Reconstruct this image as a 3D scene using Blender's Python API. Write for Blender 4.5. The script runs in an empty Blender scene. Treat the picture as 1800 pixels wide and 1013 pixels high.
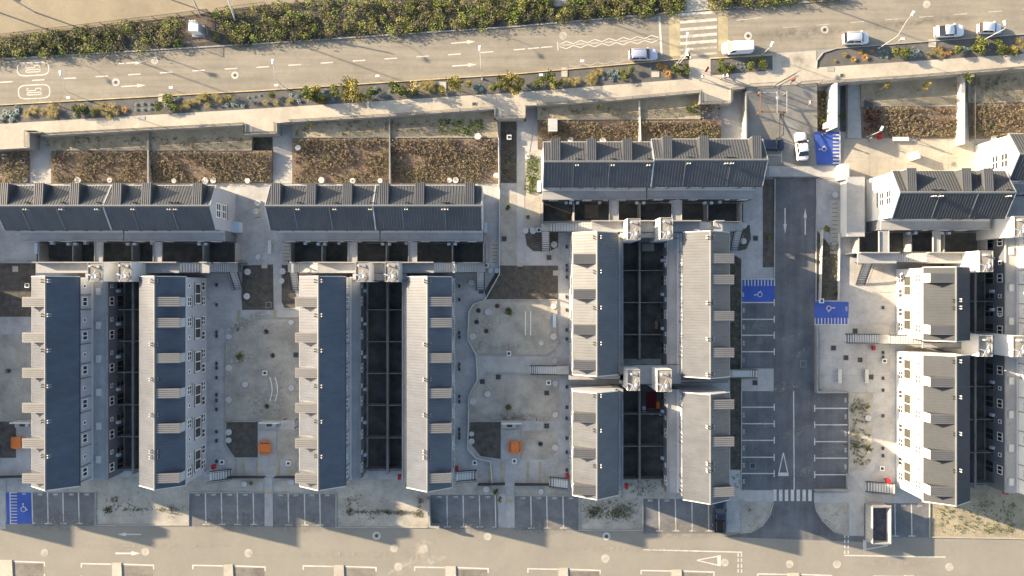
import bpy, math, random
from mathutils import Vector, Matrix, noise
R = math.radians
random.seed(7)
sc = bpy.context.scene
COL = sc.collection

# ------------------------------------------------------------------ camera, sky, sun, exposure
H, F = 110.0, 1210.0                      # drone height in metres, focal length in photo pixels
cam = bpy.data.cameras.new("camera")
cam.sensor_width = 36.0
cam.lens = 36.0 * F / 1800.0
cam.clip_end = 3000.0
camo = bpy.data.objects.new("camera", cam)
camo.location = (0, 0, H)
COL.objects.link(camo)
sc.camera = camo
SUN_EL, SUN_AZ = 15.4, math.degrees(math.atan2(-0.943, 0.333))
w = bpy.data.worlds.new("World"); sc.world = w; w.use_nodes = True
nt = w.node_tree
bg = nt.nodes["Background"]
sky = nt.nodes.new("ShaderNodeTexSky"); sky.sky_type = 'NISHITA'; sky.sun_disc = False
sky.sun_elevation = R(SUN_EL); sky.sun_rotation = R(SUN_AZ % 360)
sky.air_density = 1.0; sky.dust_density = 2.0; sky.ozone_density = 0.9
nt.links.new(sky.outputs[0], bg.inputs[0]); bg.inputs[1].default_value = 0.090
sl = bpy.data.lights.new("sun", 'SUN'); sl.energy = 4.9; sl.angle = R(0.53); sl.color = (1.0, 0.80, 0.55)
so = bpy.data.objects.new("sun", sl); COL.objects.link(so)
sd = Vector((math.sin(R(SUN_AZ)) * math.cos(R(SUN_EL)), math.cos(R(SUN_AZ)) * math.cos(R(SUN_EL)), math.sin(R(SUN_EL))))
so.rotation_euler = sd.to_track_quat('Z', 'Y').to_euler(); so.location = (-150, 60, 90)
sc.view_settings.view_transform = 'Standard'; sc.view_settings.look = 'None'
sc.view_settings.exposure = 2.0; sc.view_settings.gamma = 1.0; sc.view_settings.use_curve_mapping = False
sc.render.engine = 'CYCLES'
sc.cycles.max_bounces = 6; sc.cycles.diffuse_bounces = 3; sc.cycles.glossy_bounces = 3

# ------------------------------------------------------------------ helpers
def P(px, py, z=0.0):
    """metres on the plane at height z of a point measured on the aerial photograph"""
    k = (H - z) / F
    return ((px - 900.0) * k, (506.5 - py) * k)
def P3(px, py, z=0.0):
    x, y = P(px, py, z); return (x, y, z)

MATS = {}
def mat(name, col, rough=0.85, var=0.12, scale=1.5, bump=0.0, bscale=12.0, metal=0.0, col2=None, spec=0.35,
        speckle=0.0, streak=None, stain=0.0, stain_col=(0.03, 0.028, 0.025)):
    if name in MATS: return MATS[name]
    m = bpy.data.materials.new(name); m.use_nodes = True
    n = m.node_tree.nodes; l = m.node_tree.links
    b = n["Principled BSDF"]; b.inputs["Roughness"].default_value = rough
    b.inputs["Metallic"].default_value = metal; b.inputs["Specular IOR Level"].default_value = spec
    geo = n.new("ShaderNodeNewGeometry")
    def noise(sc_, detail=6, rough_=0.6, vec=None):
        t = n.new("ShaderNodeTexNoise"); t.inputs["Scale"].default_value = sc_; t.inputs["Detail"].default_value = detail
        t.inputs["Roughness"].default_value = rough_
        l.new(vec if vec else geo.outputs["Position"], t.inputs["Vector"]); return t
    t1 = noise(scale * 0.25, 8, 0.65)
    mix = n.new("ShaderNodeMix"); mix.data_type = 'RGBA'
    c2 = col2 if col2 else tuple(max(0, c * (1 - 2.2 * var)) for c in col)
    c1 = tuple(min(1, c * (1 + var)) for c in col) if not col2 else col
    mix.inputs[6].default_value = (*c1, 1); mix.inputs[7].default_value = (*c2, 1)
    rp = n.new("ShaderNodeMapRange"); rp.inputs[1].default_value = 0.35; rp.inputs[2].default_value = 0.68
    l.new(t1.outputs["Fac"], rp.inputs[0]); l.new(rp.outputs[0], mix.inputs[0])
    out = mix.outputs[2]
    def mul(src, a, bb, fac_socket, lo, hi):
        mr = n.new("ShaderNodeMapRange"); mr.inputs[1].default_value = a; mr.inputs[2].default_value = bb
        mr.inputs[3].default_value = lo; mr.inputs[4].default_value = hi
        l.new(fac_socket, mr.inputs[0])
        mm = n.new("ShaderNodeVectorMath"); mm.operation = 'SCALE'
        l.new(src, mm.inputs[0]); l.new(mr.outputs[0], mm.inputs[3]); return mm.outputs[0]
    if var > 0:
        t2 = noise(scale * 2.5, 6, 0.7)
        out = mul(out, 0.3, 0.7, t2.outputs["Fac"], 1 - var * 0.8, 1 + var * 0.8)
    if speckle > 0:
        t3 = noise(scale * 14, 3, 0.8)
        out = mul(out, 0.3, 0.7, t3.outputs["Fac"], 1 - speckle, 1 + speckle)
    if streak:
        mp = n.new("ShaderNodeMapping"); mp.inputs["Scale"].default_value = streak
        l.new(geo.outputs["Position"], mp.inputs[0])
        t4 = noise(1.0, 5, 0.6, mp.outputs[0])
        out = mul(out, 0.35, 0.65, t4.outputs["Fac"], 0.88, 1.1)
    if stain > 0:
        t5 = noise(scale * 0.9, 9, 0.72)
        mr = n.new("ShaderNodeMapRange"); mr.inputs[1].default_value = 0.56; mr.inputs[2].default_value = 0.70
        mr.inputs[4].default_value = stain; l.new(t5.outputs["Fac"], mr.inputs[0])
        mx = n.new("ShaderNodeMix"); mx.data_type = 'RGBA'; mx.inputs[7].default_value = (*stain_col, 1)
        l.new(mr.outputs[0], mx.inputs[0]); l.new(out, mx.inputs[6]); out = mx.outputs[2]
    l.new(out, b.inputs["Base Color"])
    if bump > 0:
        tb = noise(bscale, 6, 0.65); bp = n.new("ShaderNodeBump"); bp.inputs["Distance"].default_value = bump
        bp.inputs["Strength"].default_value = 1.0
        l.new(tb.outputs["Fac"], bp.inputs["Height"]); l.new(bp.outputs[0], b.inputs["Normal"])
    MATS[name] = m; return m
def leafmat(name, cols, rough=0.7):
    if name in MATS: return MATS[name]
    m = bpy.data.materials.new(name); m.use_nodes = True
    n = m.node_tree.nodes; l = m.node_tree.links; b = n["Principled BSDF"]
    b.inputs["Roughness"].default_value = rough; b.inputs["Specular IOR Level"].default_value = 0.2
    a = n.new("ShaderNodeAttribute"); a.attribute_name = "tint"
    r = n.new("ShaderNodeValToRGB"); l.new(a.outputs["Fac"], r.inputs[0])
    el = r.color_ramp.elements
    while len(el) < len(cols): el.new(0.5)
    for i, c in enumerate(cols):
        el[i].position = i / (len(cols) - 1); el[i].color = (*c, 1)
    l.new(r.outputs[0], b.inputs["Base Color"])
    MATS[name] = m; return m

M_ = {}
M_['paving'] = mat('paving_concrete', (0.40, 0.39, 0.375), 0.9, 0.12, 1.2, 0.004, 9, speckle=0.06, stain=0.18)
M_['slab'] = mat('sidewalk_concrete', (0.43, 0.39, 0.32), 0.9, 0.10, 1.0, 0.004, 10, speckle=0.06, stain=0.12)
M_['plaza'] = mat('plaza_concrete', (0.36, 0.33, 0.275), 0.9, 0.10, 1.0, 0.004, 10, speckle=0.06, stain=0.12)
M_['path'] = mat('path_concrete', (0.40, 0.39, 0.365), 0.9, 0.10, 1.4, 0.003, 10, speckle=0.05, stain=0.14)
M_['road'] = mat('dusty_asphalt', (0.245, 0.228, 0.193), 0.92, 0.05, 0.7, 0.006, 14, speckle=0.09, stain=0.06)
M_['road_top'] = mat('avenue_asphalt', (0.245, 0.222, 0.18), 0.92, 0.07, 0.6, 0.006, 14, speckle=0.09, streak=(0.06, 1.4, 1), stain=0.12)
M_['bay'] = mat('bay_asphalt', (0.165, 0.165, 0.167), 0.9, 0.16, 1.3, 0.006, 14, speckle=0.10, stain=0.10, stain_col=(0.2, 0.2, 0.2))
M_['lot'] = mat('lot_asphalt', (0.128, 0.131, 0.138), 0.9, 0.14, 1.1, 0.006, 14, speckle=0.10, streak=(1.2, 0.07, 1), stain=0.08, stain_col=(0.17, 0.165, 0.16))
M_['soil'] = mat('bare_soil', (0.385, 0.36, 0.305), 0.97, 0.14, 1.3, 0.03, 7, speckle=0.10, stain=0.30, stain_col=(0.10, 0.095, 0.075))
M_['plot'] = mat('weedy_soil', (0.375, 0.34, 0.25), 0.97, 0.20, 2.2, 0.05, 5, speckle=0.14, stain=0.75, stain_col=(0.07, 0.065, 0.05))
M_['sand'] = mat('sandy_soil', (0.33, 0.285, 0.20), 0.97, 0.16, 1.4, 0.06, 4, speckle=0.12, stain=0.5, stain_col=(0.10, 0.09, 0.05))
M_['field'] = mat('field_sand', (0.27, 0.23, 0.165), 0.97, 0.08, 0.8, 0.02, 7, speckle=0.05, stain=0.2, stain_col=(0.17, 0.14, 0.10))
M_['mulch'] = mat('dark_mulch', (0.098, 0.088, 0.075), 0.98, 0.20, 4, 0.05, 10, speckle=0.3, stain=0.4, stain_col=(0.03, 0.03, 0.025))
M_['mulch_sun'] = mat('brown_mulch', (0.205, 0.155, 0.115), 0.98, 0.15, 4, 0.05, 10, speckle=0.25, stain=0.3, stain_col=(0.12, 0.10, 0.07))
M_['gravel'] = mat('grey_gravel', (0.118, 0.114, 0.108), 0.97, 0.10, 3, 0.04, 22, speckle=0.25)
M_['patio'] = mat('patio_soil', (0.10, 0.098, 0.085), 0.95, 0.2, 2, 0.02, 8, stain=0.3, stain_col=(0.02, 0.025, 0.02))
M_['kerb'] = mat('kerb_stone', (0.36, 0.34, 0.30), 0.9, 0.1, 2)
M_['kerb_y'] = mat('yellow_kerb_paint', (0.50, 0.40, 0.22), 0.8, 0.15, 3, stain=0.3, stain_col=(0.3, 0.26, 0.18))
M_['paint'] = mat('road_paint', (0.56, 0.53, 0.47), 0.7, 0.10, 3, stain=0.3, stain_col=(0.30, 0.29, 0.26))
M_['paint_worn'] = mat('worn_paint', (0.42, 0.39, 0.33), 0.8, 0.15, 4, stain=0.6, stain_col=(0.26, 0.24, 0.2))
M_['paint_y'] = mat('yellow_worn_paint', (0.37, 0.32, 0.20), 0.85, 0.15, 2, stain=0.5, stain_col=(0.27, 0.24, 0.18))
M_['blue'] = mat('blue_paint', (0.045, 0.095, 0.36), 0.7, 0.14, 1.2, speckle=0.05, stain=0.12, stain_col=(0.12, 0.16, 0.42))
M_['tactile'] = mat('tactile_paving', (0.40, 0.34, 0.22), 0.9, 0.12, 3)
M_['roof'] = mat('slate_metal_roof', (0.067, 0.077, 0.100), 0.40, 0.08, 0.5, spec=0.5, streak=(0.5, 0.9, 0.2), stain=0.06, stain_col=(0.12, 0.12, 0.12))
M_['roof_char'] = mat('charcoal_metal_roof', (0.058, 0.062, 0.071), 0.42, 0.08, 0.5, spec=0.45, streak=(0.9, 0.5, 0.2), stain=0.08, stain_col=(0.10, 0.10, 0.10))
M_['roof_grey'] = mat('grey_metal_roof', (0.074, 0.080, 0.092), 0.42, 0.08, 0.5, spec=0.5, streak=(0.5, 0.9, 0.2), stain=0.08, stain_col=(0.12, 0.12, 0.12))
M_['roof_dark'] = mat('matt_metal_roof', (0.054, 0.059, 0.066), 0.7, 0.06, 0.5, spec=0.2, stain=0.10, stain_col=(0.05, 0.05, 0.05))
M_['roof_flat'] = mat('dormer_metal', (0.19, 0.187, 0.182), 0.5, 0.06, 0.8, spec=0.5)
M_['flash'] = mat('flashing_metal', (0.13, 0.135, 0.14), 0.45, 0.05, 1)
M_['roof_dormer'] = mat('dark_dormer_metal', (0.098, 0.102, 0.11), 0.5, 0.06, 0.8, spec=0.4)
M_['facade'] = mat('light_grey_render', (0.36, 0.378, 0.425), 0.85, 0.05, 0.8, stain=0.10, stain_col=(0.3, 0.3, 0.3))
M_['patiowall'] = mat('patio_wall_concrete', (0.17, 0.17, 0.168), 0.9, 0.12, 1.2)
M_['trim'] = mat('pale_trim', (0.55, 0.54, 0.50), 0.6, 0.05, 1)
M_['white'] = mat('white_render', (0.70, 0.69, 0.655), 0.85, 0.04, 0.8, stain=0.07, stain_col=(0.4, 0.39, 0.36))
M_['greywall'] = mat('grey_render', (0.115, 0.127, 0.150), 0.85, 0.07, 0.8, stain=0.12, stain_col=(0.2, 0.2, 0.2))
M_['darkwall'] = mat('charcoal_render', (0.115, 0.125, 0.145), 0.85, 0.07, 0.8)
M_['membrane'] = mat('gallery_concrete', (0.32, 0.322, 0.325), 0.8, 0.10, 1.0, stain=0.2, stain_col=(0.16, 0.16, 0.17))
M_['concrete'] = mat('wall_concrete', (0.30, 0.295, 0.28), 0.9, 0.12, 1.2, stain=0.25, stain_col=(0.17, 0.16, 0.15))
M_['rough'] = mat('tower_top', (0.26, 0.24, 0.21), 0.9, 0.2, 2.5, stain=0.5, stain_col=(0.42, 0.38, 0.32))
M_['glass'] = mat('window_glass', (0.03, 0.033, 0.038), 0.12, 0.0, 1, spec=0.6)
M_['glass_warm'] = mat('curtained_glass', (0.06, 0.058, 0.05), 0.15, 0.08, 1, spec=0.6)
M_['frame'] = mat('white_frame', (0.78, 0.78, 0.76), 0.5, 0.02, 1)
M_['shutter'] = mat('shutter_grey', (0.14, 0.145, 0.15), 0.6, 0.03, 1)
M_['dark'] = mat('dark_metal', (0.05, 0.052, 0.055), 0.55, 0.05, 2)
M_['steel'] = mat('galvanised_steel', (0.36, 0.37, 0.38), 0.4, 0.05, 2, metal=0.4)
M_['lamp'] = mat('pale_painted_steel', (0.42, 0.42, 0.43), 0.4, 0.03, 2)
M_['red'] = mat('red_paint', (0.38, 0.016, 0.02), 0.45, 0.04, 2)
M_['darkred'] = mat('dark_red_cloth', (0.10, 0.012, 0.018), 0.9, 0.15, 4)
M_['orange'] = mat('orange_paint', (0.62, 0.17, 0.03), 0.6, 0.07, 2)
M_['rust'] = mat('rusty_orange_paint', (0.17, 0.075, 0.045), 0.8, 0.1, 2)
M_['lid'] = mat('concrete_lid', (0.52, 0.51, 0.49), 0.9, 0.08, 3, stain=0.2, stain_col=(0.3, 0.29, 0.27))
M_['grate'] = mat('grate_iron', (0.055, 0.06, 0.068), 0.6, 0.08, 3)
M_['bluebox'] = mat('pale_blue_plastic', (0.42, 0.52, 0.62), 0.5, 0.04, 2)
M_['rubber'] = mat('tyre_rubber', (0.02, 0.02, 0.02), 0.85, 0.0, 1)
M_['carglass'] = mat('car_glass', (0.012, 0.014, 0.018), 0.08, 0.0, 1, spec=0.7)
M_['lampglass'] = mat('lamp_lens', (0.55, 0.56, 0.57), 0.15, 0.0, 1, spec=0.7)
M_['tail'] = mat('tail_lens', (0.30, 0.01, 0.01), 0.2, 0.0, 1)
M_['timber'] = mat('grey_timber', (0.24, 0.17, 0.11), 0.8, 0.12, 3, streak=(4, 0.5, 1))
M_['skin'] = mat('skin', (0.40, 0.23, 0.16), 0.6, 0.02, 3)
M_['bark'] = mat('bark', (0.13, 0.10, 0.07), 0.9, 0.15, 6)
GREEN = leafmat('green_leaves', [(0.03, 0.045, 0.018), (0.065, 0.085, 0.022), (0.13, 0.15, 0.035), (0.24, 0.23, 0.06)])
HEDGE = leafmat('hedge_leaves', [(0.03, 0.038, 0.02), (0.075, 0.08, 0.04), (0.15, 0.115, 0.08), (0.11, 0.12, 0.03), (0.24, 0.23, 0.06), (0.09, 0.15, 0.025)])
OLIVE = leafmat('olive_leaves', [(0.05, 0.05, 0.012), (0.12, 0.11, 0.025), (0.22, 0.19, 0.045), (0.30, 0.25, 0.06)])
GOLD = leafmat('golden_grass', [(0.12, 0.095, 0.03), (0.25, 0.20, 0.07), (0.36, 0.29, 0.12), (0.42, 0.35, 0.17)])
ORG = leafmat('orange_grass', [(0.22, 0.10, 0.03), (0.42, 0.24, 0.07), (0.52, 0.34, 0.12)])
AGAVE = leafmat('agave_leaves', [(0.07, 0.10, 0.09), (0.14, 0.19, 0.17), (0.23, 0.28, 0.25)])
MULCHV = leafmat('bed_plants', [(0.07, 0.052, 0.036), (0.17, 0.12, 0.085), (0.30, 0.225, 0.155), (0.16, 0.135, 0.075), (0.25, 0.21, 0.13), (0.12, 0.125, 0.06)])
REDV = leafmat('red_bed_plants', [(0.05, 0.018, 0.016), (0.13, 0.035, 0.035), (0.16, 0.09, 0.05)])
WEED = leafmat('weeds', [(0.04, 0.06, 0.015), (0.09, 0.13, 0.03), (0.16, 0.20, 0.05)])

class MB:
    def __init__(s): s.v = []; s.f = []; s.t = []
    def add(s, vs, fs):
        o = len(s.v); s.v += [tuple(a) for a in vs]; s.f += [tuple(i + o for i in f) for f in fs]; return s
    def box(s, x0, x1, y0, y1, z0, z1):
        return s.add([(x0, y0, z0), (x1, y0, z0), (x1, y1, z0), (x0, y1, z0), (x0, y0, z1), (x1, y0, z1), (x1, y1, z1), (x0, y1, z1)],
                     [(0, 3, 2, 1), (4, 5, 6, 7), (0, 1, 5, 4), (1, 2, 6, 5), (2, 3, 7, 6), (3, 0, 4, 7)])
    def prism(s, poly, z0, z1):
        a = sum(poly[i][0] * poly[(i + 1) % len(poly)][1] - poly[(i + 1) % len(poly)][0] * poly[i][1] for i in range(len(poly)))
        if a < 0: poly = poly[::-1]
        n = len(poly)
        z1s = z1 if isinstance(z1, (list, tuple)) else [z1] * n
        if a < 0 and isinstance(z1, (list, tuple)): z1s = list(z1)[::-1]
        vs = [(x, y, z0) for x, y in poly] + [(p[0], p[1], z) for p, z in zip(poly, z1s)]
        fs = [tuple(range(n - 1, -1, -1)), tuple(range(n, 2 * n))] + [(i, (i + 1) % n, n + (i + 1) % n, n + i) for i in range(n)]
        return s.add(vs, fs)
    def sheet(s, pts):
        a = sum(pts[i][0] * pts[(i + 1) % len(pts)][1] - pts[(i + 1) % len(pts)][0] * pts[i][1] for i in range(len(pts)))
        if a < 0: pts = pts[::-1]
        return s.add(pts, [tuple(range(len(pts)))])
    def cyl(s, x, y, z0, z1, r, n=12, r2=None, cap=True):
        r2 = r if r2 is None else r2
        vs = [(x + r * math.cos(i * math.tau / n), y + r * math.sin(i * math.tau / n), z0) for i in range(n)] + \
             [(x + r2 * math.cos(i * math.tau / n), y + r2 * math.sin(i * math.tau / n), z1) for i in range(n)]
        fs = [(i, (i + 1) % n, n + (i + 1) % n, n + i) for i in range(n)]
        if cap: fs += [tuple(range(n - 1, -1, -1)), tuple(range(n, 2 * n))]
        return s.add(vs, fs)
    def tube(s, pts, r, n=6, r1=None):
        pts = [Vector(p) for p in pts]; rings = []
        for i, p in enumerate(pts):
            d = (pts[min(i + 1, len(pts) - 1)] - pts[max(i - 1, 0)]).normalized()
            u = d.cross(Vector((0, 0, 1)));
            if u.length < 0.05: u = d.cross(Vector((1, 0, 0)))
            u.normalize(); v = d.cross(u)
            rr = r if r1 is None else r + (r1 - r) * i / (len(pts) - 1)
            rings.append([tuple(p + u * rr * math.cos(k * math.tau / n) + v * rr * math.sin(k * math.tau / n)) for k in range(n)])
        vs = [q for g in rings for q in g]; fs = []
        for i in range(len(pts) - 1):
            for k in range(n):
                fs.append((i * n + k, i * n + (k + 1) % n, (i + 1) * n + (k + 1) % n, (i + 1) * n + k))
        fs += [tuple(range(n - 1, -1, -1)), tuple(range((len(pts) - 1) * n, len(pts) * n))]
        return s.add(vs, fs)
    def mesh(s, name, m, smooth=False, tint=None, off=(0, 0, 0)):
        me = bpy.data.meshes.new(name)
        vs = s.v if off == (0, 0, 0) else [(a - off[0], b - off[1], c - off[2]) for a, b, c in s.v]
        me.from_pydata(vs, [], s.f); me.materials.append(m)
        if smooth: me.polygons.foreach_set("use_smooth", [True] * len(me.polygons))
        if tint is not None:
            at = me.attributes.new("tint", 'FLOAT', 'FACE'); at.data.foreach_set("value", tint)
        me.update(); return me
def link(name, data, parent=None, loc=(0, 0, 0), rot=0.0):
    o = bpy.data.objects.new(name, data); COL.objects.link(o); o.location = loc; o.rotation_euler = (0, 0, rot)
    if parent: o.parent = parent
    return o
def tag(o, label=None, cat=None, group=None, kind=None):
    if label: o['label'] = label
    if cat: o['category'] = cat
    if group: o['group'] = group
    if kind: o['kind'] = kind
    return o
def thing(name, label, cat, loc, rot=0.0, group=None):
    return tag(link(name, None, None, loc, rot), label, cat, group)
def part(name, mb, m, parent, smooth=False, label=None):
    o = link(name, mb.mesh(name, m, smooth), parent)
    if label: o['label'] = label
    return o
def single(name, mb, m, label, cat, base, group=None, smooth=False):
    o = link(name, mb.mesh(name, m, smooth, off=base), None, base)
    return tag(o, label, cat, group)
def struct(name, mb, m, label=None):
    o = link(name, mb.mesh(name, m)); return tag(o, label, kind='structure')
def copytree(o, parent=None):
    c = o.copy(); COL.objects.link(c); c.parent = parent
    for ch in list(o.children): copytree(ch, c)
    return c
def place(proto, loc, rot, label, first):
    o = proto if first else copytree(proto)
    o.location = loc; o.rotation_euler = (0, 0, rot); o['label'] = label
    return o
def patch(name, m, z, poly, label=None, rect=False):
    if rect: x0, y0, x1, y1 = poly; poly = [(x0, y0), (x1, y0), (x1, y1), (x0, y1)]
    return struct(name, MB().sheet([(*P(a, b, z), z) for a, b in poly]), m, label)
def lerp_line(pts, x):
    for (x0, y0), (x1, y1) in zip(pts, pts[1:]):
        if x <= x1: return y0 + (y1 - y0) * (x - x0) / (x1 - x0)
    return pts[-1][1]
def band(pts, wdt, z0, z1, closed=False):
    """a kerb or wall of width wdt (m) following world points"""
    mb = MB(); n = len(pts); rng = range(n if closed else n - 1)
    for i in rng:
        a = Vector(pts[i]); b = Vector(pts[(i + 1) % n]); d = (b - a)
        if d.length < 1e-4: continue
        d.normalize(); nn = Vector((-d.y, d.x)) * wdt / 2; e = d * (wdt / 2 - 0.003 * (i % 2))
        q = [a - e + nn, a - e - nn, b + e - nn, b + e + nn]
        mb.prism([(v.x, v.y) for v in q], z0, z1 + 0.003 * (i % 2))
    return mb
def pxband(poly, wdt, z0, z1, zr=None, closed=False):
    zz = z1 if zr is None else zr
    return band([P(a, b, zz) for a, b in poly], wdt, z0, z1, closed)

# ------------------------------------------------------------------ ground of the lower estate
ground = MB().sheet([(-900, -900, -0.02), (900, -900, -0.02), (900, 900, -0.02), (-900, 900, -0.02)])
struct('ground', ground, M_['paving'], 'pale concrete paving between the grey terraces')
patch('road', M_['road'], 0.002, [(-900, 905), (0, 918), (330, 921), (800, 926), (1130, 931), (1640, 942), (2700, 962), (2700, 2400), (-900, 2400)], 'wide dusty service road below the terraces')
for (nm, poly) in [('parking_bay', [(57, 866), (166, 866), (167, 925), (58, 925)]), ('parking_bay', [(334, 867), (465, 867), (466, 926), (334, 926)]),
                   ('parking_bay', [(480, 868), (590, 868), (591, 927), (480, 927)]), ('parking_bay', [(757, 870), (874, 870), (876, 930), (757, 930)]),
                   ('parking_bay', [(905, 872), (1018, 872), (1018, 932), (906, 932)]), ('parking_bay', [(1130, 877), (1276, 877), (1276, 938), (1130, 938)]),
                   ('parking_bay', [(1519, 885), (1634, 885), (1636, 945), (1519, 945)])]:
    patch(nm, M_['bay'], 0.006, poly, 'dark asphalt of a parking row beside the service road')
patch('parking_road', M_['lot'], 0.006, [(1362, 314), (1435, 314), (1433, 571), (1433, 690), (1490, 690), (1492, 863), (1431, 865), (1433, 890), (1445, 915), (1475, 938), (1520, 944), (1520, 953), (1270, 944), (1300, 938), (1330, 930), (1350, 912), (1360, 885), (1360, 862), (1303, 861), (1303, 489), (1361, 489)], 'dark asphalt drive and car park between two terraces')

def soilpatch(name, m, z, poly, label): return patch(name, m, z, poly, label)
SOIL = [
 ('soil', 'soil', [(447, 560), (528, 560), (540, 740), (397, 740), (397, 610), (402, 594), (420, 572)], 'bare grey soil of the play yard behind the second terrace'),
 ('soil', 'soil', [(-40, 588), (70, 588), (70, 740), (-40, 740)], 'bare grey soil of the play yard at the left edge'),
 ('soil', 'soil', [(487, 756), (540, 756), (540, 807), (487, 807)], 'small bare soil square beside the orange table'),
 ('soil', 'soil', [(845, 527), (978, 527), (982, 600), (975, 615), (960, 624), (840, 624), (832, 612), (824, 595), (823, 545), (832, 532)], 'bare soil of the play yard with parallel bars'),
 ('soil', 'soil', [(865, 657), (983, 659), (982, 741), (826, 741), (824, 700), (838, 675), (850, 662)], 'bare soil of the yard without play equipment'),
 ('soil', 'soil', [(916, 758), (980, 758), (980, 790), (972, 803), (960, 808), (916, 808)], 'small bare soil square right of the paved sitting place'),
 ('soil', 'soil', [(90, 836), (398, 843), (462, 843), (463, 866), (333, 866), (333, 922), (168, 922), (168, 866), (60, 864), (56, 842)], 'scrubby soil plot in front of the first two terraces'),
 ('soil', 'soil', [(480, 843), (820, 843), (888, 856), (888, 869), (757, 869), (752, 926), (591, 926), (590, 867), (480, 867)], 'scrubby soil plot in front of the third and fourth terraces'),
 ('soil', 'soil', [(905, 856), (1010, 856), (1085, 843), (1190, 843), (1190, 876), (1130, 877), (1129, 931), (1019, 931), (1018, 871), (905, 871)], 'scrubby soil plot in front of the split terraces'),
 ('soil', 'soil', [(1302, 883), (1358, 883), (1352, 905), (1338, 925), (1318, 935), (1302, 937)], 'soil corner left of the zebra crossing'),
 ('soil', 'soil', [(1432, 884), (1490, 884), (1491, 941), (1465, 934), (1445, 915), (1434, 897)], 'soil corner right of the zebra crossing'),
 ('soil', 'soil', [(1491, 690), (1535, 692), (1532, 810), (1520, 826), (1494, 828)], 'planted soil strip beside the right-hand parking bays'),
 ('soil', 'sand', [(1634, 862), (1700, 850), (1900, 850), (1900, 948), (1634, 944)], 'sandy weed plot in the lower right corner'),
 ('soil', 'soil', [(880, 342), (908, 342), (908, 466), (880, 466)], 'narrow grey soil strip left of the footpath'),
 ('soil', 'soil', [(923, 270), (954, 262), (954, 402), (923, 400)], 'soil strip with green weeds beside the white gable'),
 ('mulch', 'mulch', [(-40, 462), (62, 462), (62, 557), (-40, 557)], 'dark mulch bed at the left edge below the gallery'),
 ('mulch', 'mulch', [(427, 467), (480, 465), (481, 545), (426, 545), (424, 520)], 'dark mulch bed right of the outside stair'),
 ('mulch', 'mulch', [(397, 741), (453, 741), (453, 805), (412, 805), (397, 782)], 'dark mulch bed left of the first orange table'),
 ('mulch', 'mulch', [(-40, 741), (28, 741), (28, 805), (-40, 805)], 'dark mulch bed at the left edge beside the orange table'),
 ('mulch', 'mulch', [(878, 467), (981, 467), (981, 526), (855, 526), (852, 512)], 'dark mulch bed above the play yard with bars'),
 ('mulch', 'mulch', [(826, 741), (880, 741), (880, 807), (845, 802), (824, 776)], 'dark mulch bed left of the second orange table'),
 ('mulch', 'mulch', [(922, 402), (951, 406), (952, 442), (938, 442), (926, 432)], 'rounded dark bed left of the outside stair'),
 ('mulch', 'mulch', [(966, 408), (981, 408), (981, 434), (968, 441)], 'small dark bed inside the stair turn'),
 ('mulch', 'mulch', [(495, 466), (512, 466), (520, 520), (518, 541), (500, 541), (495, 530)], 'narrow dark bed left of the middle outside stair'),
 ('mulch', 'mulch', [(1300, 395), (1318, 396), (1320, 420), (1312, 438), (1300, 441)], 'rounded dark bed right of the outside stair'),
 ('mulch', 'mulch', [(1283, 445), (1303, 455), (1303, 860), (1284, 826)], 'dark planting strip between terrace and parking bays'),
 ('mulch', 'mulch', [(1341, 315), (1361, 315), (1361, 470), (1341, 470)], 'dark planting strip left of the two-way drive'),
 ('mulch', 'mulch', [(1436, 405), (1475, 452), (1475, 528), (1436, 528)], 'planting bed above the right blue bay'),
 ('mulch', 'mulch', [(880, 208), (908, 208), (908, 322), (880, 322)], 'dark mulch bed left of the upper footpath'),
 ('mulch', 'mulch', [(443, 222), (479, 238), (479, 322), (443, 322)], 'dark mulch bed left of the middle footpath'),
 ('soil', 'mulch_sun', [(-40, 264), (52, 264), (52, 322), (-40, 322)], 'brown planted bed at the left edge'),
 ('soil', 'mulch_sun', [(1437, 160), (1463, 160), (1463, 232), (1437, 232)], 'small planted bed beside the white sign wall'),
]
for i, (nm, mk, poly, lab) in enumerate(SOIL):
    patch(nm, M_[mk], 0.010 if mk != 'mulch' else 0.014, poly, lab)
# sandy strips rising to the retaining wall
def slope_patch(name, m, pts, label):
    return struct(name, MB().sheet([(*P(a, b, z), z) for a, b, z in pts]), m, label)

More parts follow.
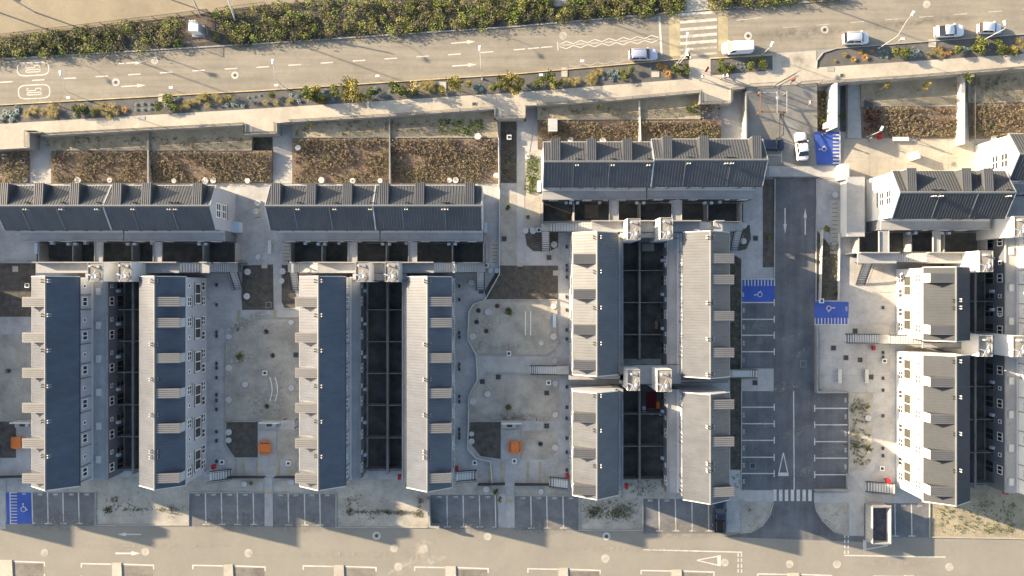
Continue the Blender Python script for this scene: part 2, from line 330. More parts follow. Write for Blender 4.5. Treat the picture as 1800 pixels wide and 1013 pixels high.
def zbed(px, py):
    """height of the planted terraces: a level sandy strip, then a gentle fall towards the houses"""
    if px > 1400: t0, y0_, y1_ = (.45, 187, 243)
    elif px > 940: t0, y0_, y1_ = (1.25, 210, 262)
    elif px > 500: t0, y0_, y1_ = (1.15, 242, 322)
    else: t0, y0_, y1_ = (.85, 265, 322)
    return t0 * min(1, max(0.08, 1 - (py - y0_) / (y1_ - y0_)))
def terrbed(m, poly, label, lvl=None):
    pts = [P(a, b, zbed(a, b) if lvl is None else lvl) for a, b in poly]
    return struct('soil', MB().prism(pts, -.3, [zbed(a, b) if lvl is None else lvl for a, b in poly]), m, label)
for mk, poly, lab, lvl in [('sand', [(73, 237), (240, 228), (441, 217), (443, 264), (90, 264)], 'sandy strip under the left retaining wall', .83), ('sand', [(513, 214), (685, 204), (872, 191), (876, 241), (514, 241)], 'sandy strip under the middle retaining wall', 1.13),
        ('sand', [(944, 186), (1080, 177), (1230, 163), (1232, 209), (945, 209)], 'sandy strip under the right retaining wall', 1.23), ('sand', [(1514, 143), (1690, 130), (1688, 186), (1514, 186)], 'shaded sandy strip with two small trees', .43), ('sand', [(1702, 130), (1900, 115), (1900, 179), (1702, 179)], 'sandy strip at the right edge', .43),
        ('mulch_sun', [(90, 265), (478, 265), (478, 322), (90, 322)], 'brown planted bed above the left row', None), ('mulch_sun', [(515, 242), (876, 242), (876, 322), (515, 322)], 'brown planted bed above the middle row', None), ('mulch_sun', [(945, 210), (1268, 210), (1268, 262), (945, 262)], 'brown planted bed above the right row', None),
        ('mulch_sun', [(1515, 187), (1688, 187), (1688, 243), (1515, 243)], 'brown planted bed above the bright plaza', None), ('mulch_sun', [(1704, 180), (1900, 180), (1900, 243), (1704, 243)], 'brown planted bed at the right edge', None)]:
    terrbed(M_[mk], poly, lab, lvl)
patch('soil', M_['mulch_sun'], 0.02, [(1704, 243), (1900, 243), (1900, 264), (1704, 264)], 'lower rim of the bed at the right edge')

PATHS = [
 ([(53, 238), (90, 238), (90, 323), (53, 323)], 'footpath to the left row', 1, 5),
 ([(480, 216), (514, 216), (514, 323), (480, 323)], 'footpath to the middle row', 1, 6),
 ([(909, 187), (944, 187), (922, 320), (922, 466), (908, 466)], None, 0, 0),
 ([(1268, 182), (1308, 156), (1306, 262), (1268, 262)], None, 0, 0),
 ([(453, 757), (486, 757), (486, 838), (453, 838)], 'paved sitting place with an orange table', 1, 4),
 ([(881, 756), (915, 756), (915, 808), (881, 808)], 'paved sitting place with the second orange table', 1, 3),
 ([(465, 840), (479, 840), (480, 925), (465, 925)], 'footpath crossing the parking row', 1, 6),
 ([(889, 857), (904, 857), (905, 928), (890, 928)], 'middle footpath crossing the parking row', 1, 5),
 ([(1277, 826), (1302, 826), (1302, 936), (1277, 936)], 'footpath beside the dark pickup', 1, 6),
 ([(1492, 828), (1519, 866), (1519, 942), (1492, 942)], None, 0, 0),
 ([(-10, 843), (10, 843), (10, 930), (-10, 930)], None, 0, 0),
 ([(838, 625), (985, 627), (985, 656), (866, 656), (850, 660), (838, 672)], None, 0, 0),
 ([(1303, 648), (1360, 648), (1360, 688), (1303, 688)], 'concrete stair landing between parking bays', 2, 1),
 ([(1280, 862), (1360, 862), (1360, 882), (1280, 882)], None, 0, 0),
 ([(1431, 866), (1520, 866), (1520, 884), (1431, 884)], None, 0, 0),
 ([(424, 545), (527, 545), (527, 559), (447, 559), (424, 566)], None, 0, 0),
]
def slabgrid(root, poly, nx, ny, m, z0, z1, gap=0.015, name='slab'):
    c = [Vector(P(a, b, z1)) for a, b in poly]
    for i in range(nx):
        for j in range(ny):
            def q(u, v): return c[0] * (1 - u) * (1 - v) + c[1] * u * (1 - v) + c[2] * u * v + c[3] * (1 - u) * v
            us, vs = (i / nx, (i + 1) / nx), (j / ny, (j + 1) / ny)
            pts = [q(us[0], vs[0]), q(us[1], vs[0]), q(us[1], vs[1]), q(us[0], vs[1])]
            ce = sum(pts, Vector((0, 0))) / 4
            pts = [p + (ce - p).normalized() * gap for p in pts]
            part(name, MB().prism([(p.x, p.y) for p in pts], z0, z1 + random.uniform(0, 0.003)), m, root)
for pi_, (poly, lab, nx, ny) in enumerate(PATHS):
    if nx:
        r = struct('path', MB().sheet([(*P(a, b, 0.018), 0.018) for a, b in poly]), M_['gravel'], lab)
        slabgrid(r, poly, nx, ny, M_['path'], 0.02, 0.05)
    else:
        patch('path', M_['path'], 0.022 + .0012 * pi_, poly, 'plain concrete footpath piece')
r = struct('plaza', MB().sheet([(*P(a, b, 0.012), 0.012) for a, b in [(1482, 244), (1760, 244), (1760, 345), (1482, 345)]]), M_['gravel'], 'sunlit concrete plaza beside the right gable')
slabgrid(r, [(1482, 244), (1760, 244), (1760, 345), (1482, 345)], 6, 3, M_['plaza'], 0.014, 0.04)
r = struct('plaza', MB().sheet([(*P(a, b, 0.012), 0.012) for a, b in [(1440, 571), (1564, 571), (1564, 690), (1440, 690)]]), M_['gravel'], 'shaded concrete plaza with two benches')
slabgrid(r, [(1440, 571), (1564, 571), (1564, 690), (1440, 690)], 3, 4, M_['path'], 0.014, 0.04)
for x_, ya_, yb_, n_, lab in [(1467, 352, 448, 13, 'ladder-like strip of pale slabs right of the drive'), (869, 425, 462, 6, 'short ladder of slabs right of the middle row'), (502, 428, 458, 5, 'short ladder of slabs left of the middle patios'), (453, 360, 382, 4, 'reddish marked slabs right of the left gable')]:
    r = struct('paving_strip', MB().sheet([(*P(a, b, 0.013), 0.013) for a, b in [(x_ - 10, ya_), (x_ + 10, ya_), (x_ + 10, yb_), (x_ - 10, yb_)]]), M_['path'], lab)
    for k in range(n_):
        yy = ya_ + (yb_ - ya_) * (k + .5) / n_
        part('slab', MB().prism([P(x_ - 8, yy - 2.6, 0), P(x_ + 8, yy - 2.6, 0), P(x_ + 8, yy + 2.4, 0), P(x_ - 8, yy + 2.4, 0)], .0135, .045), M_['slab'], r)
        part('groove', MB().prism([P(x_ - 4, yy + 2.6, 0), P(x_ + 5, yy + 2.6, 0), P(x_ + 5, yy + 3.4, 0), P(x_ - 4, yy + 3.4, 0)], .0135, .03), M_['rust'], r)
for x0, x1, y0, y1 in [(412, 416, 807, 838), (425, 430, 807, 838), (450, 455, 807, 838), (486, 491, 807, 838), (507, 511, 807, 838), (518, 522, 807, 838), (465, 478, 862, 868),
                       (858, 864, 815, 851), (881, 886, 812, 851), (926, 930, 812, 851), (947, 951, 812, 851), (841, 846, 826, 839), (958, 963, 838, 852), (890, 903, 877, 883), (923, 930, 644, 656), (480, 486, 545, 560), (417, 422, 546, 566)]:
    patch('tactile_path', M_['tactile'], 0.060 if x1 - x0 > 9 or 453 < x0 < 487 or 880 < x0 < 890 else 0.03, (x0, y0, x1, y1), 'buff tactile strip across the grey paving', True)
# kerbs round the plots
KERBS = [([(527, 559), (447, 559), (420, 572), (402, 594), (397, 610), (397, 782), (412, 805), (453, 805)], 'thin kerb round the first play yard'), ([(845, 527), (978, 527), (981, 600), (975, 615), (960, 624), (840, 624)], 'thin kerb round the second play yard'), ([(850, 660), (866, 656), (983, 658)], 'thin kerb above the empty yard'), ([(397, 741), (450, 741)], 'thin kerb above the first mulch square'), ([(826, 741), (880, 741)], 'thin kerb above the second mulch square'), ([(-40, 740), (28, 740)], 'thin kerb above the left mulch square'),
         ([(168, 866), (168, 923), (332, 923), (332, 866)], 'kerb round the first scrub plot'), ([(591, 868), (591, 927), (751, 927)], 'kerb round the second scrub plot'),
         ([(1018, 873), (1018, 932), (1130, 932), (1130, 877)], 'kerb round the third scrub plot'), ([(1634, 885), (1634, 944), (1900, 949)], 'kerb of the sandy corner plot'),
         ([(1302, 884), (1302, 937), (1320, 935), (1340, 924), (1353, 906), (1359, 884)], 'curved kerb left of the crossing'),
         ([(1432, 884), (1435, 898), (1446, 916), (1466, 935), (1492, 942)], 'curved kerb right of the crossing'),
         ([(334, 866), (464, 866)], 'kerb above the second parking row'), ([(480, 867), (590, 867)], 'kerb above the third parking row'), ([(905, 871), (1018, 872)], 'kerb above the fourth parking row'),
         ([(1303, 489), (1303, 861)], 'kerb along the left parking bays'), ([(1492, 690), (1492, 862)], 'kerb along the right parking bays'), ([(1362, 314), (1361, 488)], 'kerb left of the drive'), ([(1435, 314), (1434, 530)], 'kerb right of the drive')]
for pl, lab in KERBS:
    struct('kerb', pxband(pl, 0.16, 0, 0.13, 0.0), M_['kerb'], lab)

# ------------------------------------------------------------------ upper street level
T = 2.2
EDGE = [(-2500, 430), (-60, 264), (52, 260), (52, 233), (73, 233), (73, 238), (240, 229), (432, 219), (432, 236), (486, 234), (486, 217), (512, 214), (685, 204),
        (870, 191), (870, 207), (923, 207), (923, 186), (944, 185), (1080, 176), (1231, 162), (1231, 182), (1284, 181), (1284, 158), (1311, 154), (1440, 147), (1480, 144), (1600, 136), (1690, 129), (1800, 120), (4000, -40)]
mb = MB().prism([P(a, b, T) for a, b in EDGE] + [P(4000, -2600, T), P(-2500, -2600, T)], -1.0, T - 0.02)
struct('terrain', mb, M_['concrete'], 'raised street level held by a retaining wall')
CL = [(-700, 185), (0, 145), (405, 121), (462, 118), (856, 92), (1158, 66), (1388, 48), (1748, 20.5), (2600, -45)]
NK = [(-700, 147), (0, 104.7), (460, 77), (900, 47.5), (1203, 20.5), (1340, 9.5), (1484, 0), (2600, -85)]
SK = [(-700, 226), (0, 185), (460, 159.5), (900, 131), (1211, 103), (1468, 85), (1800, 60), (2600, -2)]
GS = [(-700, 262), (0, 218), (460, 191), (900, 163.5), (1211, 139)]
def strip(up, lo, xs):
    return [(x, lerp_line(up, x)) for x in xs] + [(x, lerp_line(lo, x)) for x in reversed(xs)]
XS = [-700, 0, 200, 460, 680, 900, 1050, 1203, 1340, 1484, 1620, 1800, 2600]
patch('road', M_['road_top'], T, strip(NK, SK, XS), 'sunlit avenue running along the top')
patch('ground', M_['field'], T - 0.012, [(-2500, -2600), (4000, -2600), (4000, -165), (2600, -85), (1484, 0), (1340, 9), (1203, 20), (900, 47), (460, 77), (0, 104), (-700, 147), (-2500, 250)], 'sandy sports ground beyond the hedge')
patch('soil', M_['mulch'], T - 0.008, [(-700, 110), (0, 67), (318, 29), (460, 9), (700, -8), (1203, -12), (1203, 20), (900, 47), (460, 77), (0, 104), (-700, 147)], 'hedge bed north of the avenue')
patch('soil', M_['gravel'], T - 0.004, strip(SK, GS, [-700, 0, 200, 460, 680, 900, 1050, 1211]), 'long grey gravel planting strip south of the avenue')
patch('soil', M_['gravel'], T - 0.002, [(1250, 104), (1357, 97), (1358, 124), (1250, 133)], 'short gravel bed beside the white van')
patch('soil', M_['gravel'], T - 0.002, [(1435, 119), (1436, 107), (1447, 93), (1470, 86), (1800, 61), (2600, -2), (2600, 32), (1800, 95)], 'gravel bed along the parked white cars')
patch('path', M_['slab'], T + 0.003, [(1207, -12), (1245, -14), (1245, 16), (1207, 19)], 'path leading to the crossing from the north')
patch('lawn', M_['mulch'], T - 0.005, [(20, -30), (58, -30), (33, 7), (18, -2)], 'corner of dark lawn in the sports ground')
struct('kerb', pxband(NK[1:-1], 0.2, T - 0.05, T + 0.12, T), M_['kerb'], 'northern kerb of the avenue')
sk = [p for p in SK[:-1] if p[0] < 1211] + [(1211, 103)]
struct('kerb', pxband(sk, 0.13, T - 0.05, T + 0.12, T), M_['kerb_y'], 'yellow painted kerb along the gravel strip')
struct('kerb', pxband([(1249, 103), (1357, 97)], 0.2, T - 0.05, T + 0.12, T), M_['kerb_y'], 'yellow kerb beside the white van')
struct('kerb', pxband([(1435, 119), (1436, 107), (1447, 93), (1470, 85.5), (1800, 60.5)], 0.13, T - 0.05, T + 0.12, T), M_['kerb'], 'curved pale kerb beside the parked white cars')
# sidewalk of separate slabs
SEG = [(-600, 52, 296, 260), (52, 73, 233, 233), (73, 240, 238, 229), (240, 432, 229, 219), (432, 486, 236, 234), (486, 512, 217, 214), (512, 685, 214, 204), (685, 870, 204, 191), (870, 923, 207, 207), (923, 944, 186, 185),
       (944, 1080, 185, 176), (1080, 1231, 176, 162), (1231, 1284, 182, 181), (1284, 1311, 158, 154), (1311, 1440, 154, 147), (1440, 1600, 147, 136), (1600, 1690, 136, 129), (1690, 1800, 129, 120), (1800, 2300, 120, 84)]
sw = struct('sidewalk', MB().sheet([(*P(a, b, T - 0.016), T - 0.016) for a, b in [(x, y) for x, y in EDGE[1:-1]] + [(1800, 95), (1358, 124), (1211, 139), (900, 163), (460, 191), (0, 218), (-60, 222)]]), M_['gravel'], 'broad sunlit concrete sidewalk')
def upx(x):
    if x <= 1211: return lerp_line(GS, x)
    if x <= 1249: return 104.5
    if x <= 1358: return 133 + (x - 1249) * (124 - 133) / 109
    if x <= 1435: return lerp_line(SK, x) + 2
    return 119 + (x - 1435) * (95 - 119) / 365
BR = [1211, 1249, 1358, 1435]
for x0, x1, a, b in SEG:
    cuts = [x0] + [c for c in BR if x0 < c < x1] + [x1]
    for c0, c1 in zip(cuts, cuts[1:]):
        n = max(1, round((c1 - c0) / 36))
        for i in range(n):
            u0, u1 = c0 + (c1 - c0) * i / n, c0 + (c1 - c0) * (i + 1) / n
            l0, l1 = a + (b - a) * (u0 - x0) / (x1 - x0), a + (b - a) * (u1 - x0) / (x1 - x0)
            g = 0.12 if i else 0.0
            pts = [P(u0 + g, upx(u0 + 0.01), T), P(u1, upx(u1 - 0.01), T), P(u1, l1, T), P(u0 + g, l0, T)]
            part('slab', MB().prism(pts, T - 0.03, T + 0.02 + random.uniform(0, 0.004)), M_['slab'], sw)
# sloping gate yard
gy = MB().sheet([(*P(a, b, z), z) for a, b, z in [(1312, 153, T - 0.01), (1436, 147, T - 0.01), (1437, 232, 0.62), (1478, 232, 0.62), (1480, 292, 0.03), (1312, 292, 0.03)]])
gy.prism([P(a, b, 0.0) for a, b in [(1315, 160), (1435, 154), (1435, 200), (1315, 200)]], -0.5, 0.02)
struct('ramp', gy, mat('ramp_concrete', (0.24, 0.235, 0.215), 0.92, 0.12, 1.0, 0.005, 12, speckle=0.07, stain=0.2), 'sloping entrance yard between avenue and gate')
patch('path', M_['path'], 0.03, [(1480, 150), (1514, 147), (1514, 243), (1480, 243)], 'narrow shaded footpath beside the bed')

# ------------------------------------------------------------------ painted markings
def flat(mb, pts, z): return mb.sheet([(*P(a, b, z), z) for a, b in pts])
def pline(mb, a, b, wd, z):
    A, B = Vector(a), Vector(b); d = (B - A).normalized(); n = Vector((-d.y, d.x)) * wd / 2
    return flat(mb, [tuple(A + n), tuple(A - n), tuple(B - n), tuple(B + n)], z)
def marking(name, mb, lab, m='paint'): return struct(name, mb, M_[m], lab)
zt, zb = T + 0.006, 0.012
def cly(x): return lerp_line(CL, x)
for i, x in enumerate([0, 56, 112, 168, 225, 281, 338, 395, 451, 507, 563.5, 620, 676, 732, 788, 845]):
    marking('road_marking', pline(MB(), (x, cly(x)), (x + 22, cly(x + 22)), 1.9, zt), 'dash of the worn lane line left of the silver car')
for x in [1376, 1435, 1495, 1556, 1616, 1676, 1737, 1797]:
    marking('road_marking', pline(MB(), (x, cly(x)), (x + 24, cly(x + 24)), 1.5, zt), 'dash of the faded lane line above the parked white cars', 'paint_worn')
for x in [903, 928, 951]:
    marking('road_marking', pline(MB(), (x, cly(x)), (x + 20, cly(x + 20)), 1.9, zt), 'short dash leading to the zigzag line')
marking('road_marking', pline(MB(), (1295, 36), (1340, 31), 1.5, zt), 'faint short line beyond the crossing', 'paint_worn')
mb = MB(); y0 = lambda x: 80.5 - (x - 980) * (80.5 - 68) / 178
for i in range(7):
    x = 983 + i * 25; c = y0(x + 12.5)
    for q in [((x, y0(x) - 1.5), (x + 12.5, c - 6.5)), ((x + 12.5, c - 6.5), (x + 25, y0(x + 25) - 1.5)), ((x, y0(x) + 1.5), (x + 12.5, c + 6.5)), ((x + 12.5, c + 6.5), (x + 25, y0(x + 25) + 1.5))]:
        pline(mb, q[0], q[1], 1.5, zt + 0.002 * (i % 2))
    pline(mb, (x + 5, y0(x + 5)), (x + 20, y0(x + 20)), 1.2, zt)
pline(mb, (980, 74), (981, 89), 2, zt + 0.004)
marking('zigzag_marking', mb, 'white zigzag line in the middle of the avenue')
for (xa, ya, xb, yb, lab) in [(978, 48, 1155, 31, 'faded zigzag near the northern kerb'), (1000, 116, 1112, 106, 'faded zigzag near the yellow kerb')]:
    mb = MB(); n = int((xb - xa) / 12)
    for i in range(n):
        f = lambda k: (xa + (xb - xa) * k / n, ya + (yb - ya) * k / n + (2.5 if k % 2 else -1.5))
        pline(mb, f(i), f(i + 1), 1.0, zt)
    marking('zigzag_marking', mb, lab, 'paint_worn')
marking('stop_line', pline(MB(), (1159, 29), (1163, 97), 3.6, zt), 'white stop line before the crossing')
marking('crossing_band', flat(MB(), [(1175, 27), (1195, 25), (1197, 98), (1177, 100)], zt), 'worn yellow band left of the crossing', 'paint_y')
marking('crossing_band', flat(MB(), [(1262, 20), (1279, 18.5), (1280, 88), (1263, 90)], zt), 'worn yellow band right of the crossing', 'paint_y')
for i, y in enumerate([24, 37.5, 50.5, 63, 75, 86, 96.5]):
    marking('crossing_stripe', pline(MB(), (1195.5, y + 2), (1260, y - 3), 5.2 if i < 5 else 4, zt + 0.002), 'broad stripe of the upper zebra crossing, %s from the north' % ['first', 'second', 'third', 'fourth', 'fifth', 'sixth', 'seventh'][i], 'paint_worn' if i > 4 else 'paint')
def arrow(x0, y0_, x1, y1_, z, lab, wd=2.0, head=15, hw=3.4):
    A, B = Vector((x0, y0_)), Vector((x1, y1_)); d = (B - A).normalized(); n = Vector((-d.y, d.x)); m_ = B - d * head
    mb = pline(MB(), tuple(A), tuple(m_), wd, z)
    flat(mb, [tuple(m_ + n * hw), tuple(B), tuple(m_ - n * hw)], z)
    marking('arrow_marking', mb, lab)
arrow(209, 112, 253, 109.5, zt, 'white arrow in the upper lane near the left speed marking')
arrow(213, 152.5, 256, 150, zt, 'white arrow in the lower lane near the left speed marking')
arrow(793, 76.5, 836, 73, zt, 'white arrow in the upper lane at the middle of the avenue')
arrow(795, 116.5, 838, 113.5, zt, 'white arrow in the lower lane at the middle of the avenue')
arrow(248, 939.5, 206, 939.5, zb, 'white arrow pointing left on the service road')
arrow(203, 973, 247, 973, zb, 'white arrow pointing right on the service road', 2.8, 16, 4)
arrow(1380, 366, 1380, 411, zb, 'long arrow pointing down the drive', 2.2, 17, 3)
arrow(1415.5, 413, 1415.5, 366, zb, 'long arrow pointing up the drive', 2.2, 17, 3)
def outline(cx, cy, hx, hy, rot, z, lab):
    pts = []
    for k in range(28):
        a = math.tau * k / 28; c, s = math.cos(a), math.sin(a)
        x = hx * math.copysign(abs(c) ** 0.42, c); y = hy * math.copysign(abs(s) ** 0.62, s)
        pts.append((cx + x * math.cos(rot) - y * math.sin(rot), cy + x * math.sin(rot) + y * math.cos(rot)))
    mb = MB()
    for k in range(28): pline(mb, pts[k], pts[(k + 1) % 28], 1.9, z)
    mb2 = mb
    # the figures 5 and 0, stretched along the lane and read by drivers heading right
    def L(u, v): return (cx + u * math.cos(rot) - v * math.sin(rot), cy + u * math.sin(rot) + v * math.cos(rot))
    five = [(12, -1.7), (12, -5.8), (3, -5.8), (3, -2.2), (-11, -2.0), (-13, -3.5), (-12.5, -6), (-9, -6.3)]
    zero = [(13, 3.2), (11.5, 5.2), (-11.5, 5.2), (-13, 3.2), (-11.5, 1.2), (11.5, 1.2), (13, 3.2)]
    for s in (five, zero):
        for a, b in zip(s, s[1:]): pline(mb2, L(*a), L(*b), 1.5, z + 0.002)
    marking('speed_marking', mb2, lab)
outline(58, 121.5, 27.5, 11.5, -0.05, zt, 'painted speed limit 50 in the upper lane')
outline(60, 161.5, 27.5, 12, -0.05, zt, 'painted speed limit 50 in the lower lane, crossed by a shadow')
# text (built-in font)
def text(s, px, py, size_px, rot, z, lab, m='paint', sx=1.0, name='bay_number'):
    c = bpy.data.curves.new(name, 'FONT'); c.body = s; c.size = size_px * (H - z) / F; c.align_x = 'CENTER'; c.align_y = 'CENTER'; c.resolution_u = 2
    c.offset = 0.012
    o = bpy.data.objects.new(name, c); me = bpy.data.meshes.new_from_object(o); bpy.data.objects.remove(o)
    me.materials.clear(); me.materials.append(M_[m])
    q = link(name, me, None, P3(px, py, z), rot); q.scale = (sx, 1, 1)
    return tag(q, lab, kind='structure')
# bay lines
def bays(xs, yt, yb, nums, xn, lab, last_half=None):
    for i, x in enumerate(xs):
        y_t, y_b = yt(x), yb(x)
        mb = pline(MB(), (x, y_t), (x + 1, y_b), 2.0, zb)
        if last_half == i: pline(mb, (x - 5, y_b), (x + 1.9, y_b), 1.8, zb + 0.002)
        else: pline(mb, (x - 5, y_b), (x + 7, y_b), 1.8, zb + 0.002)
        marking('bay_line', mb, 'T-shaped white bay line, %s of the %s' % (['first', 'second', 'third', 'fourth', 'fifth'][i], lab))
    for n_, x in zip(nums, xn):
        text(n_, x, yt(x) + 3.2, 4.6, 0, zb, 'bay number %s painted on the asphalt' % n_, sx=1.3)
bays([83.5, 110.5, 138], lambda x: 866 + x * 0.003, lambda x: 920.5, ['182', '183', '184', '185'], [70, 97, 125, 152], 'left parking row')
bays([361, 389, 417, 445], lambda x: 867, lambda x: 922, ['186', '187', '188', '189'], [347, 375, 403, 431], 'second parking row')
bays([506.5, 535, 562], lambda x: 868, lambda x: 923, ['190', '191', '192', '193'], [492, 520, 548, 575], 'third parking row')
bays([785.5, 814, 842.5, 870.5], lambda x: 871, lambda x: 926.5, ['194', '195', '196', '197'], [772, 801, 829, 857], 'parking row under the fourth terrace', 3)
bays([933, 961, 989.5], lambda x: 873, lambda x: 928.5, ['198', '199', '200', '201'], [919, 947, 975, 1004], 'fifth parking row')
bays([1158, 1187, 1216, 1245], lambda x: 877, lambda x: 933.5, ['202', '203'], [1143, 1172], 'parking row with the pickup')
bays([1573, 1602], lambda x: 886, lambda x: 942.5, ['230', '231'], [1588, 1617], 'parking row beside the open container')
for ys, x0, x1, tx, lab, nums in [([532, 561.5, 589.5, 618.5, 716, 745, 774.3, 804, 832.6], 1304, 1361, 1361, 'left side of the drive', '208 209 210 211 212 213 214 215 216'.split()),
                            ([718, 747, 776.6, 805.6, 834.7], 1490, 1432, 1432, 'right side of the drive', '225 226 227 228 229'.split())]:
    for i, y in enumerate(ys):
        mb = pline(MB(), (x0, y), (x1, y), 1.9, zb); pline(mb, (tx, y - 6), (tx, y + 6), 1.9, zb + 0.002)
        marking('bay_line', mb, 'white bay line, number %d from the top on the %s' % (i + 1, lab))
        text(nums[i], x0 + (3.5 if x1 > x0 else -3.5), y + (14 if x1 > x0 else -14), 4.2, math.pi / 2, zb, 'bay number %s beside the drive' % nums[i], sx=1.3)
marking('lane_line', pline(MB(), (1395, 688), (1396, 861), 2.0, zb), 'long white line down the middle of the drive')
def giveway(pts, lab):
    mb = MB(); A, B, C_ = [Vector(p) for p in pts]          # A tip, B-C base
    pline(mb, tuple(A), tuple(B), 1.8, zb); pline(mb, tuple(A), tuple(C_), 1.8, zb + 0.002)
    q = (A - (B + C_) / 2).normalized() * 6
    flat(mb, [tuple(B), tuple(C_), tuple(C_ + q), tuple(B + q)], zb + 0.004)
    marking('giveway_marking', mb, lab)
giveway([(1377, 796), (1368, 837), (1386, 837)], 'give way triangle on the drive above the crossing')
giveway([(1225, 985), (1267, 977), (1267, 995)], 'give way triangle on the service road')
giveway([(1561, 959), (1517, 950), (1517, 967)], 'give way triangle beside the open container')
mb = pline(MB(), (1131, 966.5), (1305, 971), 2, zb)
for x in (1297.5, 1303.5):
    for y in (973, 982, 992, 1001): pline(mb, (x, y), (x, y + 6), 2, zb + 0.002)
marking('giveway_line', mb, 'white edge line with double dashed end, left of the drive')
mb = pline(MB(), (1484, 976.5), (1662, 979.5), 2, zb)
for x in (1485, 1491):
    for y in (940, 949, 958, 968): pline(mb, (x, y), (x, y + 6), 2, zb + 0.002)
marking('giveway_line', mb, 'white edge line with double dashed end, right of the drive')
for i in range(7):
    x = 1362 + i * 10.3
    marking('crossing_stripe', pline(MB(), (x, 861), (x, 881), 6, zb + 0.006), 'stripe number %d from the left of the lower zebra crossing' % (i + 1))
ISL = [(-6, 21, 985), (197, 213, 990), (393, 409, 993), (587, 604, 994), (783, 801, 996), (982, 998, 999), (1181, 1198, 1002), (1386, 1405, 1008), (1590, 1608, 1012)]
for i, (a, b, y) in enumerate(ISL):
    mb = MB().prism([P(a, y, 0.1), P(b, y, 0.1), P(b + 3, y + 60, 0.1), P(a + 1, y + 60, 0.1)], 0, 0.12)
    struct('kerb_island', mb, M_['slab'], 'raised concrete island at the lower edge, number %d from the left' % (i + 1))
    mb = MB(); pline(mb, (a - 54, y + 1), (a - 1, y + 2), 2.2, zb); pline(mb, (a - 54, y), (a - 54, y + 8), 2.2, zb + 0.002)
    pline(mb, (b + 2, y + 2), (b + 57, y + 4), 2.2, zb); pline(mb, (b + 57, y + 3), (b + 57, y + 11), 2.2, zb + 0.002)
    pline(mb, (a - 54, y + 22), (a - 54, y + 40), 2, zb); pline(mb, (b + 57, y + 24), (b + 57, y + 44), 2, zb)
    marking('bay_bracket', mb, 'white bracket line around island number %d from the left' % (i + 1))
    if i < 8:
        patch('bay_asphalt', mat('worn_bay', (0.19, 0.175, 0.15), 0.95, 0.18, 1.2, 0.01, 10, speckle=0.1, stain=0.4), 0.006, (b + 3, y + 6, b + 56, y + 60), 'stained asphalt bay right of island number %d' % (i + 1), True)
def stainmat(name, col, strength):
    m = bpy.data.materials.new(name); m.use_nodes = True; n = m.node_tree.nodes; l = m.node_tree.links; b = n['Principled BSDF']
    b.inputs['Base Color'].default_value = (*col, 1); b.inputs['Roughness'].default_value = .95
    tc = n.new('ShaderNodeTexCoord'); sb = n.new('ShaderNodeVectorMath'); sb.operation = 'SUBTRACT'; sb.inputs[1].default_value = (.5, .5, 0)
    ml = n.new('ShaderNodeVectorMath'); ml.operation = 'MULTIPLY'; ml.inputs[1].default_value = (1, 1, 0); ln = n.new('ShaderNodeVectorMath'); ln.operation = 'LENGTH'
    l.new(tc.outputs['Generated'], sb.inputs[0]); l.new(sb.outputs[0], ml.inputs[0]); l.new(ml.outputs[0], ln.inputs[0])
    mr = n.new('ShaderNodeMapRange'); mr.inputs[1].default_value = .5; mr.inputs[2].default_value = .1; mr.inputs[3].default_value = 0; mr.inputs[4].default_value = 1; l.new(ln.outputs['Value'], mr.inputs[0])
    g = n.new('ShaderNodeNewGeometry'); t = n.new('ShaderNodeTexNoise'); t.inputs['Scale'].default_value = 1.1; t.inputs['Detail'].default_value = 9; t.inputs['Roughness'].default_value = .7; l.new(g.outputs['Position'], t.inputs['Vector'])
    m2 = n.new('ShaderNodeMapRange'); m2.inputs[1].default_value = .42; m2.inputs[2].default_value = .66; m2.inputs[4].default_value = strength; l.new(t.outputs['Fac'], m2.inputs[0])
    mu = n.new('ShaderNodeMath'); mu.operation = 'MULTIPLY'; l.new(mr.outputs[0], mu.inputs[0]); l.new(m2.outputs[0], mu.inputs[1]); l.new(mu.outputs[0], b.inputs['Alpha']); return m
S_DUST, S_OIL, S_PALE = stainmat('dust_stain', (.38, .35, .30), .6), stainmat('oil_stain', (.06, .06, .06), .4), stainmat('pale_stain', (.55, .50, .42), .9)
def stain(px, py, rx_, ry_, rot, m, z, lab):
    c, s_ = math.cos(rot), math.sin(rot); x, y = P(px, py, z); a, b = rx_ / 11, ry_ / 11
    o = link('ground_stain', MB().sheet([(-a, -b, 0), (a, -b, 0), (a, b, 0), (-a, b, 0)]).mesh('ground_stain', m), None, (x, y, z), rot); return tag(o, lab, kind='structure')
zs = 0.030
for i, (a, b, y) in enumerate([(57, 166, 917), (334, 466, 919), (480, 590, 920), (757, 874, 923), (905, 1018, 925), (1130, 1276, 930)]):
    stain((a + b) / 2, y, (b - a) * .62, 20, 0, stainmat('bay_dust', (.24, .225, .19), 1.0) if i == 0 else bpy.data.materials['bay_dust'], .022, 'dust spreading over the mouth of a parking row')
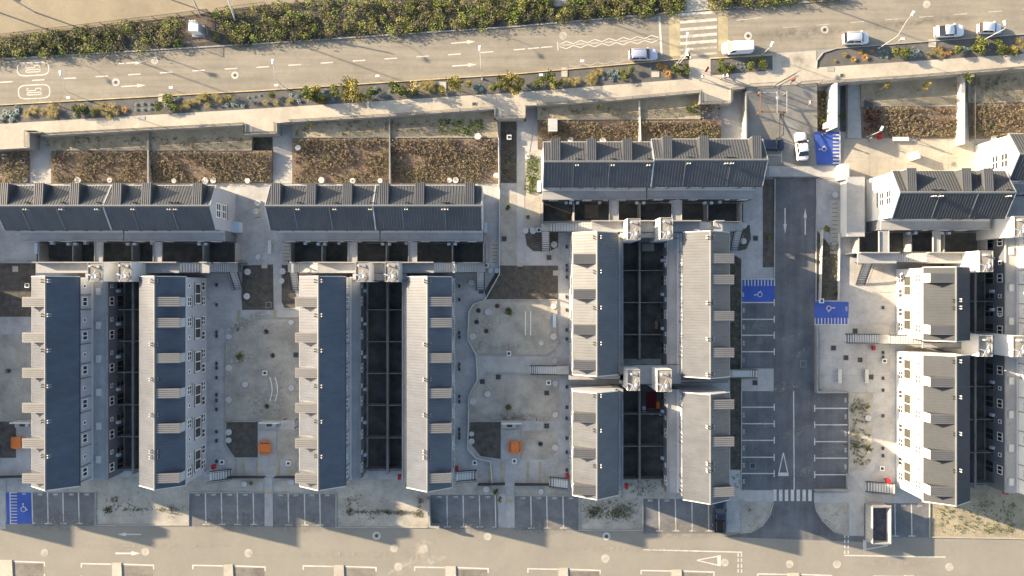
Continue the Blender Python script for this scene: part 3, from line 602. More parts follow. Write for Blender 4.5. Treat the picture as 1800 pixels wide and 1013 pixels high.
for i, q in enumerate([(745, 966, 26, 24, 0, S_PALE), (705, 1000, 50, 12, .5, S_PALE), (760, 988, 40, 10, .4, S_PALE), (85, 880, 14, 12, 0, S_DUST), (105, 900, 22, 9, .3, S_DUST), (400, 888, 30, 9, .2, S_DUST), (440, 895, 20, 14, 0, S_DUST), (505, 880, 26, 10, 0, S_DUST), (545, 890, 22, 12, .3, S_DUST), (835, 885, 14, 16, 0, S_DUST),
        (915, 885, 12, 18, 0, S_DUST), (1330, 575, 32, 12, .3, S_DUST), (1335, 600, 30, 10, .35, S_DUST), (1400, 590, 45, 12, .35, S_DUST), (1410, 620, 40, 10, .35, S_DUST), (1380, 680, 40, 12, .3, S_DUST), (1400, 760, 38, 12, .3, S_DUST), (1415, 830, 34, 14, .2, S_DUST), (1345, 745, 22, 12, .3, S_DUST), (1460, 790, 22, 10, .3, S_DUST),
        (70, 905, 7, 6, 0, S_OIL), (430, 905, 6, 7, 0, S_OIL), (800, 908, 7, 7, 0, S_OIL), (1330, 790, 8, 6, 0, S_OIL), (1460, 745, 8, 6, 0, S_OIL), (600, 975, 160, 7, .01, S_DUST), (250, 960, 180, 6, 0, S_DUST), (1100, 965, 170, 8, -.02, S_DUST), (1580, 990, 90, 9, 0, S_DUST)]):
    stain(*q[:5], q[5], zs + .001 * i, 'irregular stain on the asphalt, %s' % ('dusty' if q[5] is S_DUST else 'oily' if q[5] is S_OIL else 'pale washed-out'))
for i, q in enumerate([(60, 175, 120, 7, .05, S_DUST), (300, 160, 160, 7, .055, S_DUST), (620, 138, 160, 7, .06, S_DUST), (250, 100, 170, 7, .06, S_OIL), (700, 64, 200, 7, .07, S_OIL), (1050, 100, 90, 8, .07, S_DUST), (1400, 60, 120, 16, .06, S_OIL), (1600, 40, 140, 8, .08, S_OIL), (1330, 95, 50, 12, .05, S_DUST), (1050, 40, 120, 8, .07, S_OIL), (1400, 110, 30, 18, 0, S_OIL), (430, 78, 90, 16, .06, S_OIL), (1225, 60, 45, 40, 0, S_DUST)]):
    stain(*q[:5], q[5], T + .022 + .001 * i, 'irregular wheel-track stain on the avenue')
for i, q in enumerate([(460, 585, 46, 14, .35, S_PALE), (440, 625, 60, 10, .35, S_PALE), (420, 575, 50, 8, .3, S_PALE), (870, 570, 45, 8, .4, S_PALE), (850, 602, 22, 6, .2, S_PALE), (460, 700, 50, 25, 0, S_DUST), (890, 610, 60, 10, 0, S_DUST), (900, 735, 70, 12, 0, S_OIL), (440, 560, 60, 10, .35, S_DUST)]):
    stain(*q[:5], q[5], .034 + .001 * i, 'faint patch on the yard surface')
# wheelchair symbols: head, back, ring and leg
def wheelchair(cx, cy, s, rot, z, lab):
    mb = MB()
    def L(u, v): return (cx + (u * math.cos(rot) - v * math.sin(rot)) * s, cy + (u * math.sin(rot) + v * math.cos(rot)) * s)
    n = 18
    ring = [L(4.2 * math.cos(math.tau * k / n), 2 + 4.2 * math.sin(math.tau * k / n)) for k in range(n)]
    for k in range(n): pline(mb, ring[k], ring[(k + 1) % n], 1.3 * s, z)
    pline(mb, L(-0.6, -6), L(-0.4, -1.4), 1.5 * s, z + 0.002); pline(mb, L(-0.4, -2.0), L(3.4, -1.2), 1.2 * s, z + 0.003)
    pline(mb, L(3.2, -1.4), L(6.4, 3.6), 1.3 * s, z + 0.004); pline(mb, L(6.2, 3.4), L(7.6, 2.6), 1.1 * s, z + 0.005)
    flat(mb, [L(-0.6 + 1.5 * math.cos(math.tau * k / 10), -7.6 + 1.5 * math.sin(math.tau * k / 10)) for k in range(10)], z + 0.002)
    marking('wheelchair_symbol', mb, lab)
def blue(poly, lab, z=0.010): return patch('blue_bay', M_['blue'], z, poly, lab)
blue([(10.5, 866), (56, 866), (57, 921), (12.5, 921)], 'blue disabled bay in the lower left corner')
mb = pline(MB(), (17.5, 865), (18.5, 921), 2, 0.014)
for k in range(11): pline(mb, (18, 866.5 + k * 5.4), (30, 866.5 + k * 5.4), 1.7, 0.016)
pline(mb, (56, 866), (57.5, 920), 2, 0.014); pline(mb, (57, 920), (62, 920), 2, 0.016)
marking('bay_hatching', mb, 'white ladder hatching of the lower left blue bay')
wheelchair(41, 893.5, 1.0, 0, 0.014, 'wheelchair symbol on the lower left blue bay')
text('181', 42, 868.5, 4.2, 0, 0.014, 'bay number 181 on the blue paint', sx=1.3)
blue([(1304, 491), (1362, 491), (1361, 531), (1304, 531)], 'blue disabled bay left of the drive', 0.012)
mb = pline(MB(), (1303, 490.5), (1362, 490.5), 2, 0.016)
for k in range(11): pline(mb, (1304 + k * 5.75, 491), (1304 + k * 5.75, 503), 1.7, 0.018)
marking('bay_hatching', mb, 'white comb hatching above the left blue bay')
wheelchair(1334, 518, 0.95, -math.pi / 2, 0.016, 'wheelchair symbol on the blue bay left of the drive')
text('207', 1306.5, 518, 4.2, math.pi / 2, 0.016, 'bay number 207 on the blue paint', sx=1.3)
blue([(1432, 530), (1492, 531), (1491, 571), (1432, 571)], 'blue disabled bay right of the drive', 0.020)
mb = pline(MB(), (1432, 571), (1492, 571), 2, 0.024)
for k in range(11): pline(mb, (1432.7 + k * 5.8, 559), (1432.7 + k * 5.8, 571), 1.7, 0.026)
marking('bay_hatching', mb, 'white comb hatching below the right blue bay')
wheelchair(1459, 542, 0.95, math.pi / 2, 0.024, 'wheelchair symbol on the blue bay right of the drive')
text('224', 1488, 543, 4.2, -math.pi / 2, 0.024, 'bay number 224 on the blue paint', sx=1.3)
# blue bay in the gate yard (follows the slope)
def zy(py): return 2.19 + (py - 150) * (0.03 - 2.19) / 142
def sflat(mb, pts, dz): return mb.sheet([(*P(a, b, zy(b) + dz), zy(b) + dz) for a, b in pts])
struct('blue_bay', sflat(MB(), [(1431, 232), (1476, 232), (1476, 290), (1436, 290)], 0.05), M_['blue'], 'sunlit blue disabled bay beside the white sedan')
mb = MB()
for k in range(9): sflat(mb, [(1464, 236 + k * 6.2), (1476, 236 + k * 6.2), (1476, 238.6 + k * 6.2), (1464, 238.6 + k * 6.2)], 0.055)
sflat(mb, [(1475.5, 231), (1477.5, 231), (1477.5, 290), (1475.5, 290)], 0.058)
marking('bay_hatching', mb, 'white ladder hatching of the sunlit blue bay')
wheelchair(1447, 262, 0.9, -math.pi / 2, 0.62, 'wheelchair symbol beside the white sedan')
mb = MB()
for q in ([(1345, 272), (1374, 272), (1374, 273.6), (1345, 273.6)], [(1373, 262), (1374.6, 262), (1374.6, 286), (1373, 286)]): sflat(mb, q, 0.05)
marking('bay_line', mb, 'white bay line behind the dark blue car')

# ------------------------------------------------------------------ manholes, lids and grates
def ringcover(px, py, z, r, lab, worn=False):
    x, y = P(px, py, z); t = thing('manhole_cover', lab, 'manhole', (x, y, z))
    a = MB(); n = 24
    vs = [(r * math.cos(k * math.tau / n), r * math.sin(k * math.tau / n), 0.014) for k in range(n)] + [(r * .72 * math.cos(k * math.tau / n), r * .72 * math.sin(k * math.tau / n), 0.014) for k in range(n)]
    a.add(vs, [(k, (k + 1) % n, n + (k + 1) % n, n + k) for k in range(n)])
    part('painted_ring', a, M_['paint_worn' if worn else 'lid'], t)
    part('collar', MB().cyl(0, 0, 0.004, 0.012, r * .71, n), M_['paint_worn' if worn else 'slab'], t)
    part('cover', MB().cyl(0, 0, 0.013, 0.022, r * .42, 18), M_['grate' if not worn else 'kerb'], t)
for px, py, z, r, lab, wn in [(203.5, 145, T, .62, 'ringed manhole below the left upper arrow', 0), (272, 107, T, .6, 'faint manhole ring at the tip of the upper arrow', 1), (413, 132.5, T, .56, 'ringed manhole in the lower lane left of the second lamp', 0),
        (990, 63, T, .62, 'faint manhole ring above the zigzag start', 1), (1315, 63.5, T, .62, 'ringed manhole just above the white van', 0), (1449.5, 52.5, T, .6, 'ringed manhole left of the minivan', 0), (1629, 8, T, .62, 'faint manhole ring at the upper edge', 1),
        (78.5, 972, 0, .62, 'manhole on the service road near the lower left corner', 1), (255.5, 970, 0, .65, 'manhole at the tip of the right-pointing arrow', 1), (437, 972.5, 0, .68, 'manhole between the second and third islands', 1), (662, 942, 0, .65, 'manhole in the shadow below the second plot', 0),
        (693, 964, 0, .66, 'manhole at the shadow tip of the third terrace', 1), (745, 965, 0, .7, 'manhole in the pale washed-out patch', 1), (700, 996, 0, .64, 'manhole above the gap between islands', 1), (857, 943, 0, .64, 'manhole below the fourth parking row', 1),
        (1066, 943, 0, .62, 'manhole in the shadow below the third plot', 0), (1064, 982, 0, .68, 'manhole left of the give way triangle', 1), (1274, 989, 0, .62, 'manhole touching the give way triangle base', 1), (1388, 992, 0, .64, 'bright manhole below the drive mouth', 1), (1471, 992, 0, .66, 'manhole left of the lower right edge line', 1), (1669, 997, 0, .66, 'manhole at the lower right', 1)]:
    ringcover(px, py, z, r, lab, wn)
lidp = None
LIDS = [(44, 316, 'on the path edge at the far left row'), (137, 317, 'above the second dormer of the left row'), (193, 317, 'above the fourth dormer of the left row'), (306, 318, 'above the fifth dormer of the left row'),
        (361, 318, 'left of the touching pair above the left gable'), (375, 317, 'right of the touching pair above the left gable'), (435, 318, 'right of the left gable'), (453, 357, 'upper of two beside the pale block of the left gable'), (450, 372, 'lower of two beside the left gable'),
        (454, 452, 'beside the concrete bench near the stair'), (435, 478, 'at the top of the mulch bed by the stair'), (434, 521, 'in the mulch bed by the stair foot'), (565, 317, 'above the second dormer of the middle row'), (620, 318, 'above the third dormer of the middle row'), (668, 318, 'above the middle wall of the middle row'),
        (790, 317, 'left of the pair above the middle row'), (801, 317, 'right of the pair above the middle row'), (872, 309, 'at the corner of the middle bed'), (840, 240, 'at the top of the middle bed'), (524, 260, 'at the left of the middle bed'), (512, 567, 'top of the first play yard'), (402, 592, 'on the left rim of the first play yard'), (402, 647, 'on the left rim lower down'), (431, 676, 'inside the first play yard'), (402.5, 703, 'on the left rim above the mulch bed'), (512, 682, 'right of the curved bars'),
        (402, 760, 'upper of two in the mulch bed'), (402, 774, 'lower of two in the mulch bed'), (858, 549, 'in the upper left of the second play yard'), (831, 592, 'on the left rim of the second play yard'), (973, 539, 'in the sunlit wedge'), (973, 592, 'below the pale bench'), (951, 603, 'in the lower right of the second play yard'), (975, 635, 'on the paving above the long stair'),
        (857, 693, 'in the empty yard'), (831, 706, 'on the left rim of the empty yard'), (976, 674, 'beside the square lamp base'), (976, 729, 'in the right of the empty yard'), (829, 763, 'upper of two in the second mulch bed'), (829, 776, 'lower of two in the second mulch bed'), (976, 787, 'in the corner soil right of the orange table'), (855, 860, 'half covered by the kerb above the parking row'), (951, 864, 'in front of the small outside stair'), (430, 851, 'above the second parking row'), (512, 848, 'left of the third terrace end'),
        (1003, 246, 'left above the right row'), (1060, 247, 'above the second dormer of the right row'), (924, 406, 'left of two beside the curved bed'), (937, 406, 'right of two beside the curved bed'), (974, 430, 'in the small bed inside the stair turn'), (928, 275, 'beside the green weeds'), (862, 476, 'left of two beside the middle gallery'), (874, 476, 'right of two beside the middle gallery'), (497, 477, 'in the narrow bed, upper'), (495, 494, 'in the narrow bed, lower'), (829, 497, 'in the dark square by the stair foot'),
        (1468, 343, 'above the ladder-shaped paving'), (1526, 735, 'in the strip right of the parking bays'), (1527, 792, 'beside the yellow shrub'), (1747, 243, 'at the right edge bed'), (1308, 397, 'upper one right of the stair'), (1307, 424, 'lower one right of the stair')]
lp = thing('lid', '', 'lid', (0, 0, 0), 0, 'round concrete chamber lids')
part('cover', MB().cyl(0, 0, 0, 0.10, 0.46, 20, 0.45), M_['lid'], lp)
part('lifting_handle', MB().tube([(-.08, 0, .1), (-.06, 0, .14), (.06, 0, .14), (.08, 0, .1)], .012, 5), M_['dark'], lp)
lp.name = 'chamber_lid'
for i, (px, py, lab) in enumerate(LIDS):
    o = place(lp, P3(px, py, (zbed(px, py) + .32 if (py < 323 and 90 < px < 1270 and not 478 < px < 515 and not 877 < px < 944) else .1)), random.random() * 3, 'round pale concrete chamber lid ' + lab, i == 0); s = random.uniform(.85, 1.15); o.scale = (s, s, 1)
gp = thing('drain_grate', '', 'grate', (0, 0, 0), 0, 'square dark drain grates')
part('grate_frame', band([(-.42, -.42), (.42, -.42), (.42, .42), (-.42, .42)], 0.07, 0, 0.03, True), M_['kerb'], gp)
g = MB()
for k in range(9): g.box(-.38, .38, -.37 + k * .09, -.32 + k * .09, 0, 0.022)
part('grate_bar', g, M_['grate'], gp); 
part('pit', MB().box(-.38, .38, -.38, .38, 0, .006), M_['grate'], gp)
GR = [(520, 624, 'in the first play yard under the third terrace'), (848, 671, 'left of two at the top of the empty yard'), (876, 663, 'right of two at the top of the empty yard'), (961, 691, 'in the right of the empty yard'), (961, 749, 'on the paving right of the shelter'), (965, 453, 'on the paving below the stair turn'), (846, 512, 'touching the play yard fence'), (472, 536, 'in the corner of the mulch bed'),
      (886, 420, 'left of the footpath'), (1328, 419, 'right of the outside stair'), (1465, 612, 'on the plaza under the stair'), (1512, 633, 'right of two on the shaded plaza'), (1487, 629, 'large one on the shaded plaza'), (1503, 582, 'above the plaza stair'), (1531, 663, 'beside the right bench'), (1275, 770, 'beside the parking bays'), (1323, 819, 'near the lower terrace end'), (1327, 673, 'on the landing between bays')]
for i, (px, py, lab) in enumerate(GR): place(gp, P3(px, py, 0.052), 0, 'square dark drain grate ' + lab, i == 0)

for px, py, z, a, b, m, lab in [(249, 208, T, 1.0, .5, 'concrete', 'first plate from the left in the sidewalk'), (319, 203, T, .95, .5, 'concrete', 'second plate from the left in the sidewalk'), (645, 185, T, .95, .55, 'concrete', 'plate in the sidewalk below the tallest tree'), (834, 183, T, .7, .5, 'grate', 'dark cover in the sidewalk above the third landing'),
        (918, 168, T, .95, .5, 'concrete', 'plate in the sidewalk right of the third landing'), (1051, 156, T, 1.1, .55, 'concrete', 'brownish plate in the sidewalk above the right wall'), (1152, 131, T, 1.2, .85, 'slab', 'pale square pad in the gravel left of the crossing'), (283.5, 172, T, .95, 1.2, 'slab', 'pale drain pad at the yellow kerb, left'), (992, 127, T, .95, 1.5, 'slab', 'pale drain pad at the yellow kerb, middle'),
        (1639, 76, T, 1.1, 1.3, 'slab', 'pale drain pad below the white sedan'), (1460, 122, T, 1.1, .6, 'concrete', 'framed plate at the left end of the right sidewalk'), (1480, 133, T, .6, .55, 'grate', 'dark cover at the right sidewalk'), (778, 152, T, 1.1, 1.4, 'slab', 'pale pad in the gravel left of the feathery tree'), (105, 377, 0.03, .01, .01, 'grate', 'x'),
        (27, 473, 0.03, .85, .9, 'slab', 'pale square plate in the left mulch bed'), (465, 466, 0.03, .9, 1.0, 'slab', 'pale square plate above the stair bed'), (977, 480, 0.03, .9, .8, 'slab', 'pale plate at the corner of the dark bed'), (914, 466, .05, .8, .5, 'slab', 'pale plate at the end of the footpath'), (1412, 640, 0.02, .9, 1.0, 'lot', 'patched square in the drive')]:
    if lab == 'x': continue
    x, y = P(px, py, z + .03); t = thing('pavement_plate', lab, 'plate', (x, y, z + .02))
    part('frame', band([(-a / 2, -b / 2), (a / 2, -b / 2), (a / 2, b / 2), (-a / 2, b / 2)], .06, 0, .035, True), M_['kerb'], t); part('lid', MB().box(-a / 2 + .04, a / 2 - .04, -b / 2 + .04, b / 2 - .04, 0, .028), M_[m], t)

# ------------------------------------------------------------------ terraced houses
ZE, RISE = 7.6, 2.2
ZR = ZE + RISE
def ribs_slope(L, v0, v1, z0, z1, step=0.42, rh=.05):
    """corrugated sheet from ridge (v0,z0) to eave (v1,z1); ribs run down the slope"""
    mb = MB(); n = max(2, int(L / step)); s = L / n; prof = []
    for i in range(n):
        u = -L / 2 + i * s
        prof += [(u, 0), (u + s * .72, 0), (u + s * .78, rh), (u + s * .94, rh)]
    prof.append((L / 2, 0)); m = len(prof)
    vs = [(u, v0, z0 + h) for u, h in prof] + [(u, v1, z1 + h) for u, h in prof] + [(u, v0, z0 - .12) for u, h in prof] + [(u, v1, z1 - .12) for u, h in prof]
    fs = []
    for i in range(m - 1):
        a = (i, i + 1, m + i + 1, m + i)
        fs.append(a if v1 < v0 else a[::-1])
        b_ = (2 * m + i, 3 * m + i, 3 * m + i + 1, 2 * m + i + 1); fs.append(b_ if v1 < v0 else b_[::-1])
        e = (m + i, m + i + 1, 3 * m + i + 1, 3 * m + i); fs.append(e if v1 < v0 else e[::-1])
    for i in (0, m - 1): fs.append((i, m + i, 3 * m + i, 2 * m + i))
    return mb.add(vs, fs)
WIN = {}
def winmeshes():
    """frame and pane meshes facing +v (local y), centred on the wall plane"""
    def frame(w_, h_, mull=0, t=.07, horiz=0):
        m = MB(); d0, d1 = 0.0, .07
        m.box(-w_ / 2, w_ / 2, d0, d1, -h_ / 2, -h_ / 2 + t).box(-w_ / 2, w_ / 2, d0, d1, h_ / 2 - t, h_ / 2)
        m.box(-w_ / 2, -w_ / 2 + t, d0, d1 - .002, -h_ / 2 + t, h_ / 2 - t).box(w_ / 2 - t, w_ / 2, d0, d1 - .002, -h_ / 2 + t, h_ / 2 - t)
        for k in range(mull):
            u = -w_ / 2 + w_ * (k + 1) / (mull + 1); m.box(u - t / 2, u + t / 2, d0, d1 - .004, -h_ / 2 + t, h_ / 2 - t)
        for k in range(horiz):
            u = -h_ / 2 + h_ * (k + 1) / (horiz + 1); m.box(-w_ / 2 + t, w_ / 2 - t, d0, d1 - .006, u - t / 2, u + t / 2)
        return m
    for nm, w_, h_, mu, hz in [('small', .62, .65, 0, 0), ('double', 1.35, 1.15, 1, 0), ('street', 1.35, 1.25, 1, 1), ('tall', 3.1, 2.0, 1, 0), ('door', .95, 2.05, 0, 1), ('patio', 1.9, 1.9, 1, 0), ('gable', 2.2, 1.5, 1, 1)]:
        WIN[nm] = (frame(w_, h_, mu, .10 if nm in ('double', 'street', 'small') else .12, hz).mesh('window', M_['shutter' if nm in ('patio', 'door') else 'frame']),
                   MB().box(-w_ / 2 + .05, w_ / 2 - .05, .0, .03, -h_ / 2 + .05, h_ / 2 - .05).mesh('pane', M_['glass_warm' if nm == 'tall' else 'glass']), w_, h_)
winmeshes()
def window(root, kind, u, v, z, face, nm='window'):
    fr, pa, w_, h_ = WIN[kind]
    o = link(nm, fr, root, (u, v, z), 0 if face > 0 else math.pi)
    link('pane', pa, o); return o
pipem = MB().cyl(0, 0, -.4, .75, .09, 8).mesh('vent_pipe', M_['steel'])
capm = MB().cyl(0, 0, .75, .82, .10, 8).cyl(0, 0, .84, .89, .10, 8, .03).mesh('cap', M_['trim'])
pipedm = MB().cyl(0, 0, -.4, .55, .07, 8).mesh('vent_pipe', M_['dark'])
capd = MB().cyl(0, 0, .5, .56, .10, 8).cyl(0, 0, .58, .64, .10, 8, .03).mesh('cap', M_['dark'])
def terrace(label, axis, a0, a1, b0, b1, street, dorm, clus, smalls, roofm='roof', ledge=2.45, ze=ZE, squares=False, steps=None, wallm='facade', alley='greywall', seams=None, dorm_m='roof_flat'):
    """axis 'y': ridge along world y (a = y range, b = x range); axis 'x': ridge along world x.
    street: world side (+1/-1 on the cross axis) that carries the dormers. dorm/clus: world coordinates along the ridge"""
    ca, cb = (a0 + a1) / 2, (b0 + b1) / 2; L = abs(a1 - a0); W = abs(b1 - b0)
    if axis == 'x': rot = 0 if street > 0 else math.pi; loc = (ca, cb, 0); U = lambda a: (a - ca) * (1 if street > 0 else -1)
    else: rot = -math.pi / 2 if street > 0 else math.pi / 2; loc = (cb, ca, 0); U = lambda a: (a - ca) * (-1 if street > 0 else 1)
    t = thing('terraced_house_block', label, 'house block', loc, rot)
    zr = ze + RISE; hw = W / 2 - .15; hl = L / 2 - .12
    body = MB()
    vs = [(-hl, -hw, 0), (hl, -hw, 0), (hl, hw, 0), (-hl, hw, 0), (-hl, -hw, ze - .06), (hl, -hw, ze - .06), (hl, hw, ze - .06), (-hl, hw, ze - .06), (-hl, 0, zr - .16), (hl, 0, zr - .16)]
    body.add(vs, [(0, 3, 2, 1), (0, 1, 5, 4), (2, 3, 7, 6), (1, 2, 6, 9, 5), (3, 0, 4, 8, 7), (4, 5, 9, 8), (6, 7, 8, 9)])
    part('wall', body, M_[wallm], t)
    s1 = part('roof_slope', ribs_slope(L, .02, W / 2 + .02, zr, ze, rh=.05 if axis == 'x' else .025), M_[roofm], t)
    s2 = part('roof_slope', ribs_slope(L, -.02, -W / 2 - .02, zr, ze, rh=.05 if axis == 'x' else .025), M_[roofm], t)
    part('ridge_cap', MB().add([(-L / 2, -.18, zr - .03), (L / 2, -.18, zr - .03), (L / 2, 0, zr + .09), (-L / 2, 0, zr + .09), (-L / 2, .18, zr - .03), (L / 2, .18, zr - .03)], [(0, 1, 2, 3), (3, 2, 5, 4)]), M_['flash'], t)
    for v in (-1, 1):
        part('gutter', MB().box(-L / 2, L / 2, v * (W / 2 + .03) - .07, v * (W / 2 + .03) + .07, ze - .22, ze - .06), M_['trim' if v > 0 else 'dark'], t)
        for e in (-1, 1):
            part('gable_trim', MB().add([(e * (L / 2 + .04), 0, zr + .08), (e * (L / 2 + .04), v * (W / 2 + .04), ze + .08), (e * (L / 2 + .04), v * (W / 2 + .04), ze - .16), (e * (L / 2 + .04), 0, zr - .16),
                  (e * (L / 2 - .08), 0, zr + .08), (e * (L / 2 - .08), v * (W / 2 + .04), ze + .08), (e * (L / 2 - .08), v * (W / 2 + .04), ze - .16), (e * (L / 2 - .08), 0, zr - .16)],
                  [(0, 1, 2, 3), (7, 6, 5, 4), (0, 4, 5, 1), (1, 5, 6, 2), (2, 6, 7, 3)]), M_['trim' if axis == 'y' else 'steel'], t)
    for a in (seams if seams is not None else [(d1_ + d2_) / 2 for d1_, d2_ in zip(sorted(dorm), sorted(dorm)[1:])] if axis == 'x' else []):
        u = U(a)
        part('flashing', MB().add([(u - .05, -.2, zr + .0), (u + .05, -.2, zr + .0), (u + .05, -W / 2, ze + .085), (u - .05, -W / 2, ze + .085), (u - .05, -.2, zr - .1), (u + .05, -.2, zr - .1), (u + .05, -W / 2, ze), (u - .05, -W / 2, ze)],
             [(0, 3, 2, 1), (0, 4, 7, 3), (1, 2, 6, 5), (2, 3, 7, 6)]), M_['flash'], s2)
    # dormers
    for a in dorm:
        u = U(a); dw = .68; zt_, zf = zr - .12, zr - .38; v1 = W / 2 - .02
        d = part('dormer', MB().add([(u - dw, .15, zr - .35), (u + dw, .15, zr - .35), (u + dw, .15, zt_), (u - dw, .15, zt_), (u - dw, v1, ze - .02), (u + dw, v1, ze - .02), (u + dw, v1, zf), (u - dw, v1, zf)],
             [(0, 1, 5, 4), (0, 4, 7, 3), (1, 2, 6, 5), (2, 3, 7, 6), (4, 5, 6, 7)]), M_[roofm], t)
        part('dormer_front', MB().box(u - dw + .02, u + dw - .02, v1, v1 + .05, ze + .02, zf - .02), M_[wallm], d)
        rf = MB(); n = 5
        for k in range(n):
            ua = u - dw - .04 + k * (2 * dw + .08) / n
            rf.add([(ua, .12, zt_ + .09), (ua + .17, .12, zt_ + .09), (ua + .17, v1 + .14, zf + .09), (ua, v1 + .14, zf + .09), (ua, .12, zt_ + .01), (ua + .17, .12, zt_ + .01), (ua + .17, v1 + .14, zf + .01), (ua, v1 + .14, zf + .01)], [(0, 1, 2, 3), (0, 3, 7, 4), (1, 5, 6, 2), (2, 6, 7, 3)])
        rf.add([(u - dw - .05, .1, zt_ + .012), (u + dw + .05, .1, zt_ + .012), (u + dw + .05, v1 + .15, zf + .012), (u - dw - .05, v1 + .15, zf + .012), (u - dw - .05, v1 + .15, zf - .05), (u + dw + .05, v1 + .15, zf - .05)], [(0, 1, 2, 3), (3, 2, 5, 4)])
        part('dormer_roof', rf, M_[dorm_m], d)
    for a in clus:
        u = U(a)
        for du in (-.17, .17):
            for v in (-.55, .55):
                zp = zr - .12 - abs(v) * RISE / (W / 2)
                q = link('vent_pipe', pipem if v < 0 else pipedm, t, (u + du, v, zp)); link('cap', capm if v < 0 else capd, q)
    # windows: street side
    for a, s_ in zip(dorm, smalls):
        u = U(a); us = U(a + s_ * 2.35); ut = U(a + s_ * 1.15)
        if abs(us) > hl - .4: us = U(a - s_ * 2.0)
        window(t, 'street', u, hw, 6.0, 1); window(t, 'small', us, hw, 6.05, 1)
        window(t, 'tall', ut, hw, 3.15, 1)
        part('top_bar', MB().box(ut - 1.75, ut + 1.75, hw + .002, hw + .10, 4.22, 4.42), M_['shutter'], t); part('recess_shade_bar', MB().box(ut - 1.75, ut + 1.75, hw + .002, hw + .10, 1.92, 2.08), M_['shutter'], t)  # dark bars above and below the tall window paint in a recess's shade
        part('shutter', MB().box(u - .9, u + .9, hw + .002, hw + .06, 5.02, 5.28), M_['shutter'], t); window(t, 'street', u, hw, 1.3, 1); window(t, 'double', us, hw, 1.3, 1)
    # gable window
    if axis == 'x' :
        for e in (-1, 1):
            for zz in (6.6, 4.6):
                o = window(t, 'gable', e * hl, -.3, zz, 1); o.rotation_euler = (0, 0, -e * math.pi / 2)
            part('shutter', MB().box(e * (hl + .01), e * (hl + .05), -1.4, .8, 3.2, 3.5) if e > 0 else MB().box(-hl - .05, -hl - .01, -1.4, .8, 3.2, 3.5), M_['shutter'], t)
    # alley side: lower storeys project and carry the gallery
    G = 4.4; lo = -hw - ledge
    lw = part('lower_wall', MB().box(-hl - .02, hl + .02, lo, -hw - .002, 0, G - .12), M_[alley], t)
    part('gallery_roof', MB().box(-hl - .08, hl + .08, lo - .06, -hw - .001, G - .12, G), M_['membrane'], t)
    part('parapet', MB().box(-hl - .08, hl + .08, lo - .06, lo + .12, G + .002, G + .14), M_['concrete'], t)
    part('gutter_strip', MB().box(-hl, hl, -hw - .32, -hw - .02, G + .004, G + .10), M_['trim'], t)
    for a, s_ in zip(dorm, smalls):
        u = U(a); us = U(a + abs(s_) * (2.35 if axis == 'y' else -2.35))
        if abs(us) > hl - .4: us = u
        window(t, 'double', u, -hw, 6.0, -1)
        if us != u: window(t, 'small', us, -hw, 6.05, -1)
        window(t, 'double', u, lo, 3.3, -1); window(t, 'patio', u, lo, 1.0, -1)
        if us != u:
            window(t, 'small', us, lo, 3.3, -1); window(t, 'door', us, lo, 1.05, -1, 'door')
            part('boiler_box', MB().box(us - 1.0, us - .55, lo - .42, lo - .02, 1.5, 2.2), M_['bluebox'], t)
        if squares:
            part('skylight', MB().box(u - .55 + 1.5, u + .55 + 1.5, -hw - 1.55, -hw - .85, G + .01, G + .22), M_['trim'], t)
        for uu in (u + 1.0, u - 1.2):
            part('drainpipe', MB().cyl(uu, -hw - .08, G + .1, ze - .1, .045, 6), M_['dark'], t)
    return t
def wx(px, z=ZE): return P(px, 0, z)[0]
def wy(py, z=ZE): return P(0, py, z)[1]
D1 = [wy(p, 9.5) for p in (531, 593.5, 655.5, 717, 779.5, 841)]
D2 = [wy(p, 9.5) for p in (531, 568, 630, 692, 753.5, 841)]
C1 = [wy(p, 10.4) for p in (494, 554.5, 617, 680, 742.5, 804)]
C2 = [wy(p, 10.4) for p in (494, 606, 668, 731, 796, 806)]
A6 = [1] * 6
S2 = [1, -1, -1, -1, -1, 1]
terrace('leftmost long terrace, navy east slope, cream west slope, six dormers on its left side', 'y', -29.5, 1.73, wx(56), wx(139), -1, D1, C1, A6, squares=True, ledge=2.5)
terrace('second long terrace from the left with windows showing on its right face', 'y', -29.4, 1.73, wx(245), wx(325.5), 1, D2, C2, S2, ledge=1.6)
terrace('third long terrace from the left, beside the first play yard', 'y', -29.5, 1.73, wx(527), wx(607), -1, D1, C1, A6, ledge=1.65)
terrace('fourth long terrace from the left, beside the yard with parallel bars', 'y', -29.7, 1.7, wx(715), wx(794), 1, D2, C2, S2, ledge=1.3)
terrace('upper half of the split terrace left of the central patios, four dormers', 'y', -12.9, 8.25, wx(1007), wx(1086), -1, [wy(p, 9.5) for p in (455, 517, 579.5, 642)], [wy(p, 10.4) for p in (416.5, 477.5, 541, 604.5)], [1] * 4, dorm_m='roof_dormer', ledge=1.4, roofm='roof_grey')
terrace('lower half of the split terrace left of the central patios, three dormers', 'y', -30.85, -15.3, wx(1007), wx(1086), -1, [wy(p, 9.5) for p in (734, 797, 861)], [wy(p, 10.4) for p in (697, 758.5, 821)], [1] * 3, dorm_m='roof_dormer', ledge=1.4, roofm='roof_grey')
terrace('upper light grey terrace left of the drive, four dormers above the parking bays', 'y', -13.2, 8.33, wx(1201), wx(1282), 1, [wy(p, 9.5) for p in (455, 492, 556, 620.5)], [wy(p, 10.4) for p in (416.5, 532.5, 596.5, 659.5)], [1, -1, -1, -1], ledge=1.8, roofm='roof_grey')
terrace('lower light grey terrace left of the drive, three dormers beside the parking bays', 'y', -31.5, -15.5, wx(1201), wx(1282), 1, [wy(p, 9.5) for p in (711.5, 777, 865.5)], [wy(p, 10.4) for p in (752, 817, 829)], [-1, -1, 1], ledge=1.8, roofm='roof_grey')
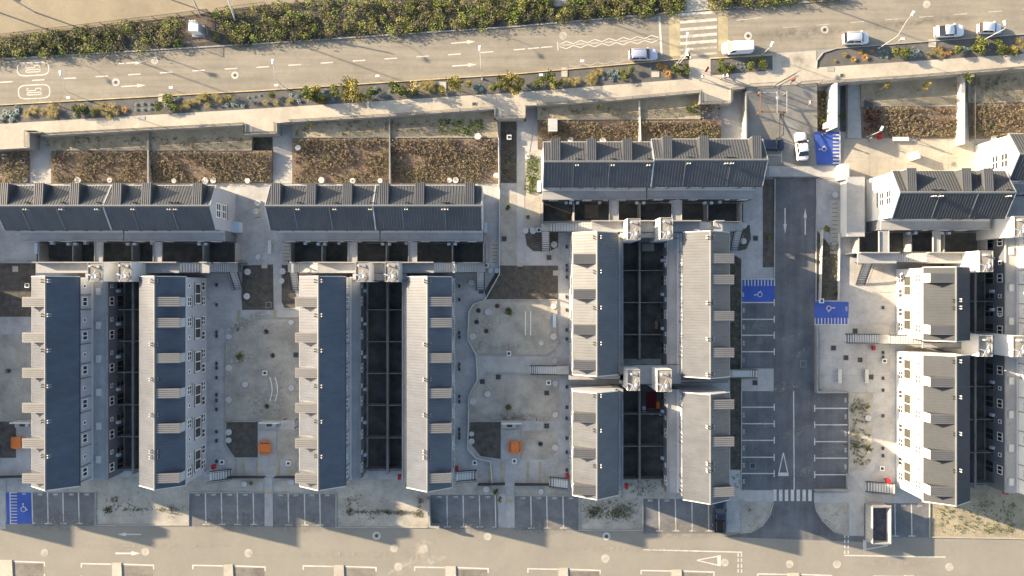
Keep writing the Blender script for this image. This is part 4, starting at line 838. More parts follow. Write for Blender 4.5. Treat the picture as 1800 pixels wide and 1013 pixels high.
terrace('upper dark-roofed terrace at the right with dazzling white west wall', 'y', -7.83, 3.1, wx(1623.7), wx(1704.6), -1, [wy(p, 9.5) for p in (488.5, 580)], [wy(p, 10.4) for p in (528, 541)], [-1, 1], 'roof_dark', seams=[], wallm='white', dorm_m='roof_dormer', ledge=1.5)
terrace('lower dark-roofed terrace at the right with four dormers and white west wall', 'y', -31.75, -9.9, wx(1623.7), wx(1704.6), -1, [wy(p, 9.5) for p in (672, 736.5, 800.5, 864)], [wy(p, 10.4) for p in (636, 699.5, 764, 829)], [1] * 4, 'roof_dark', wallm='white', dorm_m='roof_dormer', ledge=1.5)
X8 = 74.2
terrace('far right terrace, upper part, charcoal patio wall and grey gallery', 'y', -8.2, 8.0, 77.55, 84.4, 1, [wy(p, 9.5) for p in (420, 488, 550, 585)], [], [1, 1, 1, 1], 'roof_dark', squares=True, alley='darkwall', wallm='white', ledge=2.05)
terrace('far right terrace, lower part, charcoal patio wall and grey gallery', 'y', -31.5, -10.3, 77.55, 84.4, 1, [wy(p, 9.5) for p in (660, 722, 784, 846)], [], [1] * 4, 'roof_dark', squares=True, alley='darkwall', wallm='white', ledge=2.05)
# rows with the ridge running east-west
def rx(ps): return [wx(p, 9.5) for p in ps]
def cx_(ps): return [wx(p, 10.4) for p in ps]
terrace('left half of the left row whose ridge runs across, seen at the left edge', 'x', -75.5, wx(196), 8.67, 15.23, 1, rx([7, 69, 132]), cx_([41, 104, 167]), [1] * 3, ledge=1.6, dorm_m='roof_dormer', roofm='roof_char')
terrace('right half of the left row with a grey gable and window', 'x', wx(196.5), -44.0, 8.67, 15.23, 1, rx([194, 258, 347.5]) if False else rx([206, 258, 347.5]), cx_([231, 295, 306]), [1, 1, -1], ledge=1.6, dorm_m='roof_dormer', roofm='roof_char')
terrace('left half of the middle row, three dormers, slightly lower ridge', 'x', -35.97, wx(660.5), 8.67, 15.23, 1, rx([485.5, 547.5, 611]), cx_([522, 587, 650]), [1] * 3, ledge=1.6, dorm_m='roof_dormer', roofm='roof_char')
terrace('right half of the middle row, three dormers', 'x', wx(661), -4.4, 8.67, 15.23, 1, rx([675.5, 738, 826]), cx_([713.5, 779, 785]), [1, 1, -1], ledge=1.6, ze=7.68, dorm_m='roof_dormer', roofm='roof_char')
terrace('left half of the right row above the central patios', 'x', wx(954.5), wx(1144), 15.06, 21.7, 1, rx([977, 1040, 1103]), cx_([1015, 1078, 1141]), [1] * 3, ledge=1.6, dorm_m='roof_dormer', roofm='roof_char')
terrace('right half of the right row beside the entrance yard', 'x', wx(1144.5), wx(1340), 15.15, 22.1, 1, rx([1173, 1237.5, 1330]), cx_([1212, 1278, 1288]), [1, 1, -1], ledge=1.6, ze=7.7, dorm_m='roof_dormer', roofm='roof_char')
terrace('short dark-roofed row with bright west gable below the plaza', 'x', 56.5, 73.4, 10.4, 17.4, 1, rx([1602.5, 1699, 1737.5]), cx_([1645.5, 1658, 1778]), [1, 1, -1], 'roof_dark', ledge=1.6, wallm='white', dorm_m='roof_dormer')
terrace('dark-roofed row cut by the right edge with a huge white gable', 'x', 73.9, 98, 16.1, 22.9, 1, rx([1850, 1920]), [], [1, 1], 'roof_dark', ledge=1.6, wallm='white', dorm_m='roof_dormer')
# neighbours outside the frame whose shadows fall into it
terrace('terrace beyond the left edge, nearer one', 'y', -29.5, 1.73, -94.4, -87.5, 1, D2, C2, S2)
terrace('terrace beyond the left edge, farther one', 'y', -29.5, 1.73, -107.4, -100.5, -1, D1, C1, A6)
terrace('row beyond the left edge with its ridge running across', 'x', -116, -83.5, 8.67, 15.23, 1, [-110, -105, -100, -95, -90], [], [1] * 5, ledge=1.6, dorm_m='roof_dormer')

# ------------------------------------------------------------------ galleries, patios, stair towers
treadm = {}
def flight(name_label, p0, p1, wd, n=None, group=None, rails=True):
    """outside stair from p0 (top) to p1 (bottom), world points"""
    A, B = Vector(p0), Vector(p1); d = Vector((B.x - A.x, B.y - A.y, 0)); Lh = d.length; rot = math.atan2(d.y, d.x)
    n = n or max(4, int(round((A.z - B.z) / .175)))
    t = thing('outside_stair', name_label, 'stair', (A.x, A.y, 0), rot)
    run = Lh / n; rise = (A.z - B.z) / n
    key = (round(run, 3), wd)
    if key not in treadm: treadm[key] = MB().box(.01, run - .03, -wd / 2, wd / 2, -.06, 0).mesh('tread', M_['trim'])
    for i in range(n):
        link('tread', treadm[key], t, (i * run, 0, A.z - (i + 1) * rise + .012))
    for s in (-1, 1):
        y0_, y1_ = s * (wd / 2 + .06) - .05, s * (wd / 2 + .06) + .05
        part('stringer', MB().add([(0, y0_, A.z - .35), (Lh, y0_, B.z - .3 if B.z > .4 else 0.0), (Lh, y0_, B.z + .12), (0, y0_, A.z + .05), (0, y1_, A.z - .35), (Lh, y1_, B.z - .3 if B.z > .4 else 0.0), (Lh, y1_, B.z + .12), (0, y1_, A.z + .05)],
             [(0, 1, 2, 3), (7, 6, 5, 4), (3, 2, 6, 7), (0, 4, 5, 1), (1, 5, 6, 2), (0, 3, 7, 4)]), M_['dark'], t)
        if rails:
            part('handrail', MB().tube([(0, y0_, A.z + .95), (Lh, y0_, B.z + .95)], .03, 5).tube([(0, y0_, A.z), (0, y0_, A.z + .95)], .025, 5).tube([(Lh, y0_, B.z), (Lh, y0_, B.z + .95)], .025, 5), M_['dark'], t)
    # soffit under the treads
    part('riser_panel', MB().add([(0, -wd / 2, A.z - .25), (Lh, -wd / 2, B.z - .1 if B.z > .4 else .01), (Lh, wd / 2, B.z - .1 if B.z > .4 else .01), (0, wd / 2, A.z - .25)], [(0, 1, 2, 3)]), M_['shutter'], t)
    return t
G = 4.4
def gallery_row(label, yN, yS, yend, segs, bridges, dividers, xl, xr, patios):
    """yN..yS deck edges in photo rows at gallery height, yend = patio north edge row"""
    x0, _ = P(xl, 0, G); x1, _ = P(xr, 0, G); ys, yn = P(0, yS, G)[1], P(0, yN, G)[1]; yp = P(0, yend, G)[1]
    t = thing('gallery_walkway', label, 'walkway', ((x0 + x1) / 2, (ys + yn) / 2, 0)); ox, oy = (x0 + x1) / 2, (ys + yn) / 2
    for a, b in segs:
        X0, X1 = P(a, 0, G)[0], P(b, 0, G)[0]
        part('deck', MB().box(X0 - ox, X1 - ox, ys - oy, yn - .16 - oy, G - .25, G), M_['membrane'], t)
        part('parapet', MB().box(X0 - ox, X1 - ox, yn - .15 - oy, yn + .02 - oy, G - .5, G + .95), M_['concrete'], t)
    for a, b in bridges:
        X0, X1 = P(a, 0, G)[0], P(b, 0, G)[0]
        br = part('bridge', MB().box(X0 - ox, X1 - ox, yn + .024 - oy, yp - oy, G - .22, G - .004), M_['membrane'], t)
        for x in (X0, X1): part('bridge_rail', MB().box(x - .04 - ox, x + .04 - ox, yn + .03 - oy, yp - .01 - oy, G, G + .16), M_['concrete'], br)
    for x in dividers + [patios[0][0], patios[-1][1]]:
        X = P(x, 0, 2.2)[0]
        part('patio_wall', MB().box(X - .09 - ox, X + .09 - ox, yn + .03 - oy, yp + .02 - oy, 0, 2.2), M_['concrete'], t)
    part('patio_wall', MB().box(x0 - ox, x1 - ox, yn - .12 - oy, yn + .0 - oy, 0, G - .52), M_['darkwall'], t)
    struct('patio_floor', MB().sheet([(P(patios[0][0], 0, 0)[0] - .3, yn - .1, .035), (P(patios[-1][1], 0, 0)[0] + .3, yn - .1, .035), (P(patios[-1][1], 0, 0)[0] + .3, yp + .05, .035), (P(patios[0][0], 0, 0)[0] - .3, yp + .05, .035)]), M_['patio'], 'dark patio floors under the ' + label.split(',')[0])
    for i, x in enumerate(dividers):                    # white boiler boxes by the dividers
        X = P(x, 0, 2.5)[0] - ox
        part('boiler_box', MB().box(X - .75, X - .3, yp - .42 - oy, yp - .02 - oy, 2.3, 2.9).box(X - .55, X - .5, yp - .3 - oy, yp - .25 - oy, 1.8, 2.3), M_['bluebox'], t)
        part('boiler_box', MB().box(X + .3, X + .75, yp - .42 - oy, yp - .02 - oy, 2.3, 2.9), M_['bluebox'], t)
    return t
gallery_row('gallery of the left row, with patios behind it', 461, 480, 425.5, [(63, 315), (355, 368)], [(167, 181), (270, 285)], [128, 232, 357], 63, 416, [(68, 0), (0, 414)])
gallery_row('gallery of the middle row, with patios behind it', 461, 480, 425.5, [(558, 763), (796, 800), (512, 516)], [(612, 628), (718, 733)], [566, 679, 795], 510, 852, [(510, 0), (0, 850)])
gallery_row('gallery of the right row, with patios behind it', 388.5, 408, 352, [(1040, 1230), (1255, 1270)], [(1071, 1087), (1181, 1198)], [1009, 1125, 1244], 954, 1305, [(954, 0), (0, 1303)])
gallery_row('gallery of the short dark-roofed row, sunlit', 444, 463, 406, [(1508, 1576), (1628, 1722)], [(1545, 1562), (1640, 1652)], [1602, 1660], 1508, 1740, [(1510, 0), (0, 1735)])
def pxf(label, a, za, b, zb_, wd, n=None):
    flight(label, (*P(a[0], a[1], za), za), (*P(b[0], b[1], zb_), zb_), wd, n)
def landing(label, rect, z, legs=True):
    x0, y0, x1, y1 = rect; X0, Y1 = P(x0, y0, z); X1, Y0 = P(x1, y1, z)
    t = thing('stair_landing', label, 'landing', ((X0 + X1) / 2, (Y0 + Y1) / 2, 0)); hx, hy = (X1 - X0) / 2, (Y1 - Y0) / 2
    part('slab', MB().box(-hx, hx, -hy, hy, z - .18, z - .002), M_['path'], t)
    part('support_wall', MB().box(-hx + .15, hx - .15, -hy + .15, hy - .15, 0, z - .182), M_['darkwall'], t)
    part('railing', MB().tube([(-hx, -hy, z + .9), (hx, -hy, z + .9)], .03, 5).tube([(-hx, -hy, z), (-hx, -hy, z + .9)], .025, 5).tube([(hx, -hy, z), (hx, -hy, z + .9)], .025, 5), M_['dark'], t)
pxf('upper flight of the left row stair', (315, 470.5), 4.4, (355, 470.5), 3.3, 1.5, 8)
landing('middle landing of the left row stair', (355, 462, 368, 480), 3.3)
pxf('lower straight flight of the left row stair', (368, 470.5), 3.3, (402, 471), 2.1, 1.5, 9)
landing('corner landing of the left row stair', (402, 463, 417, 479), 2.1)
pxf('last flight of the left row stair, down to the paving', (410, 479), 2.1, (420, 510), 0.05, 1.15, 11)
pxf('upper flight at the right end of the middle row', (763, 470.5), 4.4, (796, 470.5), 3.4, 1.5, 8)
pxf('long flight at the right end of the middle row', (800, 470.5), 3.4, (837, 470.5), 2.1, 1.5, 9)
landing('corner landing at the right end of the middle row', (837, 463, 852, 479), 2.1)
pxf('last flight at the right end of the middle row', (844.5, 479), 2.1, (845, 511), 0.05, 1.15, 11)
pxf('straight flight at the left end of the middle row', (558, 470.5), 4.4, (524, 470.5), 2.2, 1.5, 13)
landing('corner landing at the left end of the middle row', (506, 463, 524, 479), 2.1)
pxf('last flight at the left end of the middle row', (516, 479), 2.1, (521, 511), 0.05, 1.15, 11)
pxf('straight flight at the left end of the right row', (1040, 399), 4.4, (967, 399), 2.2, 1.5, 15)
landing('corner landing at the left end of the right row', (952, 391, 967, 408), 2.1)
pxf('last flight at the left end of the right row', (959, 408), 2.1, (959, 442), 0.05, 1.15, 11)
pxf('upper flight at the right end of the right row', (1230, 398), 4.4, (1255, 398), 3.5, 1.5, 6)
pxf('middle flight at the right end of the right row', (1268, 398), 3.4, (1292, 399), 2.2, 1.5, 7)
landing('corner landing at the right end of the right row', (1292, 391, 1306, 407), 2.1)
pxf('last flight at the right end of the right row', (1298, 407), 2.1, (1291, 441), 0.05, 1.15, 11)
pxf('sunlit flight of the short dark-roofed row', (1628, 453), 4.4, (1576, 453), 3.4, 1.5, 12)
landing('sunlit corner landing of the short row', (1514, 447, 1540, 462), 2.6)
pxf('slanting steel stair on the sunlit paving', (1526, 462), 2.6, (1512, 501), 0.05, 1.3, 13)
pxf('long flight above the empty yard', (978, 651), 1.9, (932, 650.5), 0.05, 1.25, 14)
pxf('flight to the landing between the parking bays', (1287, 657), 1.6, (1330, 657), 0.05, 1.2, 11)
pxf('plaza stair, lower flight', (1546, 596), 1.9, (1486, 595), 0.05, 1.3, 14)
pxf('plaza stair, upper sunlit flight', (1625, 598), 4.3, (1562, 597), 2.0, 1.3, 14)
pxf('small stair at the foot of the second terrace', (368, 838), 1.4, (408, 833), 0.05, 1.4, 9)
pxf('small stair at the foot of the fourth terrace', (802, 838), 1.2, (838, 835), 0.05, 1.4, 8)
pxf('small stair at the foot of the split terrace', (998, 851), 1.2, (965, 847), 0.05, 1.4, 8)
pxf('small stair at the foot of the white wall', (1574, 860), 1.6, (1521, 855), 0.05, 1.5, 11)
for lab, rc, z in [('landing above the empty yard', (978, 644, 1000, 658), 1.9), ('landing by the drive', (1272, 650, 1288, 664), 1.6), ('landing of the plaza stair', (1546, 589, 1562, 604), 1.95)]: landing(lab, rc, z)
# cross decks in the gaps between split terraces
for lab, rc in [('deck in the gap of the split terrace', (1000, 659, 1103, 668)), ('deck between the central towers', (1090, 641, 1197, 676)), ('deck in the gap of the light grey terrace', (1197, 668, 1280, 672)), ('deck in the gap of the white-walled terrace', (1622, 602, 1722, 612)),
                ('deck between the right-hand towers', (1708, 592, 1790, 624)), ('deck between the towers of the left row', (150, 480.5, 240, 494)), ('deck between the towers of the middle row', (620, 480.5, 715, 494)), ('deck between the towers of the right row', (1090, 408.5, 1200, 419))]:
    x0, y0, x1, y1 = rc; X0, Y1 = P(x0, y0, G); X1, Y0 = P(x1, y1, G)
    t = thing('deck', lab, 'deck', ((X0 + X1) / 2, (Y0 + Y1) / 2, G)); hx, hy = (X1 - X0) / 2, (Y1 - Y0) / 2
    part('deck_slab', MB().box(-hx, hx, -hy, hy, -.25, -.012), M_['membrane'], t)
    for s in (-1, 1): part('deck_rail', MB().box(-hx, hx, s * hy - .04, s * hy + .04, -.01, .12), M_['dark'], t)
# alley patios
def alley(label, xa, xb, yn, ys, mid, crosses, floor=True):
    t = thing('patio_walls', label, 'patio wall', ((xa + xb) / 2, (yn + ys) / 2, 0)); ox, oy = (xa + xb) / 2, (yn + ys) / 2
    part('middle_wall', MB().box(mid - .16 - ox, mid + .16 - ox, ys - oy, yn - oy, 0, 2.2), M_['patiowall'], t)
    for i, y in enumerate(crosses):
        for u0, u1, zz in ((xa, mid - .165, 2.1), (mid + .165, xb, 2.08)):
            part('cross_wall', MB().box(u0 - ox, u1 - ox, y - .06 - oy, y + .06 - oy, 0, zz), M_['patiowall'], t)
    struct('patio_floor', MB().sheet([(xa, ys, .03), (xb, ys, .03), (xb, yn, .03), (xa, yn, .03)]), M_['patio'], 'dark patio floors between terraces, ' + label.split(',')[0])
cy = lambda ps: [P(0, p, 2.1)[1] for p in ps]
alley('patio walls between the first and second terraces', -61.9, -56.9, 1.0, -29.2, -59.4, cy([544.6, 600, 655, 712, 768, 826]))
alley('patio walls between the third and fourth terraces', -22.95, -16.85, 1.0, -29.2, P(681, 0, 2.2)[0], cy([545, 601, 657, 713, 770, 826]))
alley('patio walls between the upper split terraces', 17.05, 23.75, 7.3, -11.3, P(1124.5, 0, 2.2)[0], cy([475.6, 532, 588.6]))
alley('patio walls between the lower split terraces', 17.05, 23.75, -15.4, -30.6, P(1124.5, 0, 2.2)[0], cy([728, 785, 843]))
alley('patio walls beside the upper dark-roofed terrace', 69.5, 75.5, 2.5, -7.9, 72.6, cy([530, 584]))
alley('patio walls beside the lower dark-roofed terrace', 69.5, 75.5, -10, -31.5, 72.6, cy([680, 738, 796, 850]))
# stair towers with rooftop antennas
def tower(rect, label, h=8.4):
    x0, y0, x1, y1 = rect; X0, Y1 = P(x0, y0, h); X1, Y0 = P(x1, y1, h)
    t = thing('stair_tower', label, 'tower', ((X0 + X1) / 2, (Y0 + Y1) / 2, 0)); hx, hy = (X1 - X0) / 2, (Y1 - Y0) / 2
    part('wall', MB().box(-hx, hx, -hy, hy, 0, h - .12), M_['white'], t)
    part('top_slab', MB().box(-hx + .1, hx - .1, -hy + .1, hy - .1, h - .118, h - .08), M_['rough'], t)
    part('rim', band([(-hx + .05, -hy + .05), (hx - .05, -hy + .05), (hx - .05, hy - .05), (-hx + .05, hy - .05)], .1, h - .116, h, True), M_['concrete'], t)
    part('hatch', MB().cyl(hx * .35, hy * .55, h - .1, h + .05, .26, 10), M_['steel'], t)
    part('vent_cowl', MB().cyl(-hx * .5, hy * .6, h - .1, h + .4, .09, 8).cyl(-hx * .5, hy * .6, h + .4, h + .5, .16, 8), M_['trim'], t)
    a = thing('rooftop_antenna', 'white dish and aerial bars on the ' + label, 'antenna', ((X0 + X1) / 2 - hx * .2, (Y0 + Y1) / 2 - hy * .45, h - .08))
    part('mast', MB().cyl(0, 0, 0, .75, .045, 6), M_['lamp'], a)
    for q in ((-.95, .35, .05), (.3, -.9, .05), (.75, .5, .05)):
        part('strut', MB().tube([(0, 0, .6), q], .055, 5), M_['lamp'], a)
    part('aerial_bar', MB().tube([(-.45, -.85, .7), (.45, .95, .82)], .06, 5), M_['lamp'], a)
    part('aerial_bar', MB().tube([(-.9, .3, .6), (.55, -.25, .65)], .06, 5), M_['lamp'], a)
    n = 12; vs = [(0, 0, 0)]; fs = []
    for ri, (r, z) in enumerate(((.25, .04), (.42, .14))):
        vs += [(r * math.cos(k * math.tau / n), r * math.sin(k * math.tau / n), z) for k in range(n)]
    for k in range(n):
        fs.append((0, 1 + k, 1 + (k + 1) % n)); fs.append((1 + k, 1 + n + k, 1 + n + (k + 1) % n, 1 + (k + 1) % n))
    mt = Matrix.Rotation(R(35), 4, 'X'); vs = [tuple(mt @ Vector(v) + Vector((.1, .1, .72))) for v in vs]
    part('dish', MB().add(vs, fs), M_['frame'], a); a.scale = (1, 1, .5)
for rc, lab in [((154, 461.5, 181, 495), 'left tower of the left row'), ((207, 460, 231, 495), 'right tower of the left row'), ((625, 460, 648, 495.5), 'left tower of the middle row'), ((676.5, 460, 700, 495.5), 'right tower of the middle row'),
                ((1103, 384, 1126, 421.5), 'left tower of the right row'), ((1160.5, 382.5, 1183, 420.5), 'right tower of the right row'), ((1103.5, 650, 1125, 687), 'left tower halfway down the central patios'), ((1155, 650, 1181, 689), 'right tower halfway down the central patios'),
                ((1722, 441, 1746, 478), 'tower at the corner of the dark-roofed terrace'), ((1783, 380, 1806, 416), 'tower at the right edge below the short row'), ((1721, 590, 1745, 627), 'tower in the gap of the dark-roofed terrace'), ((1781, 591, 1806, 628), 'tower at the right edge halfway down')]:
    tower(rc, lab)

# ------------------------------------------------------------------ walls, fences
WALLS = [([(52, 260), (52, 233), (73, 233)], 'wall of the left stair recess'), ([(73, 238), (240, 229), (432, 219)], 'retaining wall above the left row'), ([(432, 219), (432, 236), (486, 234), (486, 217)], 'wall round the second street landing'),
         ([(512, 214), (685, 204), (870, 191)], 'retaining wall above the middle row'), ([(870, 191), (870, 207), (923, 207), (923, 186)], 'wall round the third street landing'), ([(944, 185), (1080, 176), (1231, 162)], 'retaining wall above the right row'),
         ([(1231, 162), (1231, 182), (1284, 181), (1284, 158), (1311, 154)], 'wall round the fourth street landing'), ([(1440, 147), (1480, 144), (1600, 136), (1690, 129), (1800, 120), (1900, 112)], 'retaining wall above the plaza bed')]
for pl, lab in WALLS:
    base = P(*pl[0], T); t = thing('retaining_wall', lab, 'wall', (base[0], base[1], 0))
    pts = [(P(a, b, T)[0] - base[0], P(a, b, T)[1] - base[1]) for a, b in pl]
    part('wall_body', band(pts, .2, 0, T + .18), M_['concrete'], t)
    k = 0
    for a, b in zip(pts, pts[1:]):
        A, B = Vector(a), Vector(b); n = max(1, int((B - A).length / 2.4))
        for i in range(n):
            p = A.lerp(B, i / n); q = A.lerp(B, (i + 1) / n)
            part('post', MB().box(p.x - .03, p.x + .03, p.y - .03, p.y + .03, T + .18, T + 1.25), M_['dark'], t)
            part('rail', MB().tube([(p.x, p.y, T + 1.22), (q.x, q.y, T + 1.22)], .025, 4).tube([(p.x, p.y, T + .35), (q.x, q.y, T + .35)], .02, 4), M_['dark'], t)
            m_ = MB()
            for j in range(1, 12):
                r_ = p.lerp(q, j / 12); m_.box(r_.x - .02, r_.x + .02, r_.y - .02, r_.y + .02, T + .35, T + 1.2)
            part('bar_infill', m_, M_['dark'], t)
def wall(pl, wd, z1, m, label, z0=0.0, nm='garden_wall'):
    base = P(*pl[0], z1); pts = [(P(a, b, z1)[0] - base[0], P(a, b, z1)[1] - base[1]) for a, b in pl]
    o = link(nm, band(pts, wd, z0, z1).mesh(nm, m), None, (base[0], base[1], 0)); return tag(o, label, 'wall')
wall([(90, 264), (441, 264)], .12, .95, M_['concrete'], 'low edging between sandy strip and left planted bed')
wall([(260, 232), (260, 322)], .2, 1.3, M_['concrete'], 'low wall dividing the left planted bed')
wall([(514, 241.5), (876, 241.5)], .12, 1.25, M_['concrete'], 'low edging across the middle bed')
wall([(684.5, 204), (685, 322)], .2, 1.5, M_['concrete'], 'low wall dividing the middle planted bed')
wall([(876, 243), (877, 325)], .14, 1.25, M_['trim'], 'pale edging right of the middle bed')
wall([(877, 328), (878, 335), (878, 482), (852, 528), (832, 535), (824, 548), (822, 597), (837, 625), (839, 668), (824, 696), (822, 790), (836, 806), (862, 812), (865, 850)], .12, .45, M_['trim'], 'long thin winding kerb wall along the second play yard')
wall([(945, 210), (1230, 209)], .12, 1.35, M_['concrete'], 'low edging across the right bed')
wall([(1124, 178), (1126, 246)], .22, 1.6, M_['trim'], 'pale low wall dividing the right planted bed')
wall([(1514, 186.5), (1688, 186.5)], .12, .55, M_['concrete'], 'low edging above the plaza bed')
wall([(1693, 130), (1693, 250)], .6, 1.5, M_['trim'], 'broad pale wall between the plaza beds')
wall([(1704, 180), (1900, 179)], .12, .55, M_['concrete'], 'low edging of the bed at the right edge')
wall([(1470, 148), (1470, 222)], .35, 3.4, M_['white'], 'tall white sign wall beside the entrance', nm='sign_wall')
wall([(1492, 148), (1492, 240)], .2, .9, M_['concrete'], 'wall right of the dark service pit')
patch('service_pit', M_['patio'], 0.05, (1477, 150, 1491, 232), 'dark service pit behind the white sign wall', True)
wall([(1437, 575), (1437, 690), (1490, 690)], .25, .9, M_['concrete'], 'low wall with pale cap round the shaded plaza')
wall([(1445, 452), (1443, 530)], .1, .8, M_['trim'], 'thin pale rail wall in the drive-side bed')
wall([(1447, 405), (1445, 450)], .1, .8, M_['trim'], 'upper piece of the thin pale rail wall')
wall([(1477, 410), (1475, 528)], .12, .5, M_['trim'], 'white edging between bed and sunlit paving')
wall([(0, 462), (62, 462)], .15, .6, M_['concrete'], 'low edging of the left mulch bed')
wall([(1312, 160), (1312, 292)], .2, 2.0, M_['concrete'], 'wall between the footpath and the entrance yard')
wall([(1492, 835), (1492, 862), (1435, 863)], .2, .7, M_['concrete'], 'low wall at the lower right corner of the car park')
wall([(752, 880), (755, 926), (770, 928)], .3, 1.6, M_['concrete'], 'short dark wall stub at the corner of the second scrub plot')
wall([(397, 841), (462, 841)], .08, 1.3, M_['dark'], 'dark railing left of the first crossing footpath', nm='railing')
wall([(480, 841), (528, 841)], .08, 1.3, M_['dark'], 'dark railing right of the first crossing footpath', nm='railing')
wall([(840, 854), (887, 853)], .08, 1.3, M_['dark'], 'dark railing left of the middle crossing footpath', nm='railing')
wall([(905, 854), (965, 854)], .08, 1.3, M_['dark'], 'dark railing right of the middle crossing footpath', nm='railing')
wall([(-10, 841), (60, 839)], .08, 1.3, M_['dark'], 'dark railing near the lower left blue bay', nm='railing')
# wing beside the short row
t = thing('side_wing', 'low grey flat-roofed wing left of the bright west gable', 'annex', (*P(1505, 360, 2.4), 0))
ox, oy = P(1505, 360, 2.4)
x0, y1 = P(1490, 312, 2.4); x1, y0 = P(1519, 415, 2.4)
part('wall', MB().box(x0 - ox, x1 - ox, y0 - oy, y1 - oy, 0, 2.3), M_['white'], t)
part('roof', MB().box(x0 - ox - .1, x1 - ox + .1, y0 - oy - .1, y1 - oy + .1, 2.302, 2.4), M_['membrane'], t)
t = thing('block_shed', 'white block standing at the top of the low grey wing', 'shed', (*P(1483, 303, 1.5), 0))
part('wall', MB().box(-.55, .55, -1.2, 1.2, 0, 2.0), M_['white'], t); part('roof', MB().box(-.6, .6, -1.25, 1.25, 2.0, 2.08), M_['trim'], t)
# gate and its fence
def fence(pl, label, h=2.0, z0f=lambda p: 0, step=2.2, cat='fence', nm='bar_fence'):
    base = P(*pl[0], 0); t = thing(nm, label, cat, (base[0], base[1], 0))
    for a, b in zip(pl, pl[1:]):
        n = max(1, int(math.hypot(b[0] - a[0], b[1] - a[1]) / (step * 11)))
        for i in range(n):
            q = [(a[0] + (b[0] - a[0]) * j / n, a[1] + (b[1] - a[1]) * j / n) for j in (i, i + 1)]
            z = [z0f(k) for k in q]; w_ = [Vector((*P(k[0], k[1], zz), zz)) - Vector((base[0], base[1], 0)) for k, zz in zip(q, z)]
            part('post', MB().box(w_[0].x - .04, w_[0].x + .04, w_[0].y - .04, w_[0].y + .04, w_[0].z, w_[0].z + h), M_['dark'], t)
            m_ = MB().tube([w_[0] + Vector((0, 0, h - .05)), w_[1] + Vector((0, 0, h - .05))], .03, 4).tube([w_[0] + Vector((0, 0, .15)), w_[1] + Vector((0, 0, .15))], .03, 4)
            part('rail', m_, M_['dark'], t)
            m_ = MB()
            for j in range(1, 16):
                p = w_[0].lerp(w_[1], j / 16); m_.box(p.x - .012, p.x + .012, p.y - .012, p.y + .012, p.z + .12, p.z + h - .03)
            part('bar_infill', m_, M_['dark'], t)
    return t
fence([(1312, 154), (1358, 151)], 'dark bar fence left of the open gate', 2.0, lambda p: T)
fence([(1400, 150), (1440, 147)], 'dark bar fence right of the open gate', 2.0, lambda p: T)
fence([(1360, 152), (1398, 131)], 'open gate leaf standing aslant across the entrance', 2.0, lambda p: T, cat='gate', nm='gate_leaf')
fence([(1340, 314), (1438, 314)], 'long dark sliding gate across the drive', 1.6, lambda p: 0, nm='sliding_gate', cat='gate')
fence([(1440, 315), (1482, 318)], 'short bar fence right of the sliding gate', 1.6)
fence([(1345, 290), (1345, 312)], 'gate post fence left of the drive', 1.4)
fence([(318, 74), (320, 32), (372, 25), (374, 70)], 'mesh fence round the white transformer', 2.0, lambda p: T)
fence([(0, 66), (318, 28)], 'low wire fence above the hedge, left', 1.2, lambda p: T, 4)
fence([(385, 20), (470, 9)], 'low wire fence above the hedge by the poles', 1.2, lambda p: T, 4)
fence([(1704, 128), (1704, 250)], 'dark fence beside the broad pale wall', 1.5)

# ------------------------------------------------------------------ street lamps and poles
def streetlamp(base, arm, label, h=5.2, z=T, headrot=None, reach=None):
    x, y = P(*base, z); t = thing('street_lamp', label, 'street lamp', (x, y, z))
    part('foot', MB().cyl(0, 0, 0, .25, .16, 10, .12), M_['lamp'], t)
    part('pole', MB().tube([(0, 0, .2), (0, 0, h)], .05, 8, .04), M_['lamp'], t)
    ax, ay = arm; L = math.hypot(ax, ay)
    if L > .1:
        part('arm', MB().tube([(0, 0, h - .05), (ax * .2, ay * .25, h + .25), (ax * .6, ay * .7, h + .35), (ax, ay, h + .4)], .033, 6, .03), M_['lamp'], t)
    r = math.atan2(ay, ax) if L > .1 else 0
    hd = link('lamp_head', MB().box(-.12, .62, -.17, .17, -.05, .07).add([(-.12, -.1, .07), (.5, -.12, .07), (.5, .12, .07), (-.12, .1, .07), (0, -.06, .13), (.4, -.07, .13), (.4, .07, .13), (0, .06, .13)], [(4, 5, 6, 7), (0, 1, 5, 4), (1, 2, 6, 5), (2, 3, 7, 6), (3, 0, 4, 7)]).mesh('lamp_head', M_['frame']), t, (ax, ay, h + .42), r)
    link('lens', MB().box(.05, .55, -.13, .13, -.075, -.052).mesh('lens', M_['lampglass']), hd)
    return t
streetlamp((154, 177), (-.5, 2.3), 'leftmost curved street lamp over the avenue')
streetlamp((504, 157), (-.2, 2.2), 'curved street lamp left of the tall bush')
streetlamp((848, 139), (-.15, 2.6), 'curved street lamp at the middle of the avenue')
streetlamp((1545, 85), (1.9, 3.0), 'curved street lamp between minivan and sedan')
streetlamp((1724, 73), (-.2, .5), 'leaning-looking street lamp beside the white hatchback')
streetlamp((1190, 112), (.2, 2.2), 'street lamp at the zebra crossing')
streetlamp((1340, 96), (.1, .2), 'slim lamp right of the white van', h=3.0)
streetlamp((1524, 241), (.1, .2), 'slim lamp at the corner of the plaza bed', h=3.6, z=0)
for i, (bx, lab) in enumerate([((-139, 14), 'far left'), ((418, -24), 'by the white pole'), ((619, -31), 'above the hedge gap')]):
    streetlamp(bx, (.6, -1.2), 'tall lamp on the north side of the avenue, ' + lab, h=8)
